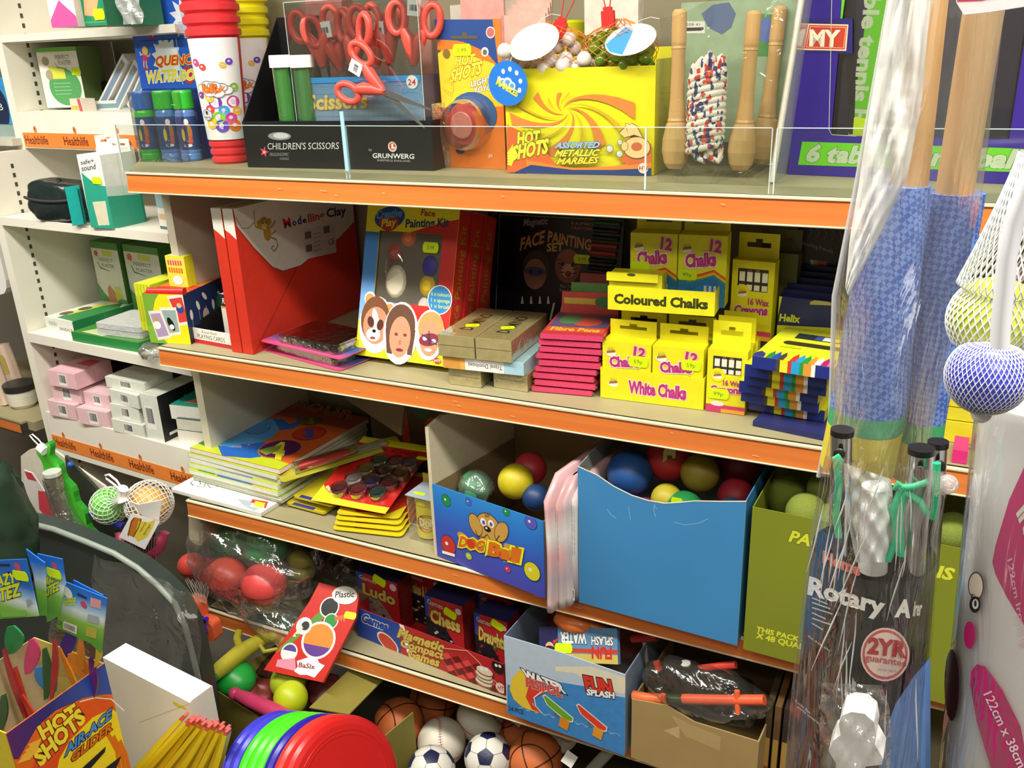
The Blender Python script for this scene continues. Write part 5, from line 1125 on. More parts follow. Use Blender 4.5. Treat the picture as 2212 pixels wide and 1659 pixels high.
def crayons(M,w_,h,lb,dp=.03,tab=.055,st=None):return carton('crayon_box',lb,'box',None,None,None,dp,M=M,wh=(w_,h),c=CHY,topc='d8d018',tab=tab,group='yellow crayon boxes',art=crayon_art,stick=st,seam=False)
def tray(name,lb,M,wd,h,dp,art,cc=CHY,hb_=None):
    t=thing(name,lb,'tray',M);cm=K(cc,.42);m=MB().box(0,wd,0,.0015,0,h,cm);A=Art(m,M,FRONT());art(A,wd,h);part('front_panel',m,t)
    hb_=hb_ or h
    for x in(0,wd-.0015):part('side_panel',MB().add([(x+a_,b,c)for a_ in(0,.0015)for b,c in((.0015,0),(.0015,h),(dp,hb_),(dp,0))],[(0,3,2,1),(4,5,6,7),(1,2,6,5),(0,1,5,4),(2,3,7,6),(0,4,7,3)],cm),t)
    part('base',MB().box(.0015,wd-.0015,.0015,dp,0,.0015,cm),t);part('back_panel',MB().box(.0015,wd-.0015,dp-.0015,dp,.0015,hb_,cm),t);return t
MW,ww=boxM((1297,858),(1519,886),z=ZB+.001);hw=hgt(MW,(1297,793))
def art_white(A,w_,h):logo(A,w_*.13,h*.52,w_*.055);A.ltext('White Chalks',(w_*.28,h*.28),(w_*.84,h*.28),(w_*.28,h*.66),MAG,.05,0,K('f0dce0',.4),.05)
tray('chalk_tray','yellow card tray lettered for white chalks on the second toy shelf',MW,ww,hw,.13,art_white)
hc_=loc(MW,1305,735,.006).z-.003
for(x,y,lb,st)in((.003,.004,'left chalk box in the white chalks tray',[('f',(1379,781),42,24,0,'59p')]),(ww*.505,.004,'right chalk box in the white chalks tray',[('f',(1493,789),42,24,0,'59p')]),(.006,.066,'chalk box behind the left one in the white chalks tray',None),(ww*.51,.066,'chalk box behind the right one in the white chalks tray',None)):
    chalk(MW@T(x,y,.003),ww*.475,hc_,lb,st=st)
MCh,wc=boxM((1313,668),(1543,684),y=.075);zc=MCh.translation.z;hcc=hgt(MCh,(1317,618))
def art_col(A,w_,h):A.ltext('Coloured Chalks',(w_*.06,h*.30),(w_*.94,h*.30),(w_*.06,h*.68),K('3a3c14',.4),.05)
tray('chalk_tray','yellow card tray lettered for coloured chalks, resting on the lower chalk boxes',MCh,wc,hcc,.13,art_col)
hc2=loc(MCh,1355,502,.05).z-.003
chalk(MCh@T(.030,.050,.003),wc*.445,hc2,'left upright chalk box in the coloured chalks tray',st=[('f',(1383,575),42,22,0,'')]);chalk(MCh@T(.030+wc*.455,.050,.003),wc*.445,hc2,'right upright chalk box in the coloured chalks tray',st=[('f',(1485,593),42,24,0,'99p')])
M=MCh@T(.002,.0025,hcc*.1);hx=loc(MCh,1325,590,.004).z-hcc*.1;m=MB().box(0,wc*.50,0,.042,0,hx,K(CHY,.42));m.box(-.003,wc*.47,-.006,.0,hx-.003,hx+.003,K(CHY,.42)).box(-.003,wc*.47,-.008,-.005,hx-.012,hx+.003,K(CHY,.42));Art(m,M,T(0,-.008,0)@FRONT()).ldisc((wc*.22,hx+.001),.008,.003,K('4a4a20',.5))
solo('chalk_box',m,'plain yellow chalk box tucked flap out at the left of the coloured chalks tray','box',M)
# --- crayon boxes
MC_,wcr=boxM((1524,886),(1608,897),z=ZB+.001);hcr=hgt(MC_,(1533,753));tb=hgt(MC_,(1540,690),0,.03)-hcr
crayons(MC_,wcr,hcr,'front crayon box beside the white chalks tray',tab=tb,st=[('f',(1552,850),46,24,0,'99p')])
for k,lb in enumerate(('second crayon box of the row behind the front one','third crayon box of the row behind the front one','rear crayon box of the row behind the front one')):
    crayons(MC_@T(.002+.003*k,.034*(k+1),0),wcr,hcr,lb,tab=tb)
MU,wu=boxM((1578,662),(1668,672),y=.19);hu=hgt(MU,(1583,560));tbu=hgt(MU,(1592,500),0,.03)-hu
MU=MU@T(0,0,-.06);crayons(MU,wu,hu+.06,'upper crayon box standing behind the row of crayon boxes',tab=tbu)
carton('stand_carton','dark carton under the upper crayon box','box',None,None,None,.05,M=T(0,0,ZB+.001-MU.translation.z)@MU,wh=(wu,MU.translation.z-ZB-.003),c='2a2a30')
carton('crayon_box','dim grey green hanging carton behind the upper crayon box','box',None,None,None,.03,M=T(.03,.06,ZB+.001-MU.translation.z)@MU,wh=(wu,.27),c='5a5a34',tab=.04)
# --- pencil packs
NAVY=K('22307e',.35,.1);PCOL=('2a8a3a','2a50b0','4a4638','eae02a','c8402e','2aa0d8','2a9a3a','e09a3a','f0ece4','b02a7a','d86ab0')
def pencils(M,wd,lb,top=False,hp=.020):
    dp=.185;m=MB().box(0,wd,0,dp,0,hp,K('dde02a',.4),mats=dict(front=NAVY,left=K('c8cc20',.4)));A=Art(m,M,FRONT())
    x0,x1=wd*.30,wd*.78;nn=10
    for k in range(nn):A.lrect(x0+(x1-x0)*k/nn,x0+(x1-x0)*(k+1)/nn,0,hp,K(('4a4638','eae02a','eae02a','c8402e','2aa0d8','2aa0d8','2a9a3a','e09a3a','e09a3a','f0ece4')[k],.35))
    if top:
        B=Art(m,M,TOPP(hp));n2=11
        for k in range(n2):
            a_=wd*(.16+.82*k/n2);b_=wd*(.16+.82*(k+1)/n2);B.lpoly([(a_,0),(b_,0),(b_,.022),((a_+b_)/2,.042),(a_,.022)],K(PCOL[k],.35))
        B.lpoly([(0,.0),(wd*.14,0),(wd*.12,.02),(wd*.05,.03),(0,.02)],NAVY);B.lrect(wd*.25,wd*.95,.085,.105,K('3a3420',.5));B.ldisc((wd*.25,.095),.01,.01,K('3a3420',.5));B.lrect(wd*.25,wd*.95,.125,.155,K('26303a',.5))
        for k,cc in enumerate(('3a5a9a','e8e8e0','e8d03a','e07a3a','c83a3a')):B.lrect(wd*(.5+.1*k),wd*(.6+.1*k),.128,.15,K(cc,.4))
    o=solo('pencil_pack',m,lb,'pack',M,'stacked coloured pencil packs')
    if top:sticker(o,M,TOPP(hp),(1707,750),46,14,0,'1.49')
    return o
seq=[((1616,884),(1780,912)),((1600,866),(1768,893)),((1596,846),(1766,873)),((1607,829),(1784,857)),((1608,811),(1785,839)),((1624,794),(1800,822))]
z=ZB+.012;nm=('bottom one','second from the bottom','third from the bottom','fourth from the bottom','second from the top','top one')
for k,(p,q_)in enumerate(seq):
    M,wd=boxM(p,q_,z=z);pencils(M,wd,'yellow pack of coloured pencils, '+nm[k]+' of the pencil stack',k==5,.0215);z+=.0225
# Helix packs behind
MH,wh_=boxM((1674,770),(1812,790),y=.20);MH=T(0,0,ZB+.001-MH.translation.z)@MH;hh=hgt(MH,(1690,640))
def art_hx(A,w_,h):
    A.poly([(1690,640),(1830,650),(1830,716),(1790,708),(1676,702)],K('1c2262',.4));A.text('Helix',(1683,693),(1728,697),(1685,678),K('dbe03a',.4),.04)
    A.poly([(1700,716),(1830,722),(1830,745),(1690,730)],K('20242c',.4));A.poly([(1757,720),(1770,721),(1766,734),(1752,733)],K('2a6a9a',.4));A.poly([(1772,721),(1786,722),(1783,736),(1768,735)],WHT);A.poly([(1786,722),(1798,723),(1796,737),(1783,736)],K('e07a3a',.4))
    A.poly([(1750,652),(1774,643),(1796,655),(1795,660),(1750,658)],K('b8ae6a',.4))
carton('pencil_pack','upright navy and yellow pencil pack lettered Helix behind the pencil stack','pack',None,None,None,.02,M=MH,wh=(wh_,hh),c='d8d82a',topc='1c2262',art=art_hx,seam=False)
for k in range(5):
    carton('pencil_pack','navy pencil pack standing '+('first','second','third','fourth','fifth')[k]+' behind the upright lettered one','pack',None,None,None,.012,M=MH@T(.002*k,.024+.018*k,0),wh=(wh_,hh+.008*(k+1)),c='141a4a',seam=False,group='navy pencil packs')
def art_cp(A,w_,h):
    A.text('Colouring Pencils',(1722,525),(1800,548),(1722,516),K('8a8a96',.4)); 
    for k,cc in enumerate(('b8b8b0','b8763a','b03a4a','c83a5a')):A.poly([(1750+9*k,561+k),(1758+9*k,562+k),(1760+9*k,576+k),(1752+9*k,575+k)],K(cc,.4))
    for k in range(6):A.band([(1730+16*k,485),(1738+16*k,498+3*k),(1728+17*k,512+2*k)],2,K('7a2a3a',.4))
MD_,wdd=boxM((1712,640),(1850,650),y=.30);MD_=T(0,0,ZB+.001-MD_.translation.z)@MD_
carton('pencil_box','large dark blue box of colouring pencils at the back of the second toy shelf','box',None,None,None,.03,M=MD_,wh=(wdd,.365),c='101228',art=art_cp,seam=False)
M,wd=boxM((1626,920),(1778,952),z=ZB+.0006);carton('blue_pack','flat navy pack lying under the pencil stack','pack',None,None,None,.16,M=M,wh=(wd,.010),c='23285e',topc='2c3068',seam=False)
# things glimpsed right of the poles
for(p,q_,tp,cc,lb,dp,sd)in(((2008,948),(2108,962),(2018,905),'d8cf2a','lower flat yellow carton right of the parasol sticks',.12,'8a862a'),): 
    _,My,wy,hy=carton('yellow_carton',lb,'box',p,q_,tp,dp,z=ZB+.001,c=cc,side=sd,seam=False)
for k in range(3):carton('yellow_carton',('second','third','top')[k]+' flat yellow carton of the pile right of the parasol sticks','box',None,None,None,.12,M=My@T(.002*k,.004,(hy*.62+.001)*(k+1)+hy*.4),wh=(wy,hy*.6),c='d2c82a',side='7a762a',seam=False)
for k,(u,v)in enumerate(((2055,998),(2098,975))):
    M,wd=boxM((u,v),(u+32,v+5),z=ZB+.001+.0*k);carton('pink_pack','bright pink pack '+('left','right')[k]+' of two below the yellow cartons at the right','pack',None,None,None,.06,M=M,wh=(wd,.022),c='d82a78',seam=False)
p=onY(2120,640,.12);solo('pink_case',MB().tube([(-.05,0,ZB-p.z+.003),(-.04,0,ZB-p.z+.08),(0,0,-.05),(.02,0,0),(.05,0,.06)],.022,K('c8286a',.3),12),'bright pink case between the parasol sticks and the netted ball','case',T(p.x,p.y,p.z))
# ------------------------------------------------------------------ third shelf
# --- colouring books
def book(M,wd,dp,th,cover,edge='e8e6dc',lb='',art=None,name='colouring_book',grp='stack of colouring books'):
    m=MB().box(0,wd,0,dp,0,th,K(cover,.35));m.box(.002,wd+.0004,-.0004,dp-.002,th*.12,th*.88,K(edge,.6,.1))
    if art:A=ArtC(m,M,TOPP(th),wd,dp);art(A,wd,dp)
    return solo(name,m,lb,'book',M,grp)
a=onZ(370,1055,ZC+.012);b=onZ(563,1108,ZC+.012);MP=frame((a.x,a.y,ZC+.001),(b-a),z=(0,0,1));wp_=(b-a).length
def art_pad(A,w_,d):
    pts=[(.14+.02*math.cos(t*.7)*(1-t/12),.035+.016*math.sin(t*.7)*(1-t/12))for t in range(10)]
    A.band([(418,1049),(412,1043),(417,1038),(430,1038),(434,1045),(425,1051),(440,1052),(444,1044)],2,K('4a4a4e',.5));A.band([(448,1046),(455,1054),(470,1052),(466,1046)],1.6,K('4a4a4e',.5))
    A.poly([(512,1078),(545,1082),(566,1096),(548,1104),(526,1092)],K('b0bcc8',.4));A.poly([(545,1078),(580,1084),(574,1098),(540,1090)],K('c83a3a',.4));A.poly([(543,1086),(572,1092),(568,1099),(540,1094)],WHT);A.poly([(552,1082),(574,1087),(566,1098),(548,1092)],K('e8d82a',.4))
book(MP,wp_,.34,.011,'f6f5f2',lb='large white pad with a small swirl drawing at the foot of the colouring book stack',art=art_pad,name='drawing_pad',grp=None)
a=onY(410,965,.08);b=onZ(603,1013,a.z);HS_=a.z-(ZC+.013);MT_=frame((a.x,a.y,0),(b-a),z=(0,0,1));wt_=(b-a).length;random.seed(11)
BK_spec=[('c8bf9a',.010,-.004,'lowest colouring book, thin with cream cover'),('8ab03a',.012,-.010,'second lowest colouring book, lime edged'),('b4cc2a',.013,-.016,'third lowest colouring book with lime cover and blue patch'),('b8cc34',.014,-.008,'middle colouring book with lime cover'),('d8d4c4',.012,-.006,'colouring book third from the top with pale cover'),('a8c43a',.013,-.004,'colouring book second from the top with lime cover')]
tot=sum(s_[1]for s_ in BK_spec)+.014;f_=HS_/tot;z=ZC+.0125
for k,(cc,th,dy,lb)in enumerate(BK_spec):
    Mk=MT_@T(random.uniform(-.008,.004),dy,z)@RZ(random.uniform(-1.5,1.5))
    def art_bk(A,w_,d,k=k):
        if k in(2,3):A.lpoly([(w_*.1,.004),(w_*.3,.004),(w_*.25,.03),(w_*.08,.03)],K('3a8a3a',.4));A.lpoly([(w_*.32,.002),(w_*.72,.002),(w_*.75,.022),(w_*.34,.03)],K('2a58c0',.4))
        if k==2:A.ltext('COLOUR',(w_*.7,.004),(w_*.92,.004),(w_*.7,.016),K('c86a7a',.4),.02)
    book(Mk,wt_,.36,th*f_-.0006,cc,lb=lb,art=art_bk);z+=th*f_
MK=MT_@T(0,0,z)
def art_col(A,w_,d):
    B=lambda pts,h_:A.poly(pts,K(h_,.4))
    A.lrect(0,w_,0,d,K('d8632a',.4));A.lpoly([(0,0),(w_,0),(w_,d*.10),(w_*.7,d*.13),(w_*.35,d*.12),(0,d*.2)],K('c4d42a',.4));A.lrect(0,w_,d*.75,d,K('b04a3a',.4))
    B([(432,948),(455,940),(470,958),(450,966),(428,958)],'3a7a2a')
    BE='4a9ad8';BD='2466c0'
    B([(470,962),(520,968),(570,970),(575,985),(540,990),(480,985)],BD);B([(455,950),(470,938),(486,925),(520,915),(545,905),(590,903),(606,912),(600,930),(590,945),(560,956),(545,968),(500,967),(460,958)],BE);B([(520,960),(570,955),(592,968),(560,988),(530,985)],BD)
    B([(590,904),(612,906),(625,916),(640,912),(642,902),(650,903),(650,916),(632,926),(605,930)],BD);A.disc((555,926),30,K('3a86cc',.4),30);A.band([(528,930),(540,938),(562,938),(580,930),(585,915)],1.5,K('1a3a6a',.4));A.disc((580,921),2.5,WHT);A.disc((580,921),1.3,BLK)
    for u,v in((462,956),(470,958),(478,957),(504,965),(512,966),(519,965),(538,961),(546,958)):A.disc((u,v),4,K('e87aa0',.4),2)
    A.disc((672,910),25,K('6a5a1a',.4),25);A.text('5',(666,915),(678,916),(668,904),K('a08a2a',.4),.05);A.disc((668,937),36,K('b02a1e',.4),36);A.disc((668,937),31,K('c8381e',.4),31);A.text('3',(655,944),(678,947),(658,928),K('3a4aa0',.4),.07)
    A.disc((605,970),46,K('d8702a',.4),46);A.disc((605,970),44,K('5a1a5a',.4),43);A.text('4',(580,985),(612,992),(588,955),K('e8e02a',.4),.09)
    for tx,p,q_,r_ in(('C',(585,872),(602,875),(590,858)),('O',(612,877),(648,882),(618,861)),('L',(655,882),(664,884),(660,868)),('O',(664,888),(694,892),(672,872)),('U',(700,896),(728,900),(708,878)),('R',(735,902),(760,906),(742,886))):A.text(tx,p,q_,r_,K('b05a3a',.4),.01,0,K('c8a088',.4),.03)
    B([(556,975),(580,968),(610,962),(600,975),(575,985)],'8aa03a')
book(MK,wt_,.36,.014*f_*.9,'d8632a',lb='top colouring book with blue elephant cover and numbered circles',art=art_col)
# --- packs between the books and the dog ball box
YPC=K('d8ca1e',.4);REDP=K('c8251e',.35)
def pots(A,w_,d):A.lpoly([(0,0),(w_,0),(w_,d*.12),(w_*.5,d*.10),(w_*.1,d*.2),(0,d*.3)],YPC)
a=onZ(672,1080,.600);b=onZ(832,1110,.600);c_=onZ(780,958,.66);MPt=frame(a,b-a,y=(c_-a));wq=(b-a).length;dq=abs((MPt.inverted()@c_).y)
dq=.20;n_=(onZ(780,958,.62)-a);MPt=frame(a,b-a,z=(0,-.25,1));wq2=wq*1.0
m=MB().rbox(0,wq,0,.26,-.0012,0,.012,K('c0221c',.35));A=ArtC(m,MPt,Matrix(),wq,.26)
A.lpoly([(0,0),(wq,0),(wq,.022),(wq*.6,.020),(wq*.25,.022),(wq*.04,.05),(0,.06)],K('ece02a',.4));A.lpoly([(wq*.04,.052),(wq*.25,.024),(wq*.26,.027),(wq*.06,.06)],K('f0c8a0',.4))
A.lrect(0,wq,.235,.26,YPC);A.ltext('Paint Craft',(wq*.1,.215),(wq*.9,.215),(wq*.1,.230),K('7a2020',.4),.04)
o=solo('paint_pot_card',m,'red and yellow blister card of round paint pots, top one of its pile','blister card',MPt)
pc=('6a2a3a','8a2a34','2a4a4a','a89a9a','3a2a5a','7a2a3a','9a8a4a','4a2430','8a5a34','3a6a4a','a06a70','8a7a7a')
rad=wq*.115;PC=((.34,.045),(.58,.050),(.83,.055),(.42,.085),(.66,.088),(.90,.092),(.48,.125),(.72,.128),(.94,.13),(.56,.165),(.78,.168),(.96,.17))
m=MB()
for(x,y),cc in zip(PC,pc):m.lathe([(0,.001),(rad*.85,.001),(rad*.85,.012),(0,.013)],K(cc,.4),16,T(wq*x-wq*.06,y,0))
part('paint_pots',m,o)
m=MB()
for(x,y)in PC:m.lathe([(rad*1.05,0),(rad*1.0,.014),(rad*.9,.019),(rad*.5,.017),(0,.0172)],clear(gloss=.75,rough=.05,bump=.1),18,T(wq*x-wq*.06,y,0))
part('clear_bubble',m,o);sticker(o,MPt,T(0,0,.0),(912,991),26,10,0,'')
for k in range(4):
    a=onZ(716+3*k,1143-11*k,ZC+.006+.008*k);b=onZ(868-2*k,1160-13*k,ZC+.006+.008*k);Mk=frame(a,b-a,z=(0,-.06,1));wk=(b-a).length
    m=MB().rbox(0,wk,0,.22,-.001,0,.012,K('d4c41e',.4));A=ArtC(m,Mk,Matrix(),wk,.22);A.lpoly([(wk*.1,.05),(wk*.3,.015),(wk*.8,.02),(wk,.06),(wk,.2),(wk*.1,.2)],K('b8301e',.4))
    solo('paint_pot_card',m,('lowest','second lowest','third lowest','fourth lowest')[k]+' yellow edged card in the paint pot pile','blister card',Mk,'yellow edged cards in the paint pot pile')
for k,(p,q_,zz,cc,lb)in enumerate((((617,1086),(700,1108),.012,'c8b81e','yellow sheet pack lying beside the white drawing pad'),((632,1070),(716,1092),.034,'d0c024','upper yellow sheet pack lying beside the white drawing pad'))):
    a=onZ(p[0],p[1],ZC+zz);b=onZ(q_[0],q_[1],ZC+zz);Mk=frame(a,b-a,z=(0,-.03,1));m=MB().rbox(0,(b-a).length,0,.30,-.006,0,.008,K(cc,.4));A=ArtC(m,Mk,Matrix(),.2,.3);A.lrect(.02,.09,.0,.012,K('3a3a8a',.4));solo('sheet_pack',m,lb,'pack',Mk)
# blow pen pack lying against the books
a=onZ(602,1030,.640);b=onZ(650,1036,.625);e_=onZ(868,950,.66);ax=(e_-a).normalized();Mk=frame(a,ax,z=(0,-.3,1));L_=(e_-a).length
m=MB().rbox(0,L_*.98,-.028,.028,-.001,0,.010,K('b0a832',.4));o=solo('pen_card',m,'narrow card with a fat red pen under clear plastic, lying against the colouring books','blister card',Mk)
part('fat_pen',MB().tube([(L_*.16,0,.011),(L_*.22,0,.012),(L_*.52,0,.012),(L_*.56,0,.011)],.011,K('c8201c',.3),12,rs=[.009,.0115,.0115,.008]),o)
part('clear_bubble',MB().rbox(L_*.12,L_*.62,-.016,.016,0,.024,.010,clear(gloss=.7,rough=.05),axis='x').rbox(L_*.62,L_*.86,-.013,.013,0,.016,.006,clear(gloss=.8,rough=.06,milky=.12),axis='x'),o)
# dark cartons at the back and leaning board
carton('craft_carton','dark brown carton with red stripe behind the paint pot cards','box',None,None,None,.05,M=T(onY(800,900,.36).x,.36,ZC+.001)@RZ(-4),wh=(.34,.33),c='4a3020',topc='3a2a1e',art=lambda A,w_,h:(A.lpoly([(w_*.32,0),(w_*.40,0),(w_*.34,h),(w_*.27,h)],K('b82a2a',.4)),A.ldisc((w_*.5,h*.6),.03,.03,K('2a5a3a',.4)),A.ldisc((w_*.62,h*.45),.03,.03,K('a83a2a',.4))))
a=onY(748,858,.28);b=onY(872,940,.20);Mk=frame(b,(a-b),z=(.55,-.1,.8));m=MB().box(0,(a-b).length,0,.008,-.0,.16,K('6a5232',.5),mats=dict(bottom=K('c4b690',.5)))
solo('leaning_board',m,'brown board with pale edge leaning behind the colouring books','board',Mk)
# play dough pack
M,wd=boxM((884,1163),(938,1178),z=ZC+.001);h=hgt(M,(867,1070));o=thing('dough_pack','clear pack with a yellow tub of modelling dough beside the dog ball box','pack',M)
part('clear_box',MB().rbox(-.002,wd,0,.075,0,h,.008,clear(gloss=.3,rough=.07,milky=.03)).box(-.002,wd,.0,.075,h,h+.0012,K('a8b4c0',.4)),o)
r=wd*.44;m=MB().lathe([(0,.003),(r*.9,.003),(r,h*.05),(r*.96,h*.78),(r*1.02,h*.80),(r*1.02,h*.94),(0,h*.94)],K('e0d22a',.35),24,T(wd*.5,.038,0));part('tub',m,o)
m2=MB();A=Art(m2,Matrix(),Matrix());A.ldisc((0,h*.40),r*.8,h*.2,K('8a2a1e',.4));A.ldisc((0,h*.42),r*.7,h*.14,K('b8602a',.4));A.ltext('Doh',(-r*.55,h*.36),(r*.6,h*.33),(-r*.55,h*.52),K('f0e8c0',.4),.05);mm=MB()
for i,p in enumerate(m2.v):an=-PI/2+.35+p.x/r;rr=r+.0006+p.z;m2.v[i]=Vector((wd*.5+rr*math.cos(an),.038+rr*math.sin(an),p.y))
part('tub_label',m2,o);sticker(o,M,TOPP(h),(906,1067),30,10,0,'')
carton('yellow_card','yellow card with red edge standing behind the dough pack','card',None,None,None,.004,M=M@T(-.01,.085,0),wh=(wd,h*1.15),c='c4a83a',side='c85a2a',seam=False)
# --- dog ball box
MDg,wd_=boxM((945,1201),(1178,1294),z=ZC+.001);hd=hgt(MDg,(938,1045));DD=.30
DBL=grad(((0.,'4a4ab0'),(.45,'3a5ac0'),(.75,'2a78d0'),(1.,'2f8ad8')),'Z',0,hd);INN=K('8a7450',.7,.15,scale=12)
t=thing('dog_ball_box','blue open display box with printed puppy, holding rubber dog balls','box',MDg)
m=MB().box(0,wd_,0,.002,0,hd,DBL,mats=dict(back=INN));A=ArtC(m,MDg,FRONT(),wd_,hd)
def pb_(c,r,cc,ry=None):A.disc(c,r*1.08,K('1a3a6a',.4),(ry or r)*1.08);A.disc(c,r,K(cc,.35),ry or r);A.disc((c[0]-r*.25,c[1]-r*.25),r*.22,K('e8e8d8',.35))
for c,r,cc,ry in(((964,1081),9,'1f8a4a',10),((1012,1084),6,'3a6ac0',7),((1094,1106),7,'1f8a4a',7),((1147,1129),12,'5a5ac0',12),((969,1177),14,'c8382e',16),((1013,1201),6,'b8c83a',6),((1097,1229),6,'c83a6a',6),((1150,1234),16,'d8d02a',17)):pb_(c,r,cc,ry)
DG=K('c89a4a',.45);DL=K('4a3010',.5)
A.disc((1056,1145),28,DL,31);A.disc((1056,1145),26.5,DG,29.5);A.disc((1028,1133),13,DL,20,20);A.disc((1028,1133),12,DG,18.5,20);A.disc((1084,1149),13,DL,22,-25);A.disc((1084,1149),12,DG,20.5,-25)
for k in(-3,0,3):A.poly([(1052+k,1116),(1054+2*k,1104),(1054+k,1116)],DL)
A.disc((1045,1127),6,WHT,7);A.disc((1062,1131),6,WHT,7);A.disc((1046,1128),3,K('5a4ab0',.4),4);A.disc((1062,1132),3,K('5a4ab0',.4),4);A.disc((1054,1142),7,BLK,5);A.disc((1052,1140),2,WHT)
A.band([(1028,1145),(1034,1158),(1046,1160),(1054,1153),(1060,1165),(1072,1168),(1080,1156)],1.4,DL);A.disc((1003,1161),13,DG,8,-20);A.disc((1103,1185),13,DG,8,-20)
A.text('DOG',(992,1178),(1046,1190),(996,1158),K('d86a1e',.4),.06,0,K('ece82a',.4),.09);A.text('Ball',(1054,1196),(1124,1214),(1058,1170),K('d8701e',.4),.06,0,K('ece82a',.4),.09)
A.disc((1018,1173),8,K('c8401e',.4));A.poly([(957,1188),(984,1196),(984,1202),(957,1194)],WHT)
part('front_panel',m,t)
hL=hgt(MDg,(921,926));m=MB();pf=[(.002,0),(.002,hL*1.0),(.05,hL*1.04),(.12,hL),(DD,hL),(DD,0)];N=len(pf)
m.add([(x,a_,b_)for x in(-.0105,-.001)for a_,b_ in pf],[tuple(range(N))[::1],tuple(range(N,2*N))[::-1]]+[(i,(i+1)%N,(i+1)%N+N,i+N)for i in range(N)],K('d8ccae',.6,.1),None)
part('flap',m,t,'pale raised side flap')
m=MB().box(0,.002,.002,DD,0,hd*.98,INN).box(wd_-.002,wd_,.002,DD,0,hd,INN).box(.002,wd_-.002,DD-.002,DD,0,hL,INN).box(0,wd_,.002,DD,0,.002,INN);part('side_panel',m,t)
def ball(name,c,r,M,y,mat,lb,grp=None,sc=1,cat='ball',**k):
    p=onP(c[0],c[1],M@Vector((0,y,0)),M.to_3x3()@Vector((0,1,0)))if M is not None else onY(c[0],c[1],y)
    R=r*dep(p)/FPX*sc
    return solo(name,MB().sphere((0,0,0),R,mat,n=32,m=20,**k),lb,cat,T(*p),grp)
RB_=dict(rough=.5,noise=.12)
ball('rubber_ball',(1114,1040),39,MDg,.10,K('c8b81e',.45,.15),'yellow rubber ball in the dog ball box','dog balls');ball('rubber_ball',(1146,1012),36,MDg,.17,K('b02a34',.45,.15),'red rubber ball behind the yellow one in the dog ball box','dog balls')
ball('rubber_ball',(1158,1075),30,MDg,.10,K('1c3a6a',.45),'dark blue rubber ball at the right of the dog ball box','dog balls');ball('rubber_ball',(1028,1052),38,MDg,.09,K('4a9a6a',.4),'green rubber ball wrapped in film in the dog ball box','dog balls')
p=onP(1030,1052,MDg@Vector((0,.085,0)),MDg.to_3x3()@Vector((0,1,0)));crumple('film_wrap','clear film round the green ball in the dog ball box','wrap',p,.042,.034,.036,5,amp=.10,n=26)
# --- magazines / slim packs between the boxes
for k,(u,v,cc,cs,lb,lean)in enumerate(((1179,1322,'d8a8ac','e0c0bc','leftmost slim pink and white pack standing between the dog ball box and blue box',0),(1200,1312,'e8b4b0','d8ccc8','second slim pink pack between the dog ball box and blue box',0),(1216,1306,'c8b8bc','d8d0d0','third slim pale pack between the dog ball box and blue box',0),(1234,1300,'dcdcd8','4a4a4e','rightmost slim pack with small print on its spine',0))):
    a=onZ(u,v,ZC+.001);ht_=.275 if k!=0 else .29;M=frame(a,(1,-.16,0),z=(0,0,1));th=.0135;m=MB()
    wave=lambda z,s_:.0035*math.sin(14*z+k)*s_
    vs=[];nz=14
    for j in range(nz+1):
        z_=ht_*j/nz
        for(x,y)in((0,.004),(th*.5,-.001),(th,.003),(th,.22),(0,.22)):
            cut=max(0,z_-ht_*.86)*1.1
            vs.append((x+wave(z_,1),y+(cut if y<.1 else 0),z_))
    fs=[(j*5+i,j*5+(i+1)%5,(j+1)*5+(i+1)%5,(j+1)*5+i)for j in range(nz)for i in range(5)]+[(4,3,2,1,0),tuple(nz*5+i for i in range(5))]
    m.add(vs,fs,grad(((0.,cs),(.25,'b8aab0'),(.45,cc),(.6,'e8e4e0'),(.8,cc),(1.,'e0b0b0')),'Z',0,ht_,.3),None,True)
    if k in(1,3):
        A=Art(m,M,T(0,-.0035,0)@FRONT())
        for j in range(2):A.ltext('Contents not suitable under 36 months',(th*(.8-.35*j),ht_*.82),(th*(.8-.35*j),ht_*.42),(th*(.8-.35*j)+th*.18,ht_*.82),K('505058',.5))
        if k==3:barcode(A,th*.1,ht_*.03,th*.7,ht_*.10,8)
    solo('slim_pack',m,lb,'pack',M,'slim packs standing between the boxes')
# --- blue box with balls
MBx,wb2=boxM((1251,1301),(1592,1395),z=ZC+.001);DBX=.26
BLB=K('3d86be',.45,.10,scale=6);INB=K('8a9088',.7,.1)
A0=Art(MB(),MBx,FRONT());prof=[A0.q(p)for p in((1262,1010),(1290,1026),(1325,1050),(1365,1070),(1400,1081),(1435,1087),(1470,1085),(1500,1082),(1560,1083),(1603,1081))]
prof[0]=(0,prof[0][1]);prof[-1]=(wb2,prof[-1][1])
t=thing('blue_box','large plain blue open box full of coloured rubber balls','box',MBx)
m=MB();m.prism([(0,0),(wb2,0)]+prof[::-1],.002,BLB,FRONT(),K('d8d4c4',.6));A=Art(m,MBx,FRONT())
for pts in([(1312,1100),(1320,1112),(1332,1120)],[(1415,1088),(1412,1100),(1416,1116)],[(1455,1128),(1480,1134),(1510,1130),(1530,1120)],[(1413,1092),(1420,1100)],[(1358,1095),(1362,1122)]):A.band(pts,1.1,K('8fbfe0',.4))
for i in range(len(prof)-1):
    a_,b_=prof[i],prof[i+1];m.add([(a_[0],-.0005,a_[1]-.0012),(b_[0],-.0005,b_[1]-.0012),(b_[0],-.0005,b_[1]+.0002),(a_[0],-.0005,a_[1]+.0002)],[(0,1,2,3)],K('c8d0cc',.6))
part('front_panel',m,t);hl,hr=prof[0][1],prof[-1][1]
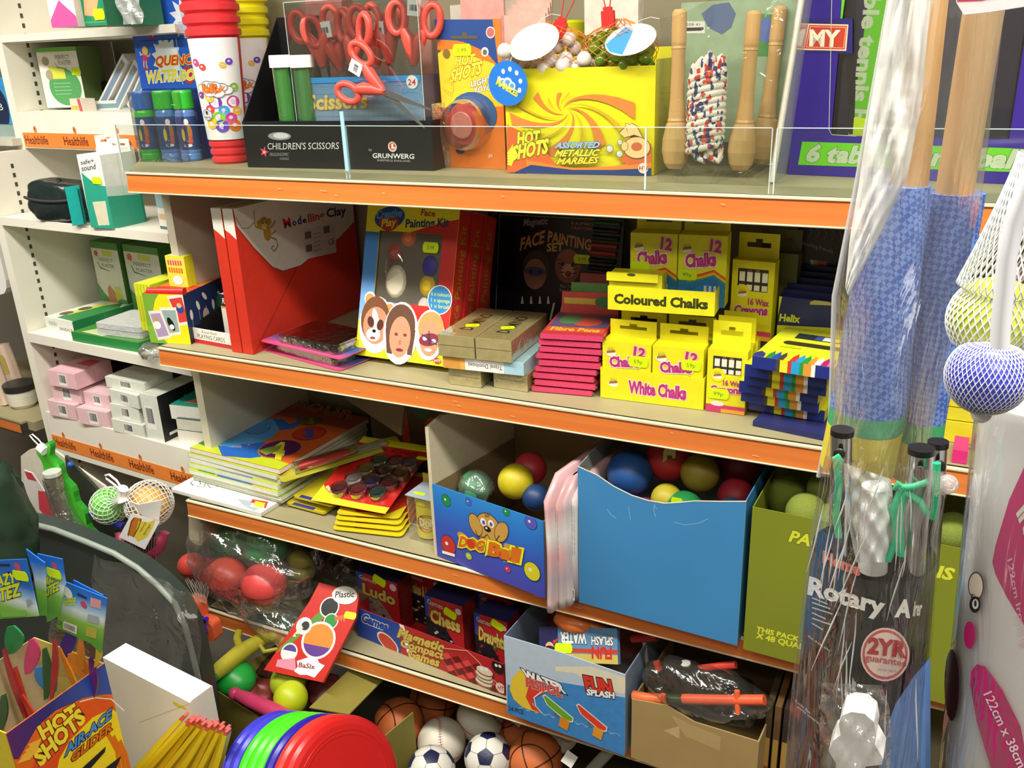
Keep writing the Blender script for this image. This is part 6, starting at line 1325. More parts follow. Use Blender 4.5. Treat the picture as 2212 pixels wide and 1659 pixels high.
for x,hh_,s_ in((0,hl,0),(wb2-.002,hr,1)):
    m=MB();S=[(x,.002,0),(x,.002,hh_),(x,DBX,hh_*(1.06 if s_==0 else 1.02)),(x,DBX,0)];m.add(S+[(p[0]+.002,p[1],p[2])for p in S],[(0,3,2,1)],INB if s_ else BLB);m.add(S+[(p[0]+.002,p[1],p[2])for p in S],[(4,5,6,7),(1,2,6,5),(0,1,5,4),(2,3,7,6),(0,4,7,3)],BLB if s_ else INB);part('side_panel',m,t)
part('back_panel',MB().box(.002,wb2-.002,DBX-.002,DBX,0,hl,INB),t);part('base',MB().box(.002,wb2-.002,.002,DBX-.002,0,.002,CARD),t)
for c,r,y,cc,lb in(((1361,1022),50,.10,'1c4a8a','dark blue rubber ball at the left of the blue box'),((1446,990),50,.15,'b82a2a','red rubber ball with price label in the blue box'),((1512,1022),42,.13,'a08a2e','khaki rubber ball in the blue box'),((1440,1078),34,.07,'b0a024','yellow green rubber ball low in the blue box'),
                        ((1477,1104),44,.06,'1a7a3e','green rubber ball at the front of the blue box'),((1590,1072),40,.13,'b02a38','crimson rubber ball at the right of the blue box'),((1600,1005),52,.20,'7a1c22','dark red rubber ball at the back right of the blue box'),((1580,1110),36,.06,'16243a','navy rubber ball at the right front of the blue box'),((1395,1120),46,.07,'7a2a5a','purple rubber ball low behind the front of the blue box')):
    o=ball('rubber_ball',c,r,MBx,y,K(cc,.5,.15),lb,'rubber balls in the blue box')
    if 'price label' in lb:
        W=o.matrix_world;tc_=(CAM-W.translation).normalized();R=r*dep(W.translation)/FPX;Mq=frame(W.translation+tc_*R*1.0+Vector((0,0,.002)),Vector((1,.45,0)),z=(0,0,1))
        m=MB().prism([(-.010,-.022),(.010,-.022),(.012,-.01),(.012,.016),(.008,.022),(-.008,.022),(-.012,.012),(-.012,-.014)],.0005,K('c8b86a',.5),FRONT());Art(m,Mq,FRONT()).lrect(-.004,.005,-.010,.004,K('4a4424',.5));q_=part('price_label',m,o);q_.matrix_basis=W.inverted()@Mq
p=MBx@Vector((wb2*.66,.045,hr-.004));sticker(bpy.data.objects['blue_box'],MBx,T(0,.035,0)@FRONT(),(1462,1083),24,16,0,'',lift=0)
# --- green box of tennis balls
MG,wg_=boxM((1605,1402),(1780,1450),z=ZC+.001);GX=.60;hg=hgt(MG,(1620,1095));GB=K('7e8622',.45,.12,scale=5)
MG2=MG
t=thing('tennis_ball_box','large olive green lettered box behind the parasol sticks','box',MG2);m=MB().box(0,GX,0,.002,0,hg,GB);A=ArtC(m,MG2,FRONT(),GX,hg);GT=K('d6d83a',.4)
A.text('PACK OF TENN',(1703,1168),(1990,1242),(1709,1146),GT,.04,.1,K('4a5a1a',.4),.03);A.text('IS',(2022,1246),(2058,1254),(2028,1222),GT,.04,.1);A.text('THIS PACK CONTAINS',(1633,1363),(1830,1412),(1635,1353),GT,.04);A.text('X 48 QUALITY BALLS',(1632,1377),(1830,1428),(1634,1366),GT,.04)
part('front_panel',m,t);m=MB().box(0,.002,.002,.30,0,hg,GB).box(GX-.002,GX,.002,.30,0,hg,GB).box(0,GX,.298,.30,0,hg*1.05,K('6a7a34',.6)).box(0,GX,.002,.3,0,.002,CARD);part('side_panel',m,t)
TB_=K('7a8830',.9,.3,scale=400,bump=.6)
for c,r,y,lb in(((1742,1108),44,.06,'tennis ball at the front left of the green box'),((1700,1070),46,.14,'tennis ball behind the front left one in the green box'),((1790,1060),46,.12,'tennis ball at the back near the parasol sticks'),((1800,1130),44,.06,'tennis ball behind the shiny airer poles'),((2060,1150),44,.10,'tennis ball right of the airer poles'),((1880,1120),44,.12,'tennis ball hidden behind the airer bag')):
    ball('tennis_ball',c,r,MG2,y,TB_,lb,'tennis balls')
# ------------------------------------------------------------------ fourth shelf
def inY(u,v,y):return onY(u,v,y)
BAGC=clear(gloss=.42,bump=.9,scale=14,milky=.035,rough=.07)
for(u,v,r,y,cc,lb)in((497,1168,44,.10,'2a9a4c','left green toy ball in the big clear bag'),(575,1182,50,.08,'1f8a44','right green toy ball in the big clear bag'),(415,1222,32,.06,'d84a3e','leftmost red toy ball in the big clear bag'),(452,1240,40,.09,'c83234','second red toy ball in the big clear bag'),
                              (492,1246,50,.04,'d8503e','large red toy ball in the middle of the big clear bag'),(570,1262,52,.02,'d84a48','large red toy ball at the right of the big clear bag'),(500,1290,34,.08,'b83038','red toy ball low in the big clear bag')):
    p=onY(u,v,y);R=r*dep(p)/FPX;o=solo('toy_ball',MB().sphere((0,0,0),R,K(cc,.35,.1),n=30,m=18,sc=(1,.9,.86)),lb,'ball',T(*p),'balls in the big clear bag')
    part('seam',MB().tube([(R*1.003*math.cos(2*PI*k/30),R*.905*math.sin(2*PI*k/30),-R*.12)for k in range(30)],R*.022,K('5a1a1a' if cc[0]in 'dcb' else '0f5a2a',.5),5,closed=True),o)
for(u,v,rx,lb)in((648,1208,26,'upper yellow toy ball beside the big clear bag'),(648,1235,24,'lower yellow toy ball beside the big clear bag')):
    p=onY(u,v,.12);solo('toy_ball',MB().sphere((0,0,0),rx*dep(p)/FPX,K('b0a828',.4),sc=(1.15,.9,.75)),lb,'ball',T(*p))
p=onY(540,1225,.06);k=dep(p)/FPX
def bagf(d):return 1+.07*math.sin(7*d.x+2)*math.sin(6*d.z)+.05*math.sin(13*d.z+5*d.x)+.03*math.sin(21*d.x)
m=MB().sphere((0,0,0),1,BAGC,n=48,m=26,sc=(160*k,.09,112*k),fn=bagf);solo('clear_bag',m,'big crinkled clear bag of red and green toy balls on the fourth shelf','bag',T(*p))
p=onY(610,1350,.0);m=MB().sphere((0,0,0),1,BAGC,n=40,m=20,sc=(110*k,.05,38*k),fn=bagf);solo('clear_bag',m,'flat clear bag of dark green netting at the foot of the big bag','bag',T(*p)@RY(14))
random.seed(5);m=MB()
for i in range(9):a_=random.random()*6;m.tube([(-.09+.2*j/10,.01*math.sin(a_+j),.012*math.sin(j*.9+a_)+.006*i-.02)for j in range(11)],.004,K('1f5a34',.5),6)
solo('net_bundle',m,'dark green netting in the flat clear bag','net',T(*onY(620,1352,.02))@RY(14))
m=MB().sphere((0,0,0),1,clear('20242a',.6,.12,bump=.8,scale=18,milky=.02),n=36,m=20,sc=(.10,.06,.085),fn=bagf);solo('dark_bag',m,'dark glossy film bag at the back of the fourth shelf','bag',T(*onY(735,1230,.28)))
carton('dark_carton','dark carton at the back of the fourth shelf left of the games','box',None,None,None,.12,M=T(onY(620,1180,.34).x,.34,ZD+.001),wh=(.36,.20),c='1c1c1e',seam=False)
# orange wrapped rope with blue toggle
p=onY(440,1330,-.06);k=dep(p)/FPX;t=thing('jump_rope','coral orange wrapped cord with blue toggle and white net top hanging by the clear bags','jump rope',T(*p));CO_=K('e8643e',.45,.12,bump=.3,scale=300)
m=MB().rbox(-34*k,4*k,-.016,.016,-6*k,44*k,.012,CO_,axis='y').rbox(-8*k,40*k,-.022,.010,-46*k,2*k,.012,CO_,axis='y');m.tube([(-30*k,-.014,0),(-10*k,-.02,-28*k),(-4*k,-.02,-42*k)],.008,K('a83a2a',.5),8);part('cord_hank',m,t)
m=MB()
for i in range(16):a_=-30+62*i/15;m.tube([((a_*.45+4)*k,-.004,38*k),((a_*.8+4)*k,-.006+.004*(i%3),66*k),((a_*1.05+6)*k,-.01,(88+4*(i%3))*k)],.0007,K('e8e0d4',.5),4)
part('net_top',m,t);m=MB().sphere((8*k,-.024,6*k),15*k,K('2a2ab8',.3),sc=(1.1,.6,.7)).tube([(12*k,-.024,4*k),(20*k,-.028,-22*k)],8*k,K('2a2ab8',.3),10).tube([(14*k,-.024,6*k),(32*k,-.024,14*k)],5*k,K('2a2ab8',.3),8);part('toggle',m,t)
# plasticine pack over the shelf edge
def plane3(bl,br,tl,ybl,ytl,z=None):
    a=onY(bl[0],bl[1],ybl)if z is None else onZ(bl[0],bl[1],z);c=onY(tl[0],tl[1],ytl);b=onZ(br[0],br[1],a.z);M=frame(a,b-a,y=(c-a));return M,(b-a).length,(M.inverted()@c).y
M,wd,dd=plane3((570,1447),(697,1474),(700,1262),-.12,.06)
q0=Art(MB(),M,Matrix());crn=[q0.q(p)for p in((570,1447),(697,1474),(768,1336),(776,1282),(690,1258),(668,1300))]
m=MB().prism(crn,.010,K('c8281e',.3,.1),Matrix());A=Art(m,M,Matrix());SV=K('ece6dc',.35)
def ring(c,r,cc,ry):A.disc(c,r,SV,ry=r);A.disc(c,r*.87,K(cc,.35),ry=r*.87)
A.poly([(598,1410),(608,1396),(700,1312),(712,1322),(690,1345),(650,1372),(625,1395)],K('5a8a2a',.4))
ring((712,1312),21,'14181a',0);ring((715,1342),16,'1e8a3a',0);ring((688,1383),37,'e8862a',0);ring((625,1409),18,'f0e8e0',0);ring((657,1352),17,'f0ece4',0);A.disc((660,1352),9,K('2a2018',.4),ry=9)
q_=q0.q((688,1383));rr=math.hypot(*(Vector(q0.q((725,1383)))-Vector(q_)))*.86
A.lpoly([(q_[0]+rr*math.cos(a_),q_[1]+rr*math.sin(a_))for a_ in[math.radians(200+140*i/12)for i in range(13)]],K('5a2a8a',.4))
q_=q0.q((625,1409));rr*=.48;A.lpoly([(q_[0]+rr*math.cos(a_),q_[1]+rr*math.sin(a_))for a_ in[math.radians(10+160*i/12)for i in range(13)]],K('4a3a8a',.4))
for k_ in range(4):A.poly([(632+5*k_,1375-6*k_),(637+5*k_,1368-6*k_),(641+5*k_,1376-6*k_)],K('e8d8b0',.4));A.poly([(750-6*k_,1325+3*k_),(744-6*k_,1345),(738-5*k_,1330)],K('e0603a',.4))
A.poly([(600,1425),(638,1422),(640,1450),(596,1440)],K('d88aa0',.4));A.poly([(642,1428),(655,1424),(672,1418),(686,1422),(690,1432),(702,1438),(690,1452),(680,1464),(664,1458),(648,1458),(636,1450),(644,1440)],WHT)
A.text('BaSix',(645,1441),(681,1446),(647,1431),K('8a2a2a',.4),.03);A.disc((745,1286),28,K('e8e4dc',.4),ry=18);A.text('Plastic',(724,1291),(765,1290),(726,1278),BLK,.02)
o=solo('plasticine_pack',m,'red plasticine pack with round colour windows lying over the shelf edge','pack',M);sticker(o,M,Matrix(),(757,1330),26,14,0,'')
# compact games tray
MGm,wg=boxM((773,1373),(1091,1503),z=ZD+.001);hg_=hgt(MGm,(768,1310));BLG=K('2244a0',.4,.1);RDG=K('b8262a',.4,.1)
def art_mcg(A,w_,h):
    A.poly([(768,1300),(868,1345),(872,1385),(862,1420),(768,1380)],BLG);A.poly([(866,1345),(1095,1425),(1095,1510),(900,1440),(866,1390)],RDG);A.poly([(862,1346),(872,1350),(896,1428),(884,1424)],WHT)
    A.text('Games',(780,1341),(836,1363),(784,1325),K('2244a0',.4),.05,0,K('e0dcc0',.4),.06);A.disc((838,1388),22,K('e8dcc8',.4),14,-28);A.disc((838,1388),19,K('c8402e',.4),11.5,-28)
    for tx,p,q_,r_ in(('Magnetic',(858,1375),(956,1408),(864,1357)),('Compact',(864,1395),(958,1424),(868,1380)),('Games',(880,1418),(948,1440),(884,1402))):A.text(tx,p,q_,r_,K('d8c05a',.4),.04,0,K('8a4a1a',.4),.05)
    for r_ in range(4):
        for c_ in range(5):
            u,v=955+22*c_+4*r_,1412+8*c_+13*r_
            A.poly([(u,v),(u+13,v-3),(u+21,v+9),(u+8,v+12)],K('6a1018' if(r_+c_)%2 else 'e04a4a',.35))
    A.band([(955,1399),(1010,1405),(1036,1430),(1060,1462),(1092,1490)],1.4,K('f0c0b0',.4))
    for k_ in range(4):A.disc((1046+2*(k_%2),1474-8*k_),17,K('8a6a50',.4),9);A.disc((1046+2*(k_%2),1472-8*k_),16,K('e8d8c0',.4),8)
    A.disc((1042,1443),4,WHT);A.disc((1052,1445),4,WHT);A.disc((1077,1440),13,K('2a1414',.4));A.disc((1073,1436),3,WHT);A.disc((1081,1438),3,WHT);A.disc((1083,1485),10,K('f0d8c8',.4));A.text('HTI',(1076,1488),(1091,1491),(1077,1480),K('c83a2a',.4),.03)
tray('games_tray','blue and red display tray lettered for magnetic compact games',MGm,wg,hg_,.20,lambda A,w_,h:(setattr(A,'clip',(0,w_,0,h)),art_mcg(A,w_,h)),'b8262a')
def game(x,y,w_,h,title,lb,pat,rot=0,dp=.055,lift=.003,stk=None):
    M=MGm@T(x,y,lift)@RZ(rot)
    def art(A,w,h_):
        A.lpoly([(0,0),(w*.12,h_),(0,h_)],BLG);A.lpoly([(0,h_*.62),(w*.2,h_),(0,h_)],BLG);A.lpoly([(0,0),(w*.75,0),(w*.95,h_*.1),(w*.5,h_*.58),(0,h_*.66)],K('8a8478' if pat=='L' else '1f1c20',.4,.4,scale=160));A.lpoly([(w*.97,h_*.04),(w,.0),(w,h_*.1)],K('e8b0b0',.4))
        A.band if 0 else None
        random.seed(len(title))
        for k_ in range(22):u,v=random.uniform(.04,.7)*w,random.uniform(.03,.5)*h_;A.ldisc((u,v),w*.04,w*.03,K(random.choice({'L':('2a6a3a','c8a83a','b83a2a','20242a'),'C':('101014','b8b4a8','3a3438'),'D':('a82a2e','14100f','8a2024'),'K':('d8c8a0','8a7a6a','20202a')}[pat]),.35))
        A.ltext(title,(w*.12,h_*.60),(w*.92,h_*.56),(w*.14,h_*.80),K('d0b858',.4),.04,0,K('6a4a2a',.4),.05);A.ldisc((w*.9,h_*.9),w*.08,w*.08,K('d8c8d0',.4));A.ltext('Games',(w*.08,h_*.88),(w*.5,h_*.86),(w*.08,h_*.96),K('c8b8a8',.4),.02)
    def sart(A,w,h_):A.ltext(title,(w*.25,h_*.15),(w*.25,h_*.75),(w*.7,h_*.15)[::1],K('8a3a30',.4),.04)
    o,*_=carton('compact_game',lb,'box',None,None,None,dp,M=M,wh=(w_,h),c=RDG,side='8a1c20',topc='2a2a58',art=art,sart=sart,seam=False,group='compact game cartons')
    sticker(o,M,FRONT()@T(w_*.0,0,0),stk,26,16,-20,'')if stk else None
L=lambda u,v,y:loc(MGm,u,v,y)
def hz(u,v,y):return L(u,v,y).z-.003
x=L(782,1350,.05).x;game(x,.05,L(857,1350,.05).x-x+.008,hz(783,1238,.05),'Ludo','ludo carton standing at the left of the games tray','L',3,stk=(820,1254))
x=L(925,1390,.03).x;game(x,.03,L(1000,1390,.03).x-x,hz(925,1288,.03),'Chess','chess carton in the middle of the games tray','C',3,.06,stk=(973,1325))
x=L(1030,1430,.03).x;game(x,.03,L(1094,1430,.03).x-x+.004,hz(1022,1322,.03),'Draughts','draughts carton at the right of the games tray','D',3,.06,stk=(1075,1350))
x=L(886,1350,.12).x;game(x,.12,.11,hz(895,1236,.12),'Snakes & Ladders','snakes and ladders carton behind the chess carton','K',0,.05);x=L(990,1300,.15).x;game(x,.145,.10,hz(990,1262,.145),'Ludo','dim ludo carton at the back right of the games tray','L',0,.05)
x=L(1040,1400,.11).x;game(x,.105,.10,hz(1040,1285,.105)+.01,'Draughts','second draughts carton behind the first','D',0,.05);x=L(800,1330,.12).x;game(x,.125,.09,hz(800,1228,.125)*.97,'Chess','dim chess carton behind the ludo carton','C',0,.05)
# water pistol box
MWp,ww_=boxM((1096,1541),(1349,1633),z=ZD+.001);hwl=hgt(MWp,(1092,1373));hwr=loc(MWp,1357,1460).z;WBX=grad(((0.,'3f86c8'),(.35,'4a98d4'),(.7,'b8d0e0'),(1.,'c4d4e0')),'Z',0,hwl)
t=thing('water_pistol_box','blue and white open display box lettered for water pistols','box',MWp);m=MB()
m.prism([(0,0),(ww_,0),(ww_,hwr),(ww_*.5,(hwl+hwr)/2+.004),(0,hwl)],.002,K('b8c8d8',.4),FRONT());A=Art(m,MWp,FRONT());A.clip=(0,ww_,0,hwl)
A.poly([(1096,1478),(1130,1490),(1200,1472),(1260,1482),(1310,1500),(1357,1508),(1349,1640),(1096,1545)],K('3f86c8',.4,.2,scale=60));A.poly([(1200,1450),(1245,1455),(1290,1490),(1356,1500),(1356,1465),(1280,1440),(1200,1440)],K('e0dac0',.4))
for k_ in range(12):u=1120+18*k_;A.band([(u,1530+5*k_),(u+12,1528+5*k_),(u+24,1536+5*k_)],1.6,K('8fc0e4',.4))
A.poly([(1126,1445),(1108,1462),(1101,1488),(1110,1510),(1130,1528),(1165,1540),(1150,1515),(1140,1490),(1146,1470)],K('e8c83a',.4));A.poly([(1144,1478),(1165,1482),(1200,1490),(1178,1496),(1158,1505),(1150,1520),(1172,1541),(1150,1532),(1136,1505)],K('d8402e',.4));A.band([(1196,1489),(1170,1494),(1154,1506),(1158,1525),(1172,1541)],2,WHT)
A.text('WATER',(1133,1462),(1224,1498),(1126,1444),WHT,.06,0,K('2a2a3a',.4),.07);A.text('PISTOL',(1137,1481),(1216,1506),(1136,1463),K('d8503e',.4),.05,0,K('c0a8b0',.4),.04)
A.text('FUN',(1266,1489),(1326,1500),(1260,1460),K('d8382a',.4),.06,0,K('3a1a1a',.4),.05);A.text('SPLASH',(1268,1500),(1328,1508),(1268,1488),WHT,.05,0,K('3a3a4a',.4),.05);A.text('24 PCS',(1099,1533),(1131,1542),(1099,1524),K('3a3a44',.4),.01)
for(u,v,c1,c2)in((1172,1502,'6aa82a','d88a2a'),(1245,1522,'e0402e','e89a2a')):
    A.poly([(u,v),(u+6,v-3),(u+68,v+48),(u+66,v+58),(u+56,v+58),(u+40,v+46),(u+10,v+20)],K('e8e8d8',.4));A.poly([(u+2,v+1),(u+7,v),(u+66,v+49),(u+63,v+56),(u+48,v+50),(u+12,v+20)],K(c1,.35));A.poly([(u+40,v+45),(u+60,v+56),(u+54,v+76),(u+35,v+65)],K(c2,.35));A.band([(u+28,v+36),(u+27,v+44),(u+38,v+46)],2,K('8a5a2a',.4))
part('front_panel',m,t);m=MB()
for x,hh_ in((0,hwl),(ww_-.002,hwr)):m.box(x,x+.002,.002,.20,0,hh_,K('7f92a8',.5))
m.box(.002,ww_-.002,.198,.2,0,hwr,K('8a3a34',.5)).box(0,ww_,.002,.2,0,.002,CARD);part('side_panel',m,t)
a=loc(MWp,1170,1422,.04);b_=loc(MWp,1345,1432,.04);M=MWp@frame(Vector((a.x,.03,a.z)),(1,.02,(b_.z-a.z)/(b_.x-a.x)),z=(0,.55,1));wq=(b_.x-a.x);hq=.072
m=MB().box(0,wq,0,.012,0,hq,K('5f8fb8',.35,.2));A=ArtC(m,M,FRONT(),wq,hq);A.lrect(0,wq*.25,hq*.35,hq,K('2a2a58',.4));A.lrect(0,wq,0,hq*.25,K('c8b85a',.4));A.lrect(wq*.3,wq,hq*.28,hq*.4,K('c8402e',.4))
A.ltext('WATER',(wq*.62,hq*.85),(wq*.28,hq*.85),(wq*.62,hq*.55),WHT,.04,0,K('2a3a6a',.4),.05);A.ltext('PISTOL',(wq*.60,hq*.98),(wq*.32,hq*.98),(wq*.60,hq*.84),K('c8402e',.4),.04);A.ltext('SPLASH',(wq*.95,hq*.75),(wq*.68,hq*.75),(wq*.95,hq*.52),WHT,.03,0,K('2a2a3a',.4),.05);A.ltext('FUN',(wq*.93,hq*.46),(wq*.68,hq*.46),(wq*.93,hq*.14),K('c8302a',.4),.04)
A.ldisc((wq*.14,hq*.42),wq*.055,wq*.055,SKIN);A.ldisc((wq*.14,hq*.38),wq*.06,wq*.03,K('3a2a1a',.4));A.lpoly([(wq*.18,hq*.6),(wq*.28,hq*.7),(wq*.2,hq*.5)],K('c8402a',.4))
o=solo('water_pistol_pack',m,'header card of a water pistol pack lying upside down on the water pistol box','pack',M);sticker(o,M,FRONT(),(1218,1400),38,18,0,'')
m=MB().rbox(-.06,.12,0,.09,0,.022,.02,BAGC);solo('clear_bag',m,'clear water pistol bag under the upside down header card','bag',MWp@T(a.x+.07,.05,a.z-.022))
for(u,v,y,r,cc,lb)in((1240,1342,.08,36,'e87a3a','orange water pistol body wrapped in film at the top of the water pistol box'),(1270,1362,.12,26,'b84030','red water pistol body behind the upside down header card')):
    p=onP(u,v,MWp@Vector((0,y,0)),MWp.to_3x3()@Vector((0,1,0)));k=dep(p)/FPX;m=MB().sphere((0,0,0),r*k,K(cc,.3,.15),sc=(1.3,.8,.6),fn=lambda d:1+.08*math.sin(8*d.x)*math.sin(9*d.z));m.tube([(r*k,0,0),(r*k*2.2,0,-.01)],r*k*.35,K(cc,.3),8);solo('water_pistol',m,lb,'water pistol',T(*p))
# cardboard box with toy tools
a=onZ(1366,1640,ZD+.001);MCb,wcb=boxM((1363,1636),(1640,1740),z=ZD+.001);CDB=K('a58a58',.7,.12,scale=14)
A0=Art(MB(),MCb,FRONT());tl=A0.q((1369,1510));pts=[A0.q(p)for p in((1369,1512),(1440,1524),(1500,1560),(1640,1603))];pts[0]=(0,pts[0][1]);wcb=pts[-1][0]
t=thing('cardboard_box','plain brown cardboard box with torn front holding toy tools','box',MCb);m=MB().prism([(0,0),(wcb,0)]+pts[::-1],.003,CDB,FRONT());A=Art(m,MCb,FRONT())
A.poly([(1434,1578),(1468,1568),(1468,1596)],K('c0a878',.6));A.poly([(1450,1545),(1500,1568),(1558,1592),(1555,1622),(1480,1590)],K('b49a66',.6));part('front_panel',m,t)
m=MB().box(0,.003,.003,.24,0,pts[0][1],CDB).box(wcb-.003,wcb,.003,.24,0,pts[-1][1],CDB).box(0,wcb,.237,.24,0,pts[-1][1]*1.1,K('5a482c',.7)).box(0,wcb,.003,.24,0,.003,CDB);part('side_panel',m,t)
ORT=K('e8643a',.35,.12);NC=MCb.to_3x3()@Vector((0,1,0))
def inC(u,v,y):return onP(u,v,MCb@Vector((0,y,0)),NC)
def toy(name,lb,segs,cat='toy tool',grp=None):
    base=inC(*segs[0][0]);t=thing(name,lb,cat,T(*base),grp)
    for pts_,r_,cc,nm in segs and[(s_[1],s_[2],s_[3],s_[4])for s_ in segs]:
        P_=[inC(*q_)-base for q_ in pts_];k=dep(base)/FPX;part(nm,MB().tube(P_,r_*k,K(cc,.35,.12)if isinstance(cc,str)else cc,8),t)
toy('toy_saw','toy saw with orange frame at the front of the cardboard box',[((1370,1508,.02),[(1368,1502,.015),(1400,1508,.015),(1432,1510,.015)],11,'e8703e','handle'),((0,0,0),[(1432,1500,.015),(1436,1532,.013)],6,'e8643a','guard'),((0,0,0),[(1476,1510,.02),(1560,1512,.02),(1652,1512,.02)],11,'e8603a','blade'),((0,0,0),[(1592,1492,.02),(1594,1540,.012)],6,'e8643a','crossguard'),((0,0,0),[(1436,1510,.03),(1476,1512,.03)],12,'2a3a1a','grip')])
toy('toy_spanner','orange toy spanner lying level behind the toy saw',[((1420,1440,.06),[(1418,1430,.06),(1424,1446,.06)],8,'d8502e','head'),((0,0,0),[(1500,1446,.06),(1560,1438,.06),(1590,1436,.06)],8,'c83a2a','handle'),((0,0,0),[(1480,1432,.055),(1486,1468,.055)],12,'e8e6e0','white_tag')])
toy('toy_hammer','red toy hammer head showing behind the water pistol box',[((1370,1376,.12),[(1366,1378,.12),(1420,1374,.12)],11,'c8382a','head'),((0,0,0),[(1392,1384,.12),(1402,1470,.09),(1408,1490,.08)],5,'a8a098','handle')])
for k_,(u,v,y)in enumerate(((1500,1470,.05),(1560,1480,.08),(1450,1480,.07))):
    p=inC(u,v,y);m=MB().rbox(-.06,.06,-.01,.01,-.035,.03,.012,K(('1c2014','15161a','242a18')[k_],.4),axis='y');solo('toy_pouch',m,('front','right','left')[k_]+' dark green toy pouch in the cardboard box','toy',T(*p)@RY(6*k_))
p=inC(1520,1495,.04);m=MB().sphere((0,0,0),1,clear(gloss=.32,bump=.8,scale=14,milky=.015),n=40,m=20,sc=(.125,.045,.06),fn=bagf);solo('clear_bag',m,'clear bag round the toy tools in the cardboard box','bag',T(*p))
for k_,(u,v,cc)in enumerate(((1655,1560,'4a3a26'),(1672,1580,'6a4a2a'),(1690,1600,'2e2620'))):
    M=frame(Vector((onY(u,v,.0).x,-.01,ZD+.001)),(1,0,0),z=(-.06,0,1));m=MB().box(0,.012,0,.18,0,.20,K(cc,.5,.4,scale=50));A=Art(m,M,FRONT());A.lrect(.001,.011,.05,.12,K('b08a3a',.4));A.lrect(.001,.011,.02,.05,K('a83a2a',.4))
    solo('slim_pack',m,('first','second','third')[k_]+' brown slim pack standing right of the cardboard box','pack',M)
# ------------------------------------------------------------------ balls on the bottom shelf
def rotm(a,b,c):return RZ(c)@RY(b)@RX(a)
ICO=[]
_g=(1+5**.5)/2
for a_ in(-1,1):
    for b_ in(-_g,_g):ICO+=[Vector((0,a_,b_)).normalized(),Vector((a_,b_,0)).normalized(),Vector((b_,0,a_)).normalized()]
def soccer(c,r,y,rot,lb):
    p=onY(c[0],c[1],y);R=r*dep(p)/FPX;o=solo('football',MB().sphere((0,0,0),R,K('e8e4da',.35,.05),n=36,m=24),lb,'ball',T(*p)@rotm(*rot),'sports balls on the bottom shelf');m=MB();NV=K('20264a',.4)
    for v in ICO:
        t1=v.orthogonal().normalized();nb=min((q for q in ICO if q is not v),key=lambda q:(q-v).length);t1=(nb-v*nb.dot(v)).normalized();t2=v.cross(t1)
        o5=[(v*math.cos(.37)+(t1*math.cos(2*PI*i/5)+t2*math.sin(2*PI*i/5))*math.sin(.37))for i in range(5)]
        for i in range(5):
            a_,b_=o5[i],o5[(i+1)%5];n4=4;vs=[];ix={}
            for j in range(n4+1):
                for l_ in range(j+1):
                    q=v*(1-j/n4)+(a_*(j-l_)+b_*l_)/n4;ix[j,l_]=len(vs);vs.append(q.normalized()*R*1.006)
            fs=[(ix[j,l_],ix[j+1,l_],ix[j+1,l_+1])for j in range(n4)for l_ in range(j+1)]+[(ix[j,l_],ix[j+1,l_+1],ix[j,l_+1])for j in range(1,n4)for l_ in range(j)]
            m.add(vs,fs,NV,None,True)
        for q in ICO:
            if 0<(q-v).length<1.2 and(v.x,v.y,v.z)<(q.x,q.y,q.z):m.tube([(v*(1-s_)+q*s_).normalized()*R*1.001 for s_ in(.32,.41,.5,.59,.68)],R*.012,K('8a867c',.5),4)
    part('panels',m,o);return o
def baseball(c,r,y,rot,lb):
    p=onY(c[0],c[1],y);R=r*dep(p)/FPX;o=solo('baseball',MB().sphere((0,0,0),R,K('e4ddca',.45,.06),n=36,m=24),lb,'ball',T(*p)@rotm(*rot),'sports balls on the bottom shelf');m=MB();RS=K('b8323a',.5);N=96;P_=[]
    for i in range(N):t_=2*PI*i/N;al=PI/2-(PI/2-.42)*math.cos(t_);be=t_/2+.42*math.sin(2*t_);be=t_*1.0/1;x=math.cos(t_)+.35*math.cos(3*t_)*1.0;yy=math.sin(t_)-.35*math.sin(3*t_);zz=1.05*math.sin(2*t_);P_.append(Vector((x,yy,zz)).normalized()*R*1.004)
    m.tube(P_,R*.010,RS,4,closed=True)
    for i in range(N):
        d=(P_[(i+1)%N]-P_[i-1]).normalized();s_=P_[i].normalized().cross(d);m.tube([P_[i]-s_*R*.085+d*R*.03,P_[i]*1.006,P_[i]+s_*R*.085+d*R*.03],R*.010,RS,3,caps=False)
    part('stitching',m,o);return o
def basket(c,r,y,rot,lb):
    p=onY(c[0],c[1],y);R=r*dep(p)/FPX;o=solo('basketball',MB().sphere((0,0,0),R,K('d2703a',.55,.15,scale=400,bump=.3),n=36,m=24),lb,'ball',T(*p)@rotm(*rot),'sports balls on the bottom shelf');m=MB();GB_=K('3a120c',.5)
    for ax in range(2):m.tube([[Vector((math.cos(t_),math.sin(t_),0)),Vector((math.cos(t_),0,math.sin(t_)))][ax]*R*1.001 for t_ in[2*PI*i/40 for i in range(40)]],R*.026,GB_,6,closed=True)
    for s_ in(-1,1):m.tube([Vector((s_*.62,math.cos(t_)*.785,math.sin(t_)*.785)).normalized()*R*1.001 for t_ in[2*PI*i/40 for i in range(40)]],R*.026,GB_,6,closed=True)
    part('grooves',m,o);return o
basket((862,1563),55,.08,(10,20,60),'orange basketball at the left of the ball pile, under the shelf');basket((936,1512),51,.235,(70,10,20),'orange basketball at the top left of the ball pile');basket((1122,1568),48,.24,(20,60,10),'orange basketball behind the football at the right');basket((1157,1640),59,.06,(60,20,100),'large orange basketball at the right front of the ball pile')
baseball((954,1603),52,.075,(115,0,30),'front white baseball with red stitching');baseball((1037,1551),51,.18,(100,10,60),'rear white baseball with red stitching, just under the shelf');baseball((1205,1578),47,.20,(80,0,0),'dim white baseball at the back right under the shelf')
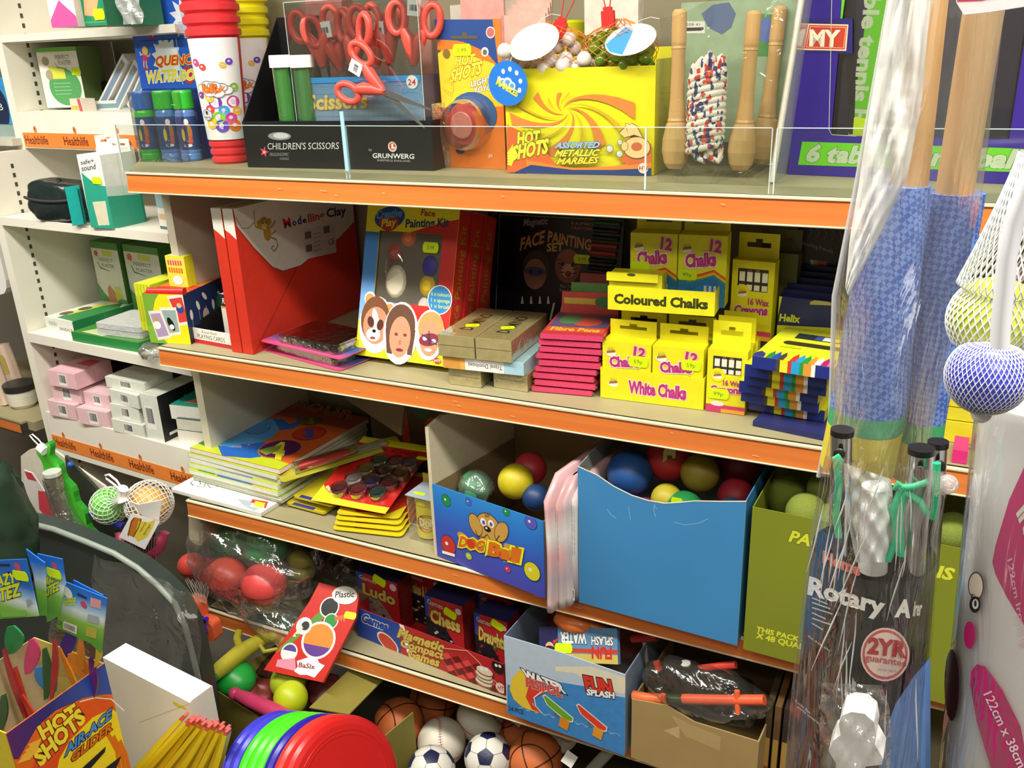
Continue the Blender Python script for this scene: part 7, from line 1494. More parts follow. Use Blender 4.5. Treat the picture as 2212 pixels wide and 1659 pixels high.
soccer((1055,1636),52,.02,(15,0,20),'front white football with navy pentagons');soccer((932,1665),52,-.06,(40,10,0),'white football with navy pentagons, cut by the lower picture edge')
for k_,(u,v,lb)in enumerate(((1290,1650,'grey plastic bat leaning at the bottom right under the shelf'),)):p=onY(u,v,.02);solo('plastic_bat',MB().tube([(-.03,0,-.05),(.0,0,0),(.035,.02,.05)],.013,K('8a8c80',.4),10),lb,'bat',T(*p))
for u,v,y,lb in((1230,1640,.0,'white paper tag on the large basketball'),(1118,1553,.12,'white paper tag hanging under the shelf among the balls')):
    p=onY(u,v,y);solo('paper_tag',MB().box(-.014,.014,0,.0006,-.016,.016,WHT),lb,'tag',T(*p)@RY(25)@RX(-20))
# ------------------------------------------------------------------ bins and boxes in the foreground at the left
def planeY(pt,y):
    p=onY(pt[0],pt[1],y);return frame(p,(1,0,0),z=(0,0,1))
def cut(name,lb,cat,pts,y,th,mat,art=None,group=None,side=None):
    """flat-fronted thing whose front outline passes through the photo points at depth y, thickness th"""
    M=planeY(pts[0],y);q0=Art(MB(),M,FRONT());m=MB().prism([q0.q(p)for p in pts],th,mat,FRONT(),side)
    if art:art(Art(m,M,FRONT()))
    return solo(name,m,lb,cat,M,group),M
def tubeY(m,pts,r,mat,M,n=10,rs=None,closed=False):
    """tube through photo points (u, v, y), radius in pixels"""
    P=[M.inverted()@onY(*p)for p in pts];k=dep(M.translation)/FPX;m.tube(P,r*k,mat,n,rs=[x*k for x in rs]if rs else None,closed=closed);return m
# dump bin: beige back and dark front slab
cut('bin_back','beige rounded back of the sword toy bin','bin back',[(45,985),(62,972),(84,966),(120,975),(175,1015),(225,1050),(270,1110),(300,1200),(300,1330),(60,1330),(50,1150)],-.07,.006,K('d6d0be',.5))
DSL=K('2b3633',.3,.3,scale=8)
def art_slab(A):pass
o,M=cut('foam_board','dark grey green board wrapped in clear plastic, at the front of the sword bin','board',[(-60,1100),(55,1122),(120,1138),(190,1165),(250,1190),(300,1220),(345,1255),(385,1295),(410,1345),(425,1400),(440,1470),(452,1560),(440,1900),(-60,1900)],-.30,.035,DSL)
q0=Art(MB(),M,FRONT());P_=[q0.q(p)for p in((-60,1106),(55,1127),(120,1143),(190,1170),(250,1195),(300,1226),(342,1262),(380,1302),(402,1350),(416,1402),(432,1470))]
part('edge_highlight',MB().tube([(a_,-.002,b_)for a_,b_ in P_],.0075,K('8f9a90',.3),8),o)  # paler tube paints the highlight along the board's top edge
m=MB();k=dep(M.translation)/FPX;c0=q0.q((330,1340))
def film(u,v):
    a_=q0.q((215+225*u,1190+90*u+250*v));return Vector((a_[0],-.014-.010*math.sin(7*u+5*v)*math.sin(9*v)-.006*math.sin(17*u),a_[1]))
m.grid(film,26,26,clear(gloss=.38,bump=1.0,scale=12,milky=.025,rough=.08));part('plastic_cover',m,o)
# things in the bin
M=planeY((140,1060),-.15);t=thing('toy_sword','bright green wavy toy sword with white cap and loop, standing in the bin','toy sword',M)
pth=[(92,962),(98,990),(118,1022),(140,1062),(160,1100),(178,1140),(200,1180),(222,1215),(250,1260)];L_=[];R_=[]
q0=Art(MB(),M,FRONT())
for i in range(33):
    f=i/32*(len(pth)-1);j=min(int(f),len(pth)-2);w_=f-j;u=pth[j][0]*(1-w_)+pth[j+1][0]*w_;v=pth[j][1]*(1-w_)+pth[j+1][1]*w_;hw_=14+3.5*math.sin(i*1.15)
    L_.append(q0.q((u+hw_*.85,v-hw_*.5)));R_.append(q0.q((u-hw_*.85,v+hw_*.5)))
part('blade',MB().prism(L_+R_[::-1],.016,K('4fc832',.4,.12),FRONT(),K('2f9a2a',.4)),t)
m=MB();tubeY(m,[(86,965,-.155),(98,975,-.155)],11,WHT,M);tubeY(m,[(84,962,-.155),(72,950,-.155),(64,940,-.155),(70,938,-.155),(82,948,-.155),(94,962,-.155)],1.6,WHT,M,6);part('cap',m,t,'white cap with loop')
M=planeY((130,1100),-.17);m=MB();tubeY(m,[(113,1024,-.17),(118,1045,-.17),(128,1085,-.17),(136,1110,-.17),(150,1150,-.17),(172,1200,-.17),(195,1260,-.17)],15,K('6d6248',.25,.3),M,16,rs=[18,17,14,11,14,19,22])
o=solo('wrapped_tube',m,'silver topped tube wrapped in clear film, standing left of the green sword','tube',M);m=MB();tubeY(m,[(112,1018,-.17),(114,1026,-.17)],18.5,K('e8e8e4',.2,.02,.3),M,20);part('cap',m,o,'shiny silver cap')
m=MB();tubeY(m,[(113,1030,-.17),(132,1095,-.17),(160,1150,-.17),(195,1220,-.17)],20,clear(gloss=.6,bump=.8,scale=22,milky=.05),M,14,rs=[20,22,28,30]);part('film',m,o)
cut('striped_card','red white and blue striped card leaning at the left of the sword bin','card',[(52,1015),(70,1022),(135,1120),(150,1185),(120,1200),(55,1120)],-.12,.003,K('dcd6d0',.4),lambda A:(A.poly([(82,1060),(100,1062),(122,1100),(116,1140),(85,1100)],K('d0404a',.4)),A.poly([(53,1018),(68,1022),(80,1040),(60,1035)],K('c83a44',.4))))
cut('blue_card','blue crumpled packet behind the striped card in the sword bin','packet',[(50,1050),(75,1065),(92,1100),(110,1170),(60,1170),(48,1110)],-.105,.01,K('3a4a9a',.4,.3,scale=50))
cut('dark_backing','dark folded plastic behind the green toy sword','plastic',[(140,985),(160,1005),(240,1090),(330,1150),(330,1250),(190,1200),(150,1080)],-.09,.008,K('3a3f34',.3,.3,scale=20))
p=onY(152,1004,-.10);solo('blue_bead',MB().sphere((0,0,0),.008,K('2a5ac8',.3)),'small blue knob beside the neck of the green sword','bead',T(*p))
# netted ball with tag
p=onY(237,1092,-.14);k=dep(p)/FPX;solo('net_ball',MB().sphere((0,0,0),37*k,K('6fd84a',.4,.1),n=28,m=18),'green ball inside the white net at the bin','ball',T(*p))
p2_=onY(322,1088,-.13);solo('orange_ball',MB().sphere((0,0,0),44*k,K('e8b45a',.4,.1),n=28,m=18,sc=(1,.8,.85)),'orange yellow ball inside the white net at the bin','ball',T(*p2_))
M=planeY((237,1125),-.15);m=MB();tubeY(m,[(198,1108,-.15),(232,1122,-.15),(268,1138,-.15)],9,K('2a2f86',.35),M);solo('blue_grip',m,'navy blue grip across the white net','grip',M)
WN=K('f2efe8',.5,.03);M=planeY((268,1080),-.16);m=MB();Mi=M.inverted();kn=Vector(onY(268,1078,-.165))
for cc,rad,n_ in((Vector(p),41*k,15),(Vector(p2_),50*k,20)):
    ax=(kn-cc).normalized();e1=ax.orthogonal().normalized();e2=ax.cross(e1)
    for s_ in(-1,1):
        for i in range(n_):
            pts=[]
            for j in range(15):
                th=PI*(.04+.94*j/14);a_=2*PI*i/n_+s_*th*1.1;q=cc+(ax*math.cos(th)+(e1*math.cos(a_)+e2*math.sin(a_))*math.sin(th))*rad
                if j==0:q=kn
                pts.append(Mi@q)
            m.tube(pts,1.0*k,WN,3,caps=False)
o=solo('white_net',m,'white net holding a green and an orange ball, gathered at a knot','net',M)
m=MB();tubeY(m,[(268,1082,-.175),(262,1068,-.175),(266,1055,-.175)],10,WN,M,10,rs=[14,9,11]);tubeY(m,[(262,1060,-.175),(246,1046,-.175),(230,1034,-.175),(228,1027,-.175),(236,1025,-.175),(252,1038,-.175),(264,1056,-.175)],2.6,WN,M,8);part('knot_loop',m,o)
m=MB()
for i in range(26):a_=i/25;tubeY(m,[(272,1080,-.178),(300+10*a_,1090+24*a_,-.182),(350-6*a_,1080+44*a_,-.18)],1.3,WN,M,4)
part('net_fringe',m,o)
def art_tag(A):
    A.poly([(275,1155),(283,1125),(290,1117),(307,1121),(300,1140),(288,1160)],K('c87a2a',.4));A.poly([(300,1125),(322,1128),(336,1122),(330,1140),(318,1160),(298,1170),(290,1160)],K('e8d24a',.4));A.band([(277,1158),(284,1128),(290,1119)],1.5,K('7a3a1a',.4));A.band([(288,1160),(299,1140),(305,1122)],1.5,K('7a3a1a',.4));A.text('natural',(304,1150),(316,1130),(300,1147),K('6a5a2a',.4));A.text('sponge',(312,1156),(326,1134),(308,1153),K('6a5a2a',.4))
cut('paper_tag','square white tag with orange and yellow drawing, on the white net','tag',[(285,1108),(345,1127),(313,1187),(257,1160)],-.20,.0006,WHT,art_tag)
M=planeY((305,1190),-.16);m=MB();tubeY(m,[(258,1150,-.15),(262,1185,-.165),(285,1208,-.175),(318,1206,-.175),(345,1185,-.165),(356,1150,-.15)],10,K('a83a5a',.4,.2),M,10)
for i in range(14):tubeY(m,[(262+6*i,1160,-.172),(268+5.2*i,1215,-.176)],.9,K('c8607a',.5),M,3)
solo('pink_ring',m,'pink netted ring under the square tag','ring',M)
# dark green sack at the left edge
p=onY(0,1125,-.42);k=dep(p)/FPX
def sackf(d):return(1+.06*math.sin(7*d.x+4*d.z)+.05*math.sin(13*d.z+9*d.x)+.03*math.sin(25*d.x))*(1.0 if d.z<.55 else 1-.35*(d.z-.55))
solo('green_sack',MB().sphere((0,0,0),1,K('1f3a2a',.45,.35,scale=20,bump=.5),n=36,m=26,sc=(52*k,.07,165*k),fn=sackf),'dark green cloth sack at the left picture edge','sack',T(*p)@RY(-4))
# string kite packs in the hot shots box
KB=grad(((0.,'5aa83a'),(.30,'8abf4a'),(.5,'dce8f0'),(.62,'9ac4ea'),(.8,'2a78d8'),(1.,'1f6ad0')),'Z',-.115,.0)
def kite(pts,y,lb,art=None,rev=False):
    o,M=cut('kite_pack',lb,'pack',pts,y,.002,KB,art,'blue and green header card packs')
    return o,M
def art_k1(A):A.text('CRAZY',(-30,1272),(38,1258),(-34,1250),K('d8e82a',.4),.05,.1,K('3a4a5a',.4),.05);A.text('KITEZ',(-22,1304),(48,1284),(-26,1280),K('d8e82a',.4),.05,.1,K('3a4a5a',.4),.05);A.disc((38,1224),6,K('c84a6a',.4));A.poly([(0,1218),(22,1218),(22,1223),(0,1223)],K('1a2a4a',.4));A.poly([(2,1320),(56,1318),(58,1330),(4,1333)],K('7ac04a',.4));A.poly([(56,1296),(66,1294),(72,1302),(60,1312)],K('9aa8b0',.4))
o,M=kite([(-50,1212),(56,1208),(83,1331),(-40,1340)],-.665,'leftmost crazy kite pack, large lettered blue and green card',art_k1);sticker(o,M,FRONT(),(46,1243),30,14,8,'')
o,M=kite([(56,1186),(96,1216),(100,1330),(86,1330),(72,1240)],-.64,'folded kite pack card seen on edge behind the leftmost one')
def art_k2(A):A.text('CRAZY',(92,1270),(124,1250),(94,1252),K('d8e82a',.4),.05,.1,K('3a4a5a',.4),.05);A.text('KITEZ',(96,1290),(130,1272),(96,1272),K('d8e82a',.4),.05,.1,K('3a4a5a',.4),.05);A.disc((118,1222),5,K('c84a6a',.4))
o,M=kite([(80,1196),(134,1208),(141,1262),(128,1330),(102,1345)],-.625,'middle kite pack card, half hidden by the right one',art_k2);sticker(o,M,FRONT(),(118,1238),28,14,0,'')
kite([(158,1253),(222,1286),(224,1300),(168,1300)],-.60,'rear kite pack card showing its blue top edge only')
def art_k3(A):
    A.disc((146,1280),9,WHT);A.text('CRAZY',(138,1300),(165,1299),(138,1292),K('d8e82a',.4),.05);A.text('KITEZ',(140,1308),(164,1306),(140,1299),K('d8e82a',.4),.05);A.disc((181,1306),6,K('c84a6a',.4));A.poly([(196,1290),(219,1297),(218,1316),(195,1309)],K('d8a0a0',.4));A.poly([(190,1326),(214,1332),(214,1348),(189,1342)],K('a8b4b8',.4));A.poly([(187,1352),(211,1358),(208,1380),(185,1373)],K('b8b84a',.4));A.poly([(168,1280),(188,1290),(187,1294),(167,1285)],K('1a2a4a',.4))
    A.poly([(138,1341),(167,1352),(166,1370),(137,1358)],WHT)
    for j in range(8):A.poly([(140+3*j,1345+1.1*j),(141.3+3*j,1345.4+1.1*j),(141+3*j,1357+1.1*j),(139.7+3*j,1356.6+1.1*j)],BLK)
    A.text('CE',(124,1347),(134,1350),(125,1339),K('2a2a2a',.4))
kite([(133,1254),(231,1293),(218,1412),(196,1390),(122,1356)],-.606,'right kite pack with small pictures and barcode',art_k3)
random.seed(21)
KCOL=('b02a3a','d83a7a','2a8ad8','3a2a86','e8902a','1f8a4a','c8382a','e8c83a','6a2a7a','1a5a3a')
KNM=('red','pink','bright blue','navy','orange','green','scarlet','yellow','purple','dark green')
for k_,(u0,v0,c_,dv,w_,sh)in enumerate(((20,1352,5,60,26,0),(62,1380,1,75,20,0),(75,1440,2,55,26,1),(30,1440,6,130,9,1),(10,1400,0,150,8,1),(50,1500,6,100,8,1),(95,1400,9,110,12,0),(112,1380,0,130,9,0),
      (143,1360,3,60,20,0),(150,1410,4,55,26,1),(176,1375,4,70,9,0),(132,1400,4,120,7,1),(196,1420,8,90,10,0),(206,1390,7,50,8,0),(0,1500,9,90,14,0))):
    y=-.578-.0014*k_ if u0>120 else-.635-.0025*k_;pts=[]
    for j in range(9):f=j/8;pts.append((u0+sh*40*f+5*math.sin(3*f+k_)+w_*(.35+.65*math.sin(PI*f)),v0+dv*f))
    for j in range(8,-1,-1):f=j/8;pts.append((u0+sh*40*f+5*math.sin(3*f+k_)-w_*(.35+.65*math.sin(PI*f))*.6,v0+dv*f+3))
    cut('kite_sheet','folded '+KNM[c_]+' kite sheet in the glider box, '+('front' if k_>9 else 'rear')+(' left' if u0<90 else ' right')+(' long strip' if w_<15 else ' wide piece')+(', upper' if v0<1390 else ', lower'),'kite',pts,y,.003,K(KCOL[c_],.3,.25,scale=40,bump=.4),None,'folded kite sheets')
M=planeY((100,1450),-.565);m=MB();q0=Art(MB(),M,FRONT())
m.grid(lambda u,v:(lambda a_:Vector((a_[0],-.006*math.sin(9*u+4*v)*math.sin(6*v),a_[1])))(q0.q((110+105*u,1335+30*u+120*v))),22,22,clear(gloss=.35,bump=1.0,scale=16,milky=.02));solo('clear_bag',m,'clear wrinkled bags below the kite header cards','bag',M)
# hot shots box (its lettered side faces right)
XH=-1.35;a=onX(15,1590,XH);b=onX(225,1428,XH);zt_=(a.z+b.z)/2;y0,y1=a.y,b.y;W_=.20;HB_=.50
M=Matrix.Translation((XH-W_,y0,zt_-HB_));m=MB();YW=K('f0dc2a',.4);t=thing('glider_box','open hot shots display box with fiery yellow lettered side, full of kite packs','box',M)
dpt=y1-y0;m.box(W_-.002,W_,0,dpt,0,HB_,K('e86a1e',.4),mats=dict(left=CARD));A=ArtC(m,M,RIGHTP(W_),dpt,HB_);A.n=2
A.poly([(10,1580),(240,1400),(262,1500),(225,1500),(180,1508),(120,1535),(80,1570),(40,1640),(20,1640)],grad(((0.,'5a2a6a'),(.4,'2a2a7a'),(.8,'1f4aa8')),'Y',0,dpt))
A.poly([(172,1512),(230,1504),(256,1518),(262,1540),(300,1680),(240,1680),(150,1680),(60,1680),(90,1610),(130,1560)],K('e0501e',.4));A.poly([(120,1680),(128,1640),(150,1600),(200,1550),(240,1530),(262,1545),(298,1680)],K('f0d82a',.4));A.band([(172,1516),(205,1507),(240,1510),(268,1535)],2,K('f0e8d8',.4))
for k_ in range(3):A.band([(230+14*k_,1580+10*k_),(252+10*k_,1620+6*k_),(262+10*k_,1680)],7,K('d8701e',.4))
A.text('HOT',(92,1598),(172,1545),(80,1572),K('f4e23a',.35),.05,0,K('7a2a1a',.4),.05);A.text('SHOTS',(86,1656),(186,1554),(70,1630),K('f4e23a',.35),.05,0,K('7a2a1a',.4),.05)
for k_ in range(4):A.poly([(36+8*k_,1650-14*k_),(62+9*k_,1618-8*k_),(66+4*k_,1640-4*k_)],K('f0b83a',.4))
A.text('AIR-ACE',(139,1634),(242,1548),(138,1614),K('4a8ad8',.35),.04,.15,K('1a1a3a',.4),.06);A.text('GLIDER',(154,1647),(242,1575),(153,1630),K('e0701e',.35),.04,.15,K('2a1a1a',.4),.06)
A.poly([(170,1665),(228,1612),(226,1624),(190,1665)],K('1a1c2a',.4));A.poly([(225,1660),(262,1632),(250,1660)],K('1a1c2a',.4))
part('printed_side',m,t);part('front_panel',MB().box(0,W_-.002,0,.002,0,HB_,YW),t);part('left_panel',MB().box(-.0,.002,.002,dpt,0,HB_,CARD),t);part('back_panel',MB().box(.002,W_-.002,dpt-.002,dpt,0,HB_,K('d8c86a',.5)),t)
# white carton
zt_=.43;P0=onZ(222,1420,zt_);P1=onZ(410,1518,zt_);P3=onZ(449,1477,zt_);d=(P1-P0);HW=.34;M=frame(Vector((P0.x,P0.y,zt_-HW)),d,z=(0,0,1));wl=d.length;dp=(M.inverted()@P3).y
m=MB().box(0,wl,0,dp,0,HW,K('ece6dc',.4,.03),mats=dict(top=K('faf8f4',.35,.02)));A=Art(m,M,FRONT());A.disc((383,1523),8,K('d8d02a',.4),3);A.disc((396,1528),6,K('d8d02a',.4),2.4)
m.add([(wl*.3,dp*0-.0003,HW*.6),(wl*.3,-.0003,HW*.6+.001),(wl,-.0003,HW-.001),(wl,-.0003,HW-.002)],[(0,3,2,1)],K('c8c2b4',.5));solo('white_carton',m,'long white carton with bright top between the kite packs and yellow packs','box',M)
part('lid_seam',MB().tube([(wl-.001,.004,HW+.0003),(wl-.001,dp-.002,HW+.0003)],.0008,K('8a867c',.6),4),bpy.data.objects['white_carton'])
# yellow slim packs
YPK=K('ecd41e',.4,.08);PTIP=K('d8605a',.4);random.seed(8)
for k_ in range(15):
    y=-.50-.0135*(k_%3)-.002*k_;tip=(398+6.4*k_+(k_%2)*6,1546+1.8*k_+(k_%3)*5);base=(268+13.5*k_,1690);M=planeY(tip,y);q0=Art(MB(),M,FRONT());dx,dy=base[0]-tip[0],base[1]-tip[1];L_=math.hypot(dx,dy);nx,ny=-dy/L_*5.5,dx/L_*5.5
    P=lambda f,s_:q0.q((tip[0]+dx*f+nx*s_,tip[1]+dy*f+ny*s_))
    m=MB().prism([P(.07,.75),P(.07,-.75),P(.5,-1),P(1,-1),P(1,1),P(.5,1)],.013,YPK,FRONT()); 
    o=solo('yellow_packet',m,'slim yellow packet with pink tip in the fan, '+('leftmost','second from the left','third from the left','fourth from the left','fifth from the left','sixth from the left','just left of the middle','middle','just right of the middle','sixth from the right','fifth from the right','fourth from the right','third from the right','second from the right','rightmost')[k_],'packet',M,'fan of slim yellow packets')
    part('tip',MB().prism([P(0,.5),P(0,-.5),P(.07,-.75),P(.07,.75)],.012,PTIP,FRONT()),o,'pink tip')
# frisbees
pc=onY(748,1706,-.52);k=dep(pc)/FPX;Rf=152*k;v_=(CAM-pc).normalized();rx_=R_CW@Vector((1,0,0));dn=R_CW@Vector((0,1,0));th=math.radians(38);nf=(v_*math.cos(th)+(rx_*.985+dn*.17)*math.sin(th)).normalized()
fr=[('c81e1e','front red flying disc, its whole face in view'),('d0342a','second red flying disc just behind the front one'),('241a9a','dark blue flying disc in the middle of the row'),('4ad81e','third green flying disc from the left'),('46dc1e','second green flying disc from the left'),('40d41a','leftmost green flying disc'),('3a3ac8','second blue flying disc from the left'),('3434c0','leftmost blue flying disc, at the end of the row')]
sp_=[0,.030,.062,.092,.118,.146,.176,.204]
e1=nf.orthogonal().normalized()
for(cc,lb),s_ in zip(fr,sp_):
    p=pc-nf*s_;m=MB();c_=K(cc,.3,.04)
    m.lathe([(0,0),(Rf*.72,0),(Rf*.74,.0006),(Rf*.88,-.001),(Rf*.95,-.004),(Rf*.99,-.010),(Rf,-.018),(Rf*.985,-.020),(Rf*.965,-.018),(Rf*.955,-.011),(Rf*.9,-.004),(0,-.003)],c_,64)
    o=solo('flying_disc',m,lb,'flying disc',frame(p,e1,z=nf),'row of flying discs')
    part('rim_ring',MB().tube([(Rf*.80*math.cos(2*PI*i/48),Rf*.80*math.sin(2*PI*i/48),.0)for i in range(48)],.0009,c_,5,closed=True),o)
solo('display_crate',MB().box(0,.62,0,.004,0,.42,CARD).box(0,.62,.28,.284,0,.42,CARD).box(0,.004,0,.284,0,.42,CARD).box(.616,.62,0,.284,0,.42,CARD).box(0,.62,0,.284,0,.004,CARD),'card crate under the flying discs and yellow packets','crate',T(-1.36,-.66,FZ))
# card box with small toys, half under the fourth shelf
zr=.14;A_=onZ(455,1485,zr);B_=onZ(700,1640,zr);C_=onZ(835,1460,zr);d=(B_-A_);M=frame(Vector((A_.x,A_.y,FZ+.001)),d,z=(0,0,1));wl=d.length;dp=(M.inverted()@C_).y;H_=zr-FZ;OLC=K('8f8438',.6,.15,scale=14)
t=thing('toy_box','open olive card box of small toys, half under the fourth shelf','box',M)
part('front_panel',MB().box(0,wl,0,.003,0,H_,OLC),t);part('right_panel',MB().box(wl-.003,wl,.003,dp,0,H_*.8,OLC),t);part('left_panel',MB().box(0,.003,.003,dp,0,H_,OLC),t);part('base',MB().box(.003,wl-.003,.003,dp,0,.003,OLC),t)
f0=[M.inverted()@Vector(onZ(u,v,zr+dz))for u,v,dz in((754,1543,.0),(835,1460,.0),(759,1442,.02),(668,1528,.02))]
m=MB().add(f0+[q-Vector((0,0,.003))for q in f0],[(0,1,2,3),(7,6,5,4),(0,4,5,1),(1,5,6,2),(2,6,7,3),(3,7,4,0)],OLC);part('flap',m,t)
def bz(u,v,r,z,cc,lb,name='plastic_ball',sc=(1,1,1),rough=.4):
    p=onZ(u,v,z);R=r*dep(p)/FPX;return solo(name,MB().sphere((0,0,0),R,K(cc,rough,.08),n=30,m=20,sc=sc),lb,'ball',T(*p))
bz(628,1508,37,.17,'c0d01e','front lime plastic ball in the olive card box');bz(622,1474,38,.14,'a8b82a','rear lime plastic ball under the red plasticine pack')
p=onZ(503,1462,.15);k=dep(p)/FPX;solo('green_shell',MB().sphere((0,0,0),54*k,K('1f9a3a',.35),n=30,m=18,sc=(1,.8,.66)),'big green plastic shell in the olive card box','toy',T(*p)@RY(8))
M=frame(onZ(545,1510,.17),(1,0,0),z=(0,0,1));m=MB();m.tube([M.inverted()@onZ(u,v,.17)for u,v in((506,1497),(540,1512),(590,1535),(640,1560))],15*k,K('d0406e',.35),14,rs=[10*k,15*k,16*k,16*k]);m.sphere(M.inverted()@onZ(507,1498,.17),13*k,K('d0406e',.35));solo('pink_rod',m,'pink rounded rod in the olive card box','toy',M)
M=frame(onZ(520,1410,.20),(1,0,0),z=(0,0,1));t=thing('toy_gun','olive yellow toy gun at the back of the olive card box','toy gun',M);OY=K('a8a02e',.4,.2);W=lambda*a_:[M.inverted()@onZ(u,v,.20)for u,v in a_]
part('barrel',MB().tube(W((450,1468),(480,1442),(520,1410),(560,1385),(600,1372)),16*k,OY,10,rs=[14*k,18*k,20*k,16*k,9*k]),t);part('grip',MB().tube(W((520,1405),(512,1380),(516,1366)),9*k,OY,8),t);part('trigger_guard',MB().tube(W((560,1390),(572,1408),(600,1402),(612,1380)),5*k,OY,6),t);part('muzzle',MB().tube(W((438,1478),(462,1458)),15*k,K('2a8a4a',.4),10),t,'green muzzle')
for k_,(u,v,r,cc,lb)in enumerate(((600,1440,34,'4a2a20','brown toy lump behind the green shell'),(700,1490,34,'5a1c20','dark red toy lump right of the lime balls'),(560,1500,30,'6a241e','dark red toy lump left of the lime balls'),(650,1420,30,'2a2a20','dark toy lump under the plasticine pack'))):
    p=onZ(u,v,.10);crumple('toy_lump',lb,'toy',p,.05,.05,.03,k_,K(cc,.4,.4,scale=30),amp=.15)
solo('cream_case',MB().rbox(-.02,.03,0,.10,-.06,.05,.02,K('b8ae90',.4,.1),axis='y'),'cream rounded case under the left end of the third shelf','case',T(*onY(420,1135,.02))@RY(12))
# ------------------------------------------------------------------ tall packs hanging and standing at the right
class CylArt:
    """prints on a tube: photo positions are met with the tube a..b of radius R (metres), M = frame of the thing"""
    def __init__(s,mb,M,a,b,R,R2=None):s.mb=mb;s.a=a;s.ax=(b-a).normalized();s.L=(b-a).length;s.R=R;s.R2=R2 or R;s.inv=M.inverted();s.n=1
    def hit(s,p):
        r=ray(*p);w_=CAM-s.a;Rr=s.R
        for _ in range(3):
            d=r-s.ax*r.dot(s.ax);e=w_-s.ax*w_.dot(s.ax);A=d.dot(d);B=2*d.dot(e);C=e.dot(e)-(Rr+STEP*2*s.n)**2;D=B*B-4*A*C
            t_=(-B-math.sqrt(D))/(2*A)if D>0 else-B/(2*A);P=CAM+r*t_;f=(P-s.a).dot(s.ax)/s.L;Rr=s.R+(s.R2-s.R)*f
        return s.inv@P
    def poly(s,pts,mat):
        s.n+=1;N=len(pts);cx=sum(p[0]for p in pts)/N;cy=sum(p[1]for p in pts)/N;vs=[]
        P2=[]
        for i in range(N):
            a,b=pts[i],pts[(i+1)%N];P2+=[a,((a[0]+b[0])/2,(a[1]+b[1])/2)]
        N=len(P2);rings=5
        for j in range(1,rings+1):vs+=[s.hit((cx+(p[0]-cx)*j/rings,cy+(p[1]-cy)*j/rings))for p in P2]
        vs.append(s.hit((cx,cy)));c=len(vs)-1
        fs=[(c,i,(i+1)%N)for i in range(N)]+[(j*N+i,(j+1)*N+i,(j+1)*N+(i+1)%N,j*N+(i+1)%N)for j in range(rings-1)for i in range(N)]
        s.mb.add(vs,fs,mat);return s
    def disc(s,c,rx,ry,mat,n=18):return s.poly([(c[0]+rx*math.cos(2*PI*i/n),c[1]+ry*math.sin(2*PI*i/n))for i in range(n)],mat)
    def text(s,t,p0,p1,p2,mat,off=.04):
        vs,fs=textmesh(t,off,0);x0=min(v.x for v in vs);x1=max(v.x for v in vs);s.n+=9
        s.mb.add([s.hit((p0[0]+(p1[0]-p0[0])*(v.x-x0)/(x1-x0)+(p2[0]-p0[0])*v.y/CAP,p0[1]+(p1[1]-p0[1])*(v.x-x0)/(x1-x0)+(p2[1]-p0[1])*v.y/CAP))for v in vs],fs,mat);return s
def rod(name,a,b,ra,rb,y,mat,parent,M,n=28,lb=None,y2=None):
    A=M.inverted()@onY(a[0],a[1],y);B=M.inverted()@onY(b[0],b[1],y2 if y2 is not None else y);k=dep(onY(a[0],a[1],y))/FPX;k2=dep(onY(b[0],b[1],y2 if y2 is not None else y))/FPX
    N=6;return part(name,MB().tube([A+(B-A)*i/N for i in range(N+1)],1,mat,n,rs=[ra*k+(rb*k2-ra*k)*i/N for i in range(N+1)]),parent,lb)
# woven fabric of the windbreak
FB=bpy.data.materials.new('woven_fabric');FB.use_nodes=True;nt=FB.node_tree;bs=nt.nodes['Principled BSDF'];bs.inputs['Roughness'].default_value=.75
tc=nt.nodes.new('ShaderNodeTexCoord');mp=nt.nodes.new('ShaderNodeMapping');mp.inputs['Rotation'].default_value=(0,.75,.3);ck=nt.nodes.new('ShaderNodeTexChecker');ck.inputs['Scale'].default_value=250
ck.inputs[1].default_value=lin('6f8fd2')+(1,);ck.inputs[2].default_value=lin('4460ae')+(1,);nt.links.new(tc.outputs['Object'],mp.inputs[0]);nt.links.new(mp.outputs[0],ck.inputs[0]);nt.links.new(ck.outputs[0],bs.inputs['Base Color'])
YW_=-.66;Mw=frame(onY(1900,700,YW_),(1,0,0),z=(0,0,1))
t=thing('windbreak','rolled blue windbreak with two wooden poles and green and yellow foot bands, bagged','windbreak',Mw)
WP1=wood('d8b07c','bf9258','Z',.45,10.)
rod('pole',(2012,-80),(1962,420),42,38,YW_,WP1,t,Mw);rod('pole',(2138,-60),(2058,440),42,38,YW_+.035,WP1,t,Mw)
G_=K('3fa06a',.8,.2,scale=200);Y_=K('d8c832',.7,.12,scale=120)
for(c0,c1,c2,c3,c4,r0,r1,yy)in(((1944,398),(1874,880),(1868,918),(1850,1010),None,62,77,YW_-.0),((2066,415),(1994,905),(1988,950),(1972,1030),None,58,45,YW_+.04)):
    rod('fabric_roll',c0,c1,r0,r1,yy,FB,t,Mw);rod('green_band',c1,c2,r1,r1,yy,G_,t,Mw);rod('yellow_band',c2,c3,r1,r1*.98,yy,Y_,t,Mw)
def sheet(L_,R_,y,bulge,M,mat,nu=16,nv=30,wob=.004):
    """clear sleeve between two photo outlines, bulging towards the aisle"""
    def at(P_,f):f*=len(P_)-1;j=min(int(f),len(P_)-2);w_=f-j;return(P_[j][0]*(1-w_)+P_[j+1][0]*w_,P_[j][1]*(1-w_)+P_[j+1][1]*w_)
    def fn(u,v):a,b=at(L_,v),at(R_,v);p=(a[0]+(b[0]-a[0])*u,a[1]+(b[1]-a[1])*u);q=onY(p[0],p[1],y-bulge*math.sin(PI*u)**.6-wob*math.sin(17*u+3*v)*math.sin(23*v+5*u));return M.inverted()@q
    return MB().grid(fn,nu,nv,mat)
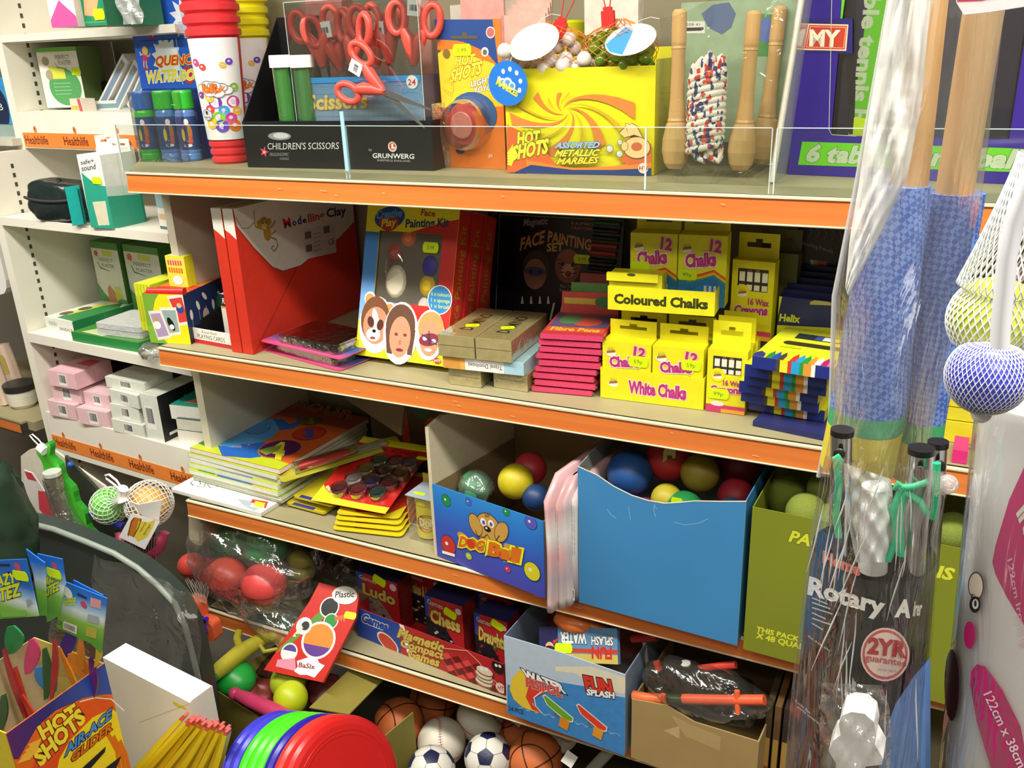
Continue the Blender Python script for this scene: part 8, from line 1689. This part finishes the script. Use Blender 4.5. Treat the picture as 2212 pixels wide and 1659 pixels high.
part('clear_bag',sheet([(1932,-60),(1850,400),(1802,640),(1794,900),(1768,1030)],[(2180,-60),(2120,430),(2060,700),(2020,900),(2000,1040)],YW_,.10,Mw,clear(gloss=.40,bump=.5,scale=9,milky=.05,rough=.10,stretch=(6,6,1))),t)
part('glare_fold',sheet([(1930,-60),(1880,230),(1855,400),(1835,520),(1826,620)],[(2016,-60),(1990,230),(1960,380),(1895,520),(1832,640)],YW_-.085,.015,Mw,clear(gloss=.5,bump=.5,scale=9,milky=.72,rough=.15)),t,'milky white fold added for the glare on the bag')  # milky sheet whitened to imitate glare on the clear bag
part('bag_edge',MB().tube([Mw.inverted()@onY(u,v,YW_)for u,v in((1932,-60),(1850,400),(1802,640),(1794,900),(1768,1030))],.0022,clear(gloss=.5,milky=.5),6),t)
# rotary airer
YA=-.81;Ma=frame(onY(1870,1300,YA),(1,0,0),z=(0,0,1));t=thing('rotary_airer','rotary airer of chrome poles in a black lettered sleeve and crinkled clear bag','airer',Ma)
CH=K('d8dadc',.12,.02,1.);KC=K('1a1614',.35)
for(a,b,r,y,nm)in(((1819,936),(1812,1230),23,YA+.03,0),((1990,976),(1968,1260),26,YA-.02,1),((2026,962),(2006,1230),20,YA+.05,2)):
    rod('chrome_pole',a,b,r,r,y,CH,t,Ma);rod('end_cap',(a[0]+1,a[1]-9),(a[0],a[1]+3),r+1.5,r+1.5,y,KC,t,Ma,lb='dark end cap')
    h_=Ma.inverted()@onY(a[0]-6+4*nm,a[1]+46,y-.014);part('hole',MB().sphere(h_,.0045,KC,sc=(1,.5,1.2)),t)
rod('white_bar',(1893,1050),(1885,1230),30,30,YA+.02,K('e9e7e0',.25),t,Ma)
part('glare_wrap',sheet([(1822,1000),(1826,1060),(1830,1120),(1850,1215)],[(1925,1035),(1930,1080),(1932,1140),(1925,1215)],YA-.02,.03,Ma,clear(gloss=.6,bump=1.,scale=10,milky=.55)),t)  # milky patch imitating white glare on the clear plastic
SLV=K('17171a',.3,.2,scale=10);a=onY(1886,1188,YA);b=onY(1836,1720,YA);k=dep(a)/FPX;RS_=125*k;ai,bi=Ma.inverted()@a,Ma.inverted()@b;RS2=146*k
m=MB().tube([ai+(bi-ai)*i/8 for i in range(9)],1,SLV,48,rs=[RS_+(RS2-RS_)*i/8 for i in range(9)],caps=False);CA=CylArt(m,Ma,a,b,RS_,RS2);SA=K('e0705e',.4)
CA.text('Home',(1776,1214),(1858,1244),(1778,1190),SA,.05);CA.text('Rotary',(1744,1282),(1910,1330),(1748,1246),WHT,.04);CA.text('A',(1932,1331),(1967,1333),(1938,1296),WHT,.05);CA.text('irer',(1972,1330),(1990,1329),(1976,1298),WHT,.03)
for v_,w2 in((1290,34),(1300,40),(1311,44),(1322,30),(1334,40),(1345,24)):CA.poly([(1754,v_),(1754+w2,v_+14),(1754+w2,v_+17),(1754,v_+3)],K('c8c8c4',.4))
CA.text('42m drying area',(1745,1376),(1792,1408),(1746,1371),K('d8d8d4',.4),.01);CA.text('Folds flat',(1718,1516),(1750,1543),(1719,1511),K('d8d8d4',.4),.01);CA.text('powder coated line',(1722,1528),(1772,1568),(1723,1523),K('d8d8d4',.4),.01)
RQ=K('f0d8d0',.4);CA.disc((1912,1414),53,58,RQ,26);CA.disc((1912,1414),49,54,K('d0605c',.4),26);CA.disc((1912,1414),44,48,RQ,26);CA.text('2YR',(1873,1410),(1958,1420),(1877,1378),K('b83a3c',.4),.05);CA.text('guarantee',(1868,1426),(1958,1440),(1869,1412),K('c05a5a',.4),.02);CA.text('terms apply',(1896,1448),(1938,1452),(1897,1443),K('806060',.4),.0)
CA.poly([(2010,1420),(2010,1700),(1895,1700),(1905,1600),(1935,1520),(1975,1460)],K('5f88c8',.35))
part('printed_sleeve',m,t);GS=K('2fc08a',.4)
m=MB(); 
for pts in([(1806,988),(1812,1040),(1806,1110),(1812,1160)],[(1950,1050),(1930,1100),(1938,1160),(1918,1210)],[(1942,1054),(1975,1052),(2004,1040)],[(1948,1060),(1985,1082),(2004,1110)],[(1952,1062),(1944,1120),(1946,1200)],[(2024,1000),(2022,1060),(2016,1120)],[(1806,985),(1814,995),(1808,1010)],[(1944,1044),(1934,1056),(1950,1064),(1956,1050)]):m.tube([Ma.inverted()@onY(u,v,YA-.035)for u,v in pts],.0028,GS,6)
part('green_cord',m,t)
part('clear_bag',sheet([(1782,985),(1768,1050),(1752,1150),(1735,1280),(1715,1440),(1690,1700)],[(2046,1020),(2046,1060),(2030,1150),(2022,1280),(2010,1440),(1995,1700)],YA,.135,Ma,clear(gloss=.28,bump=1.0,scale=7,milky=.012,rough=.07,stretch=(5,5,1)),24,40,.005),t)
p=onY(2048,1046,YA);part('bag_knot',MB().sphere(Ma.inverted()@p,20*k,clear(gloss=.6,milky=.35,bump=.8)),t)
random.seed(14);m=MB();CRM_=clear(gloss=.5,milky=.6)
for i in range(46):
    u,v=random.uniform(1765,2010),random.uniform(1010,1560);dv=random.uniform(50,190);u2=u-dv*random.uniform(-.05,.5);y=YA-.112*math.sin(PI*(u-1725)/320)**.6-.010
    if u2<1740 or(v+dv>1350 and v<1480 and max(u,u2)>1855 and min(u,u2)<1970):continue
    m.tube([Ma.inverted()@onY(u+(u2-u)*j/4+1.5*math.sin(j*1.3+i),v+dv*j/4,y)for j in range(5)],.0009,CRM_,3,rs=[.0001,.0005,.0006,.0004,.0001])
part('crease_glints',m,t)  # thin whitish tubes imitate highlights along the film's folds
# white bracket in its own small bag
YQ=YA-.15;Mq=frame(onY(1855,1600,YQ),(1,0,0),z=(0,0,1));WPL=K('f6f6f4',.3,.02);q0=Art(MB(),Mq,FRONT())
o=solo('white_bracket',MB().prism([q0.q(p)for p in((1820,1545),(1840,1538),(1868,1542),(1888,1560),(1893,1590),(1890,1608),(1908,1640),(1905,1652),(1870,1656),(1862,1700),(1800,1700),(1806,1650),(1790,1622),(1800,1600),(1816,1588),(1812,1565))],.02,WPL,FRONT()),'white plastic bracket hanging in a small clear bag on the airer','bracket',Mq)
m=sheet([(1775,1475),(1772,1520),(1770,1600),(1776,1700)],[(1905,1480),(1922,1530),(1926,1600),(1918,1700)],YQ-.004,.02,Mq,clear(gloss=.5,bump=1.0,scale=14,milky=.04,rough=.10));solo('small_clear_bag',m,'small clear bag with eyelet round the white bracket','bag',Mq)
# ironing board cover
YI=-.80;a=onY(2275,860,YI);b=onY(2160,1760,YI);Mi_=frame(a,(1,0,0),z=(0,0,1));k=dep(a)/FPX;RI=138*k;RI2=142*k
t=thing('ironing_board_cover','white rolled ironing board cover pack with magenta lettered shapes','ironing board cover',Mi_);ai,bi=Mi_.inverted()@a,Mi_.inverted()@b;MG_=K('d8277e',.4,.05)
m=MB().tube([ai+(bi-ai)*i/8 for i in range(9)],1,K('f4f2f0',.35,.02),56,rs=[RI+(RI2-RI)*i/8 for i in range(9)]);CA=CylArt(m,Mi_,a,b,RI,RI2)
CA.poly([(2240,985),(2212,1010),(2180,1080),(2150,1180),(2144,1215),(2150,1240),(2175,1290),(2212,1350),(2240,1380)],MG_);CA.text('Iro',(2196,1108),(2218,1168),(2216,1085),WHT,.05);CA.text('ning',(2220,1172),(2240,1230),(2236,1150),WHT,.05)
CA.text('122cm Ironing',(2176,1210),(2212,1400),(2186,1205),K('f4c8dc',.4),.01);CA.poly([(2110,1435),(2128,1440),(2165,1490),(2205,1570),(2225,1680),(2150,1690),(2110,1560),(2096,1480),(2098,1450)],MG_);CA.text('122cm x 38cm',(2124,1500),(2200,1660),(2142,1492),K('f8dce8',.4),.01)
CA.disc((2094,1372),12,30,MG_);CA.disc((2056,1480),16,78,K('3a1620',.35));CA.disc((2108,1265),17,30,K('4a3a34',.4));CA.disc((2108,1266),15,28,K('e8d8c8',.4));CA.disc((2106,1306),12,18,K('2a2a2a',.4));CA.disc((2107,1305),7,11,WHT);CA.disc((2107,1304),3,7,K('3a3a3a',.4));CA.text('To',(2092,1290),(2116,1296),(2094,1282),K('3a3a3a',.4),.02)
part('printed_roll',m,t);part('clear_film',MB().tube([ai+(bi-ai)*i/8 for i in range(9)],1,clear(gloss=.45,bump=.5,scale=8,milky=.02,stretch=(5,5,1)),56,rs=[(RI+(RI2-RI)*i/8)*1.07 for i in range(9)],caps=False),t)
# netted balls
YN=-.86
for(u,v,r,cc,lb)in((2146,690,92,'d4e04e','pale lime ball in the white net at the right edge'),(2133,812,84,'4a4fd0','blue ball at the foot of the white net at the right edge')):
    p=onY(u,v,YN-(.0 if r>90 else .02));kk=dep(p)/FPX;o=solo('net_ball',MB().sphere((0,0,0),r*kk,K(cc,.25,.04),n=40,m=26),lb,'ball',T(*p))
    if r>90:p1=p;r1=r*kk
    else:p2=p;r2=r*kk
Mn=frame(p2,(1,0,0),z=(0,0,1));m=MB();Ni=Mn.inverted();NW=K('e8eaf0',.5,.03);topn=onY(2235,330,YN)
ax=(topn-p1).normalized()
for s_ in(-1,1):
    for i in range(46):
        pts=[]
        for j in range(22):
            th=PI*(1-j/21*.92);a_=2*PI*i/46+s_*j*.075;pts.append(Ni@(p2+Vector((math.sin(th)*math.cos(a_),math.sin(th)*math.sin(a_),math.cos(th)))*r2*1.012))
        m.tube(pts,.00035,NW,3,caps=False)
e1=ax.orthogonal().normalized();e2=ax.cross(e1)
for s_ in(-1,1):
    for i in range(40):
        pts=[]
        for j in range(26):
            f=j/25;a_=2*PI*i/40+s_*f*2.0
            if f<.4:th=PI*.72*(1-f/.4)+PI*.22*(f/.4);c_=p1+ax*math.cos(th)*r1*1.015;rr=math.sin(th)*r1*1.015
            else:g=(f-.4)/.6;th=PI*.22;c_=p1+ax*(math.cos(th)*r1*1.015*(1-g))+(topn-p1)*g;rr=math.sin(th)*r1*(1-g)**1.3+.008
            pts.append(Ni@(c_+(e1*math.cos(a_)+e2*math.sin(a_))*rr))
        m.tube(pts,.0005,NW,3,caps=False)
m.tube([Ni@onY(u,v,YN-.075)for u,v in((2160,750),(2162,700),(2168,640),(2175,560),(2190,480),(2230,370))],.0048,NW,8);m.sphere(Ni@(p2+Vector((0,0,-r2*1.04))),.006,NW)
solo('white_net',m,'white net hanging at the right edge round a lime and a blue ball','net',Mn)
p=onY(2140,10,-.80);cut('white_packet','white glossy packet end with red stripe at the top right corner','packet',[(2062,-30),(2066,6),(2082,32),(2140,26),(2240,10),(2240,-40)],-.80,.02,K('f0eef0',.25),lambda A:A.poly([(2066,-30),(2068,4),(2120,2),(2170,-8),(2220,-30)],K('d83a5a',.35)))
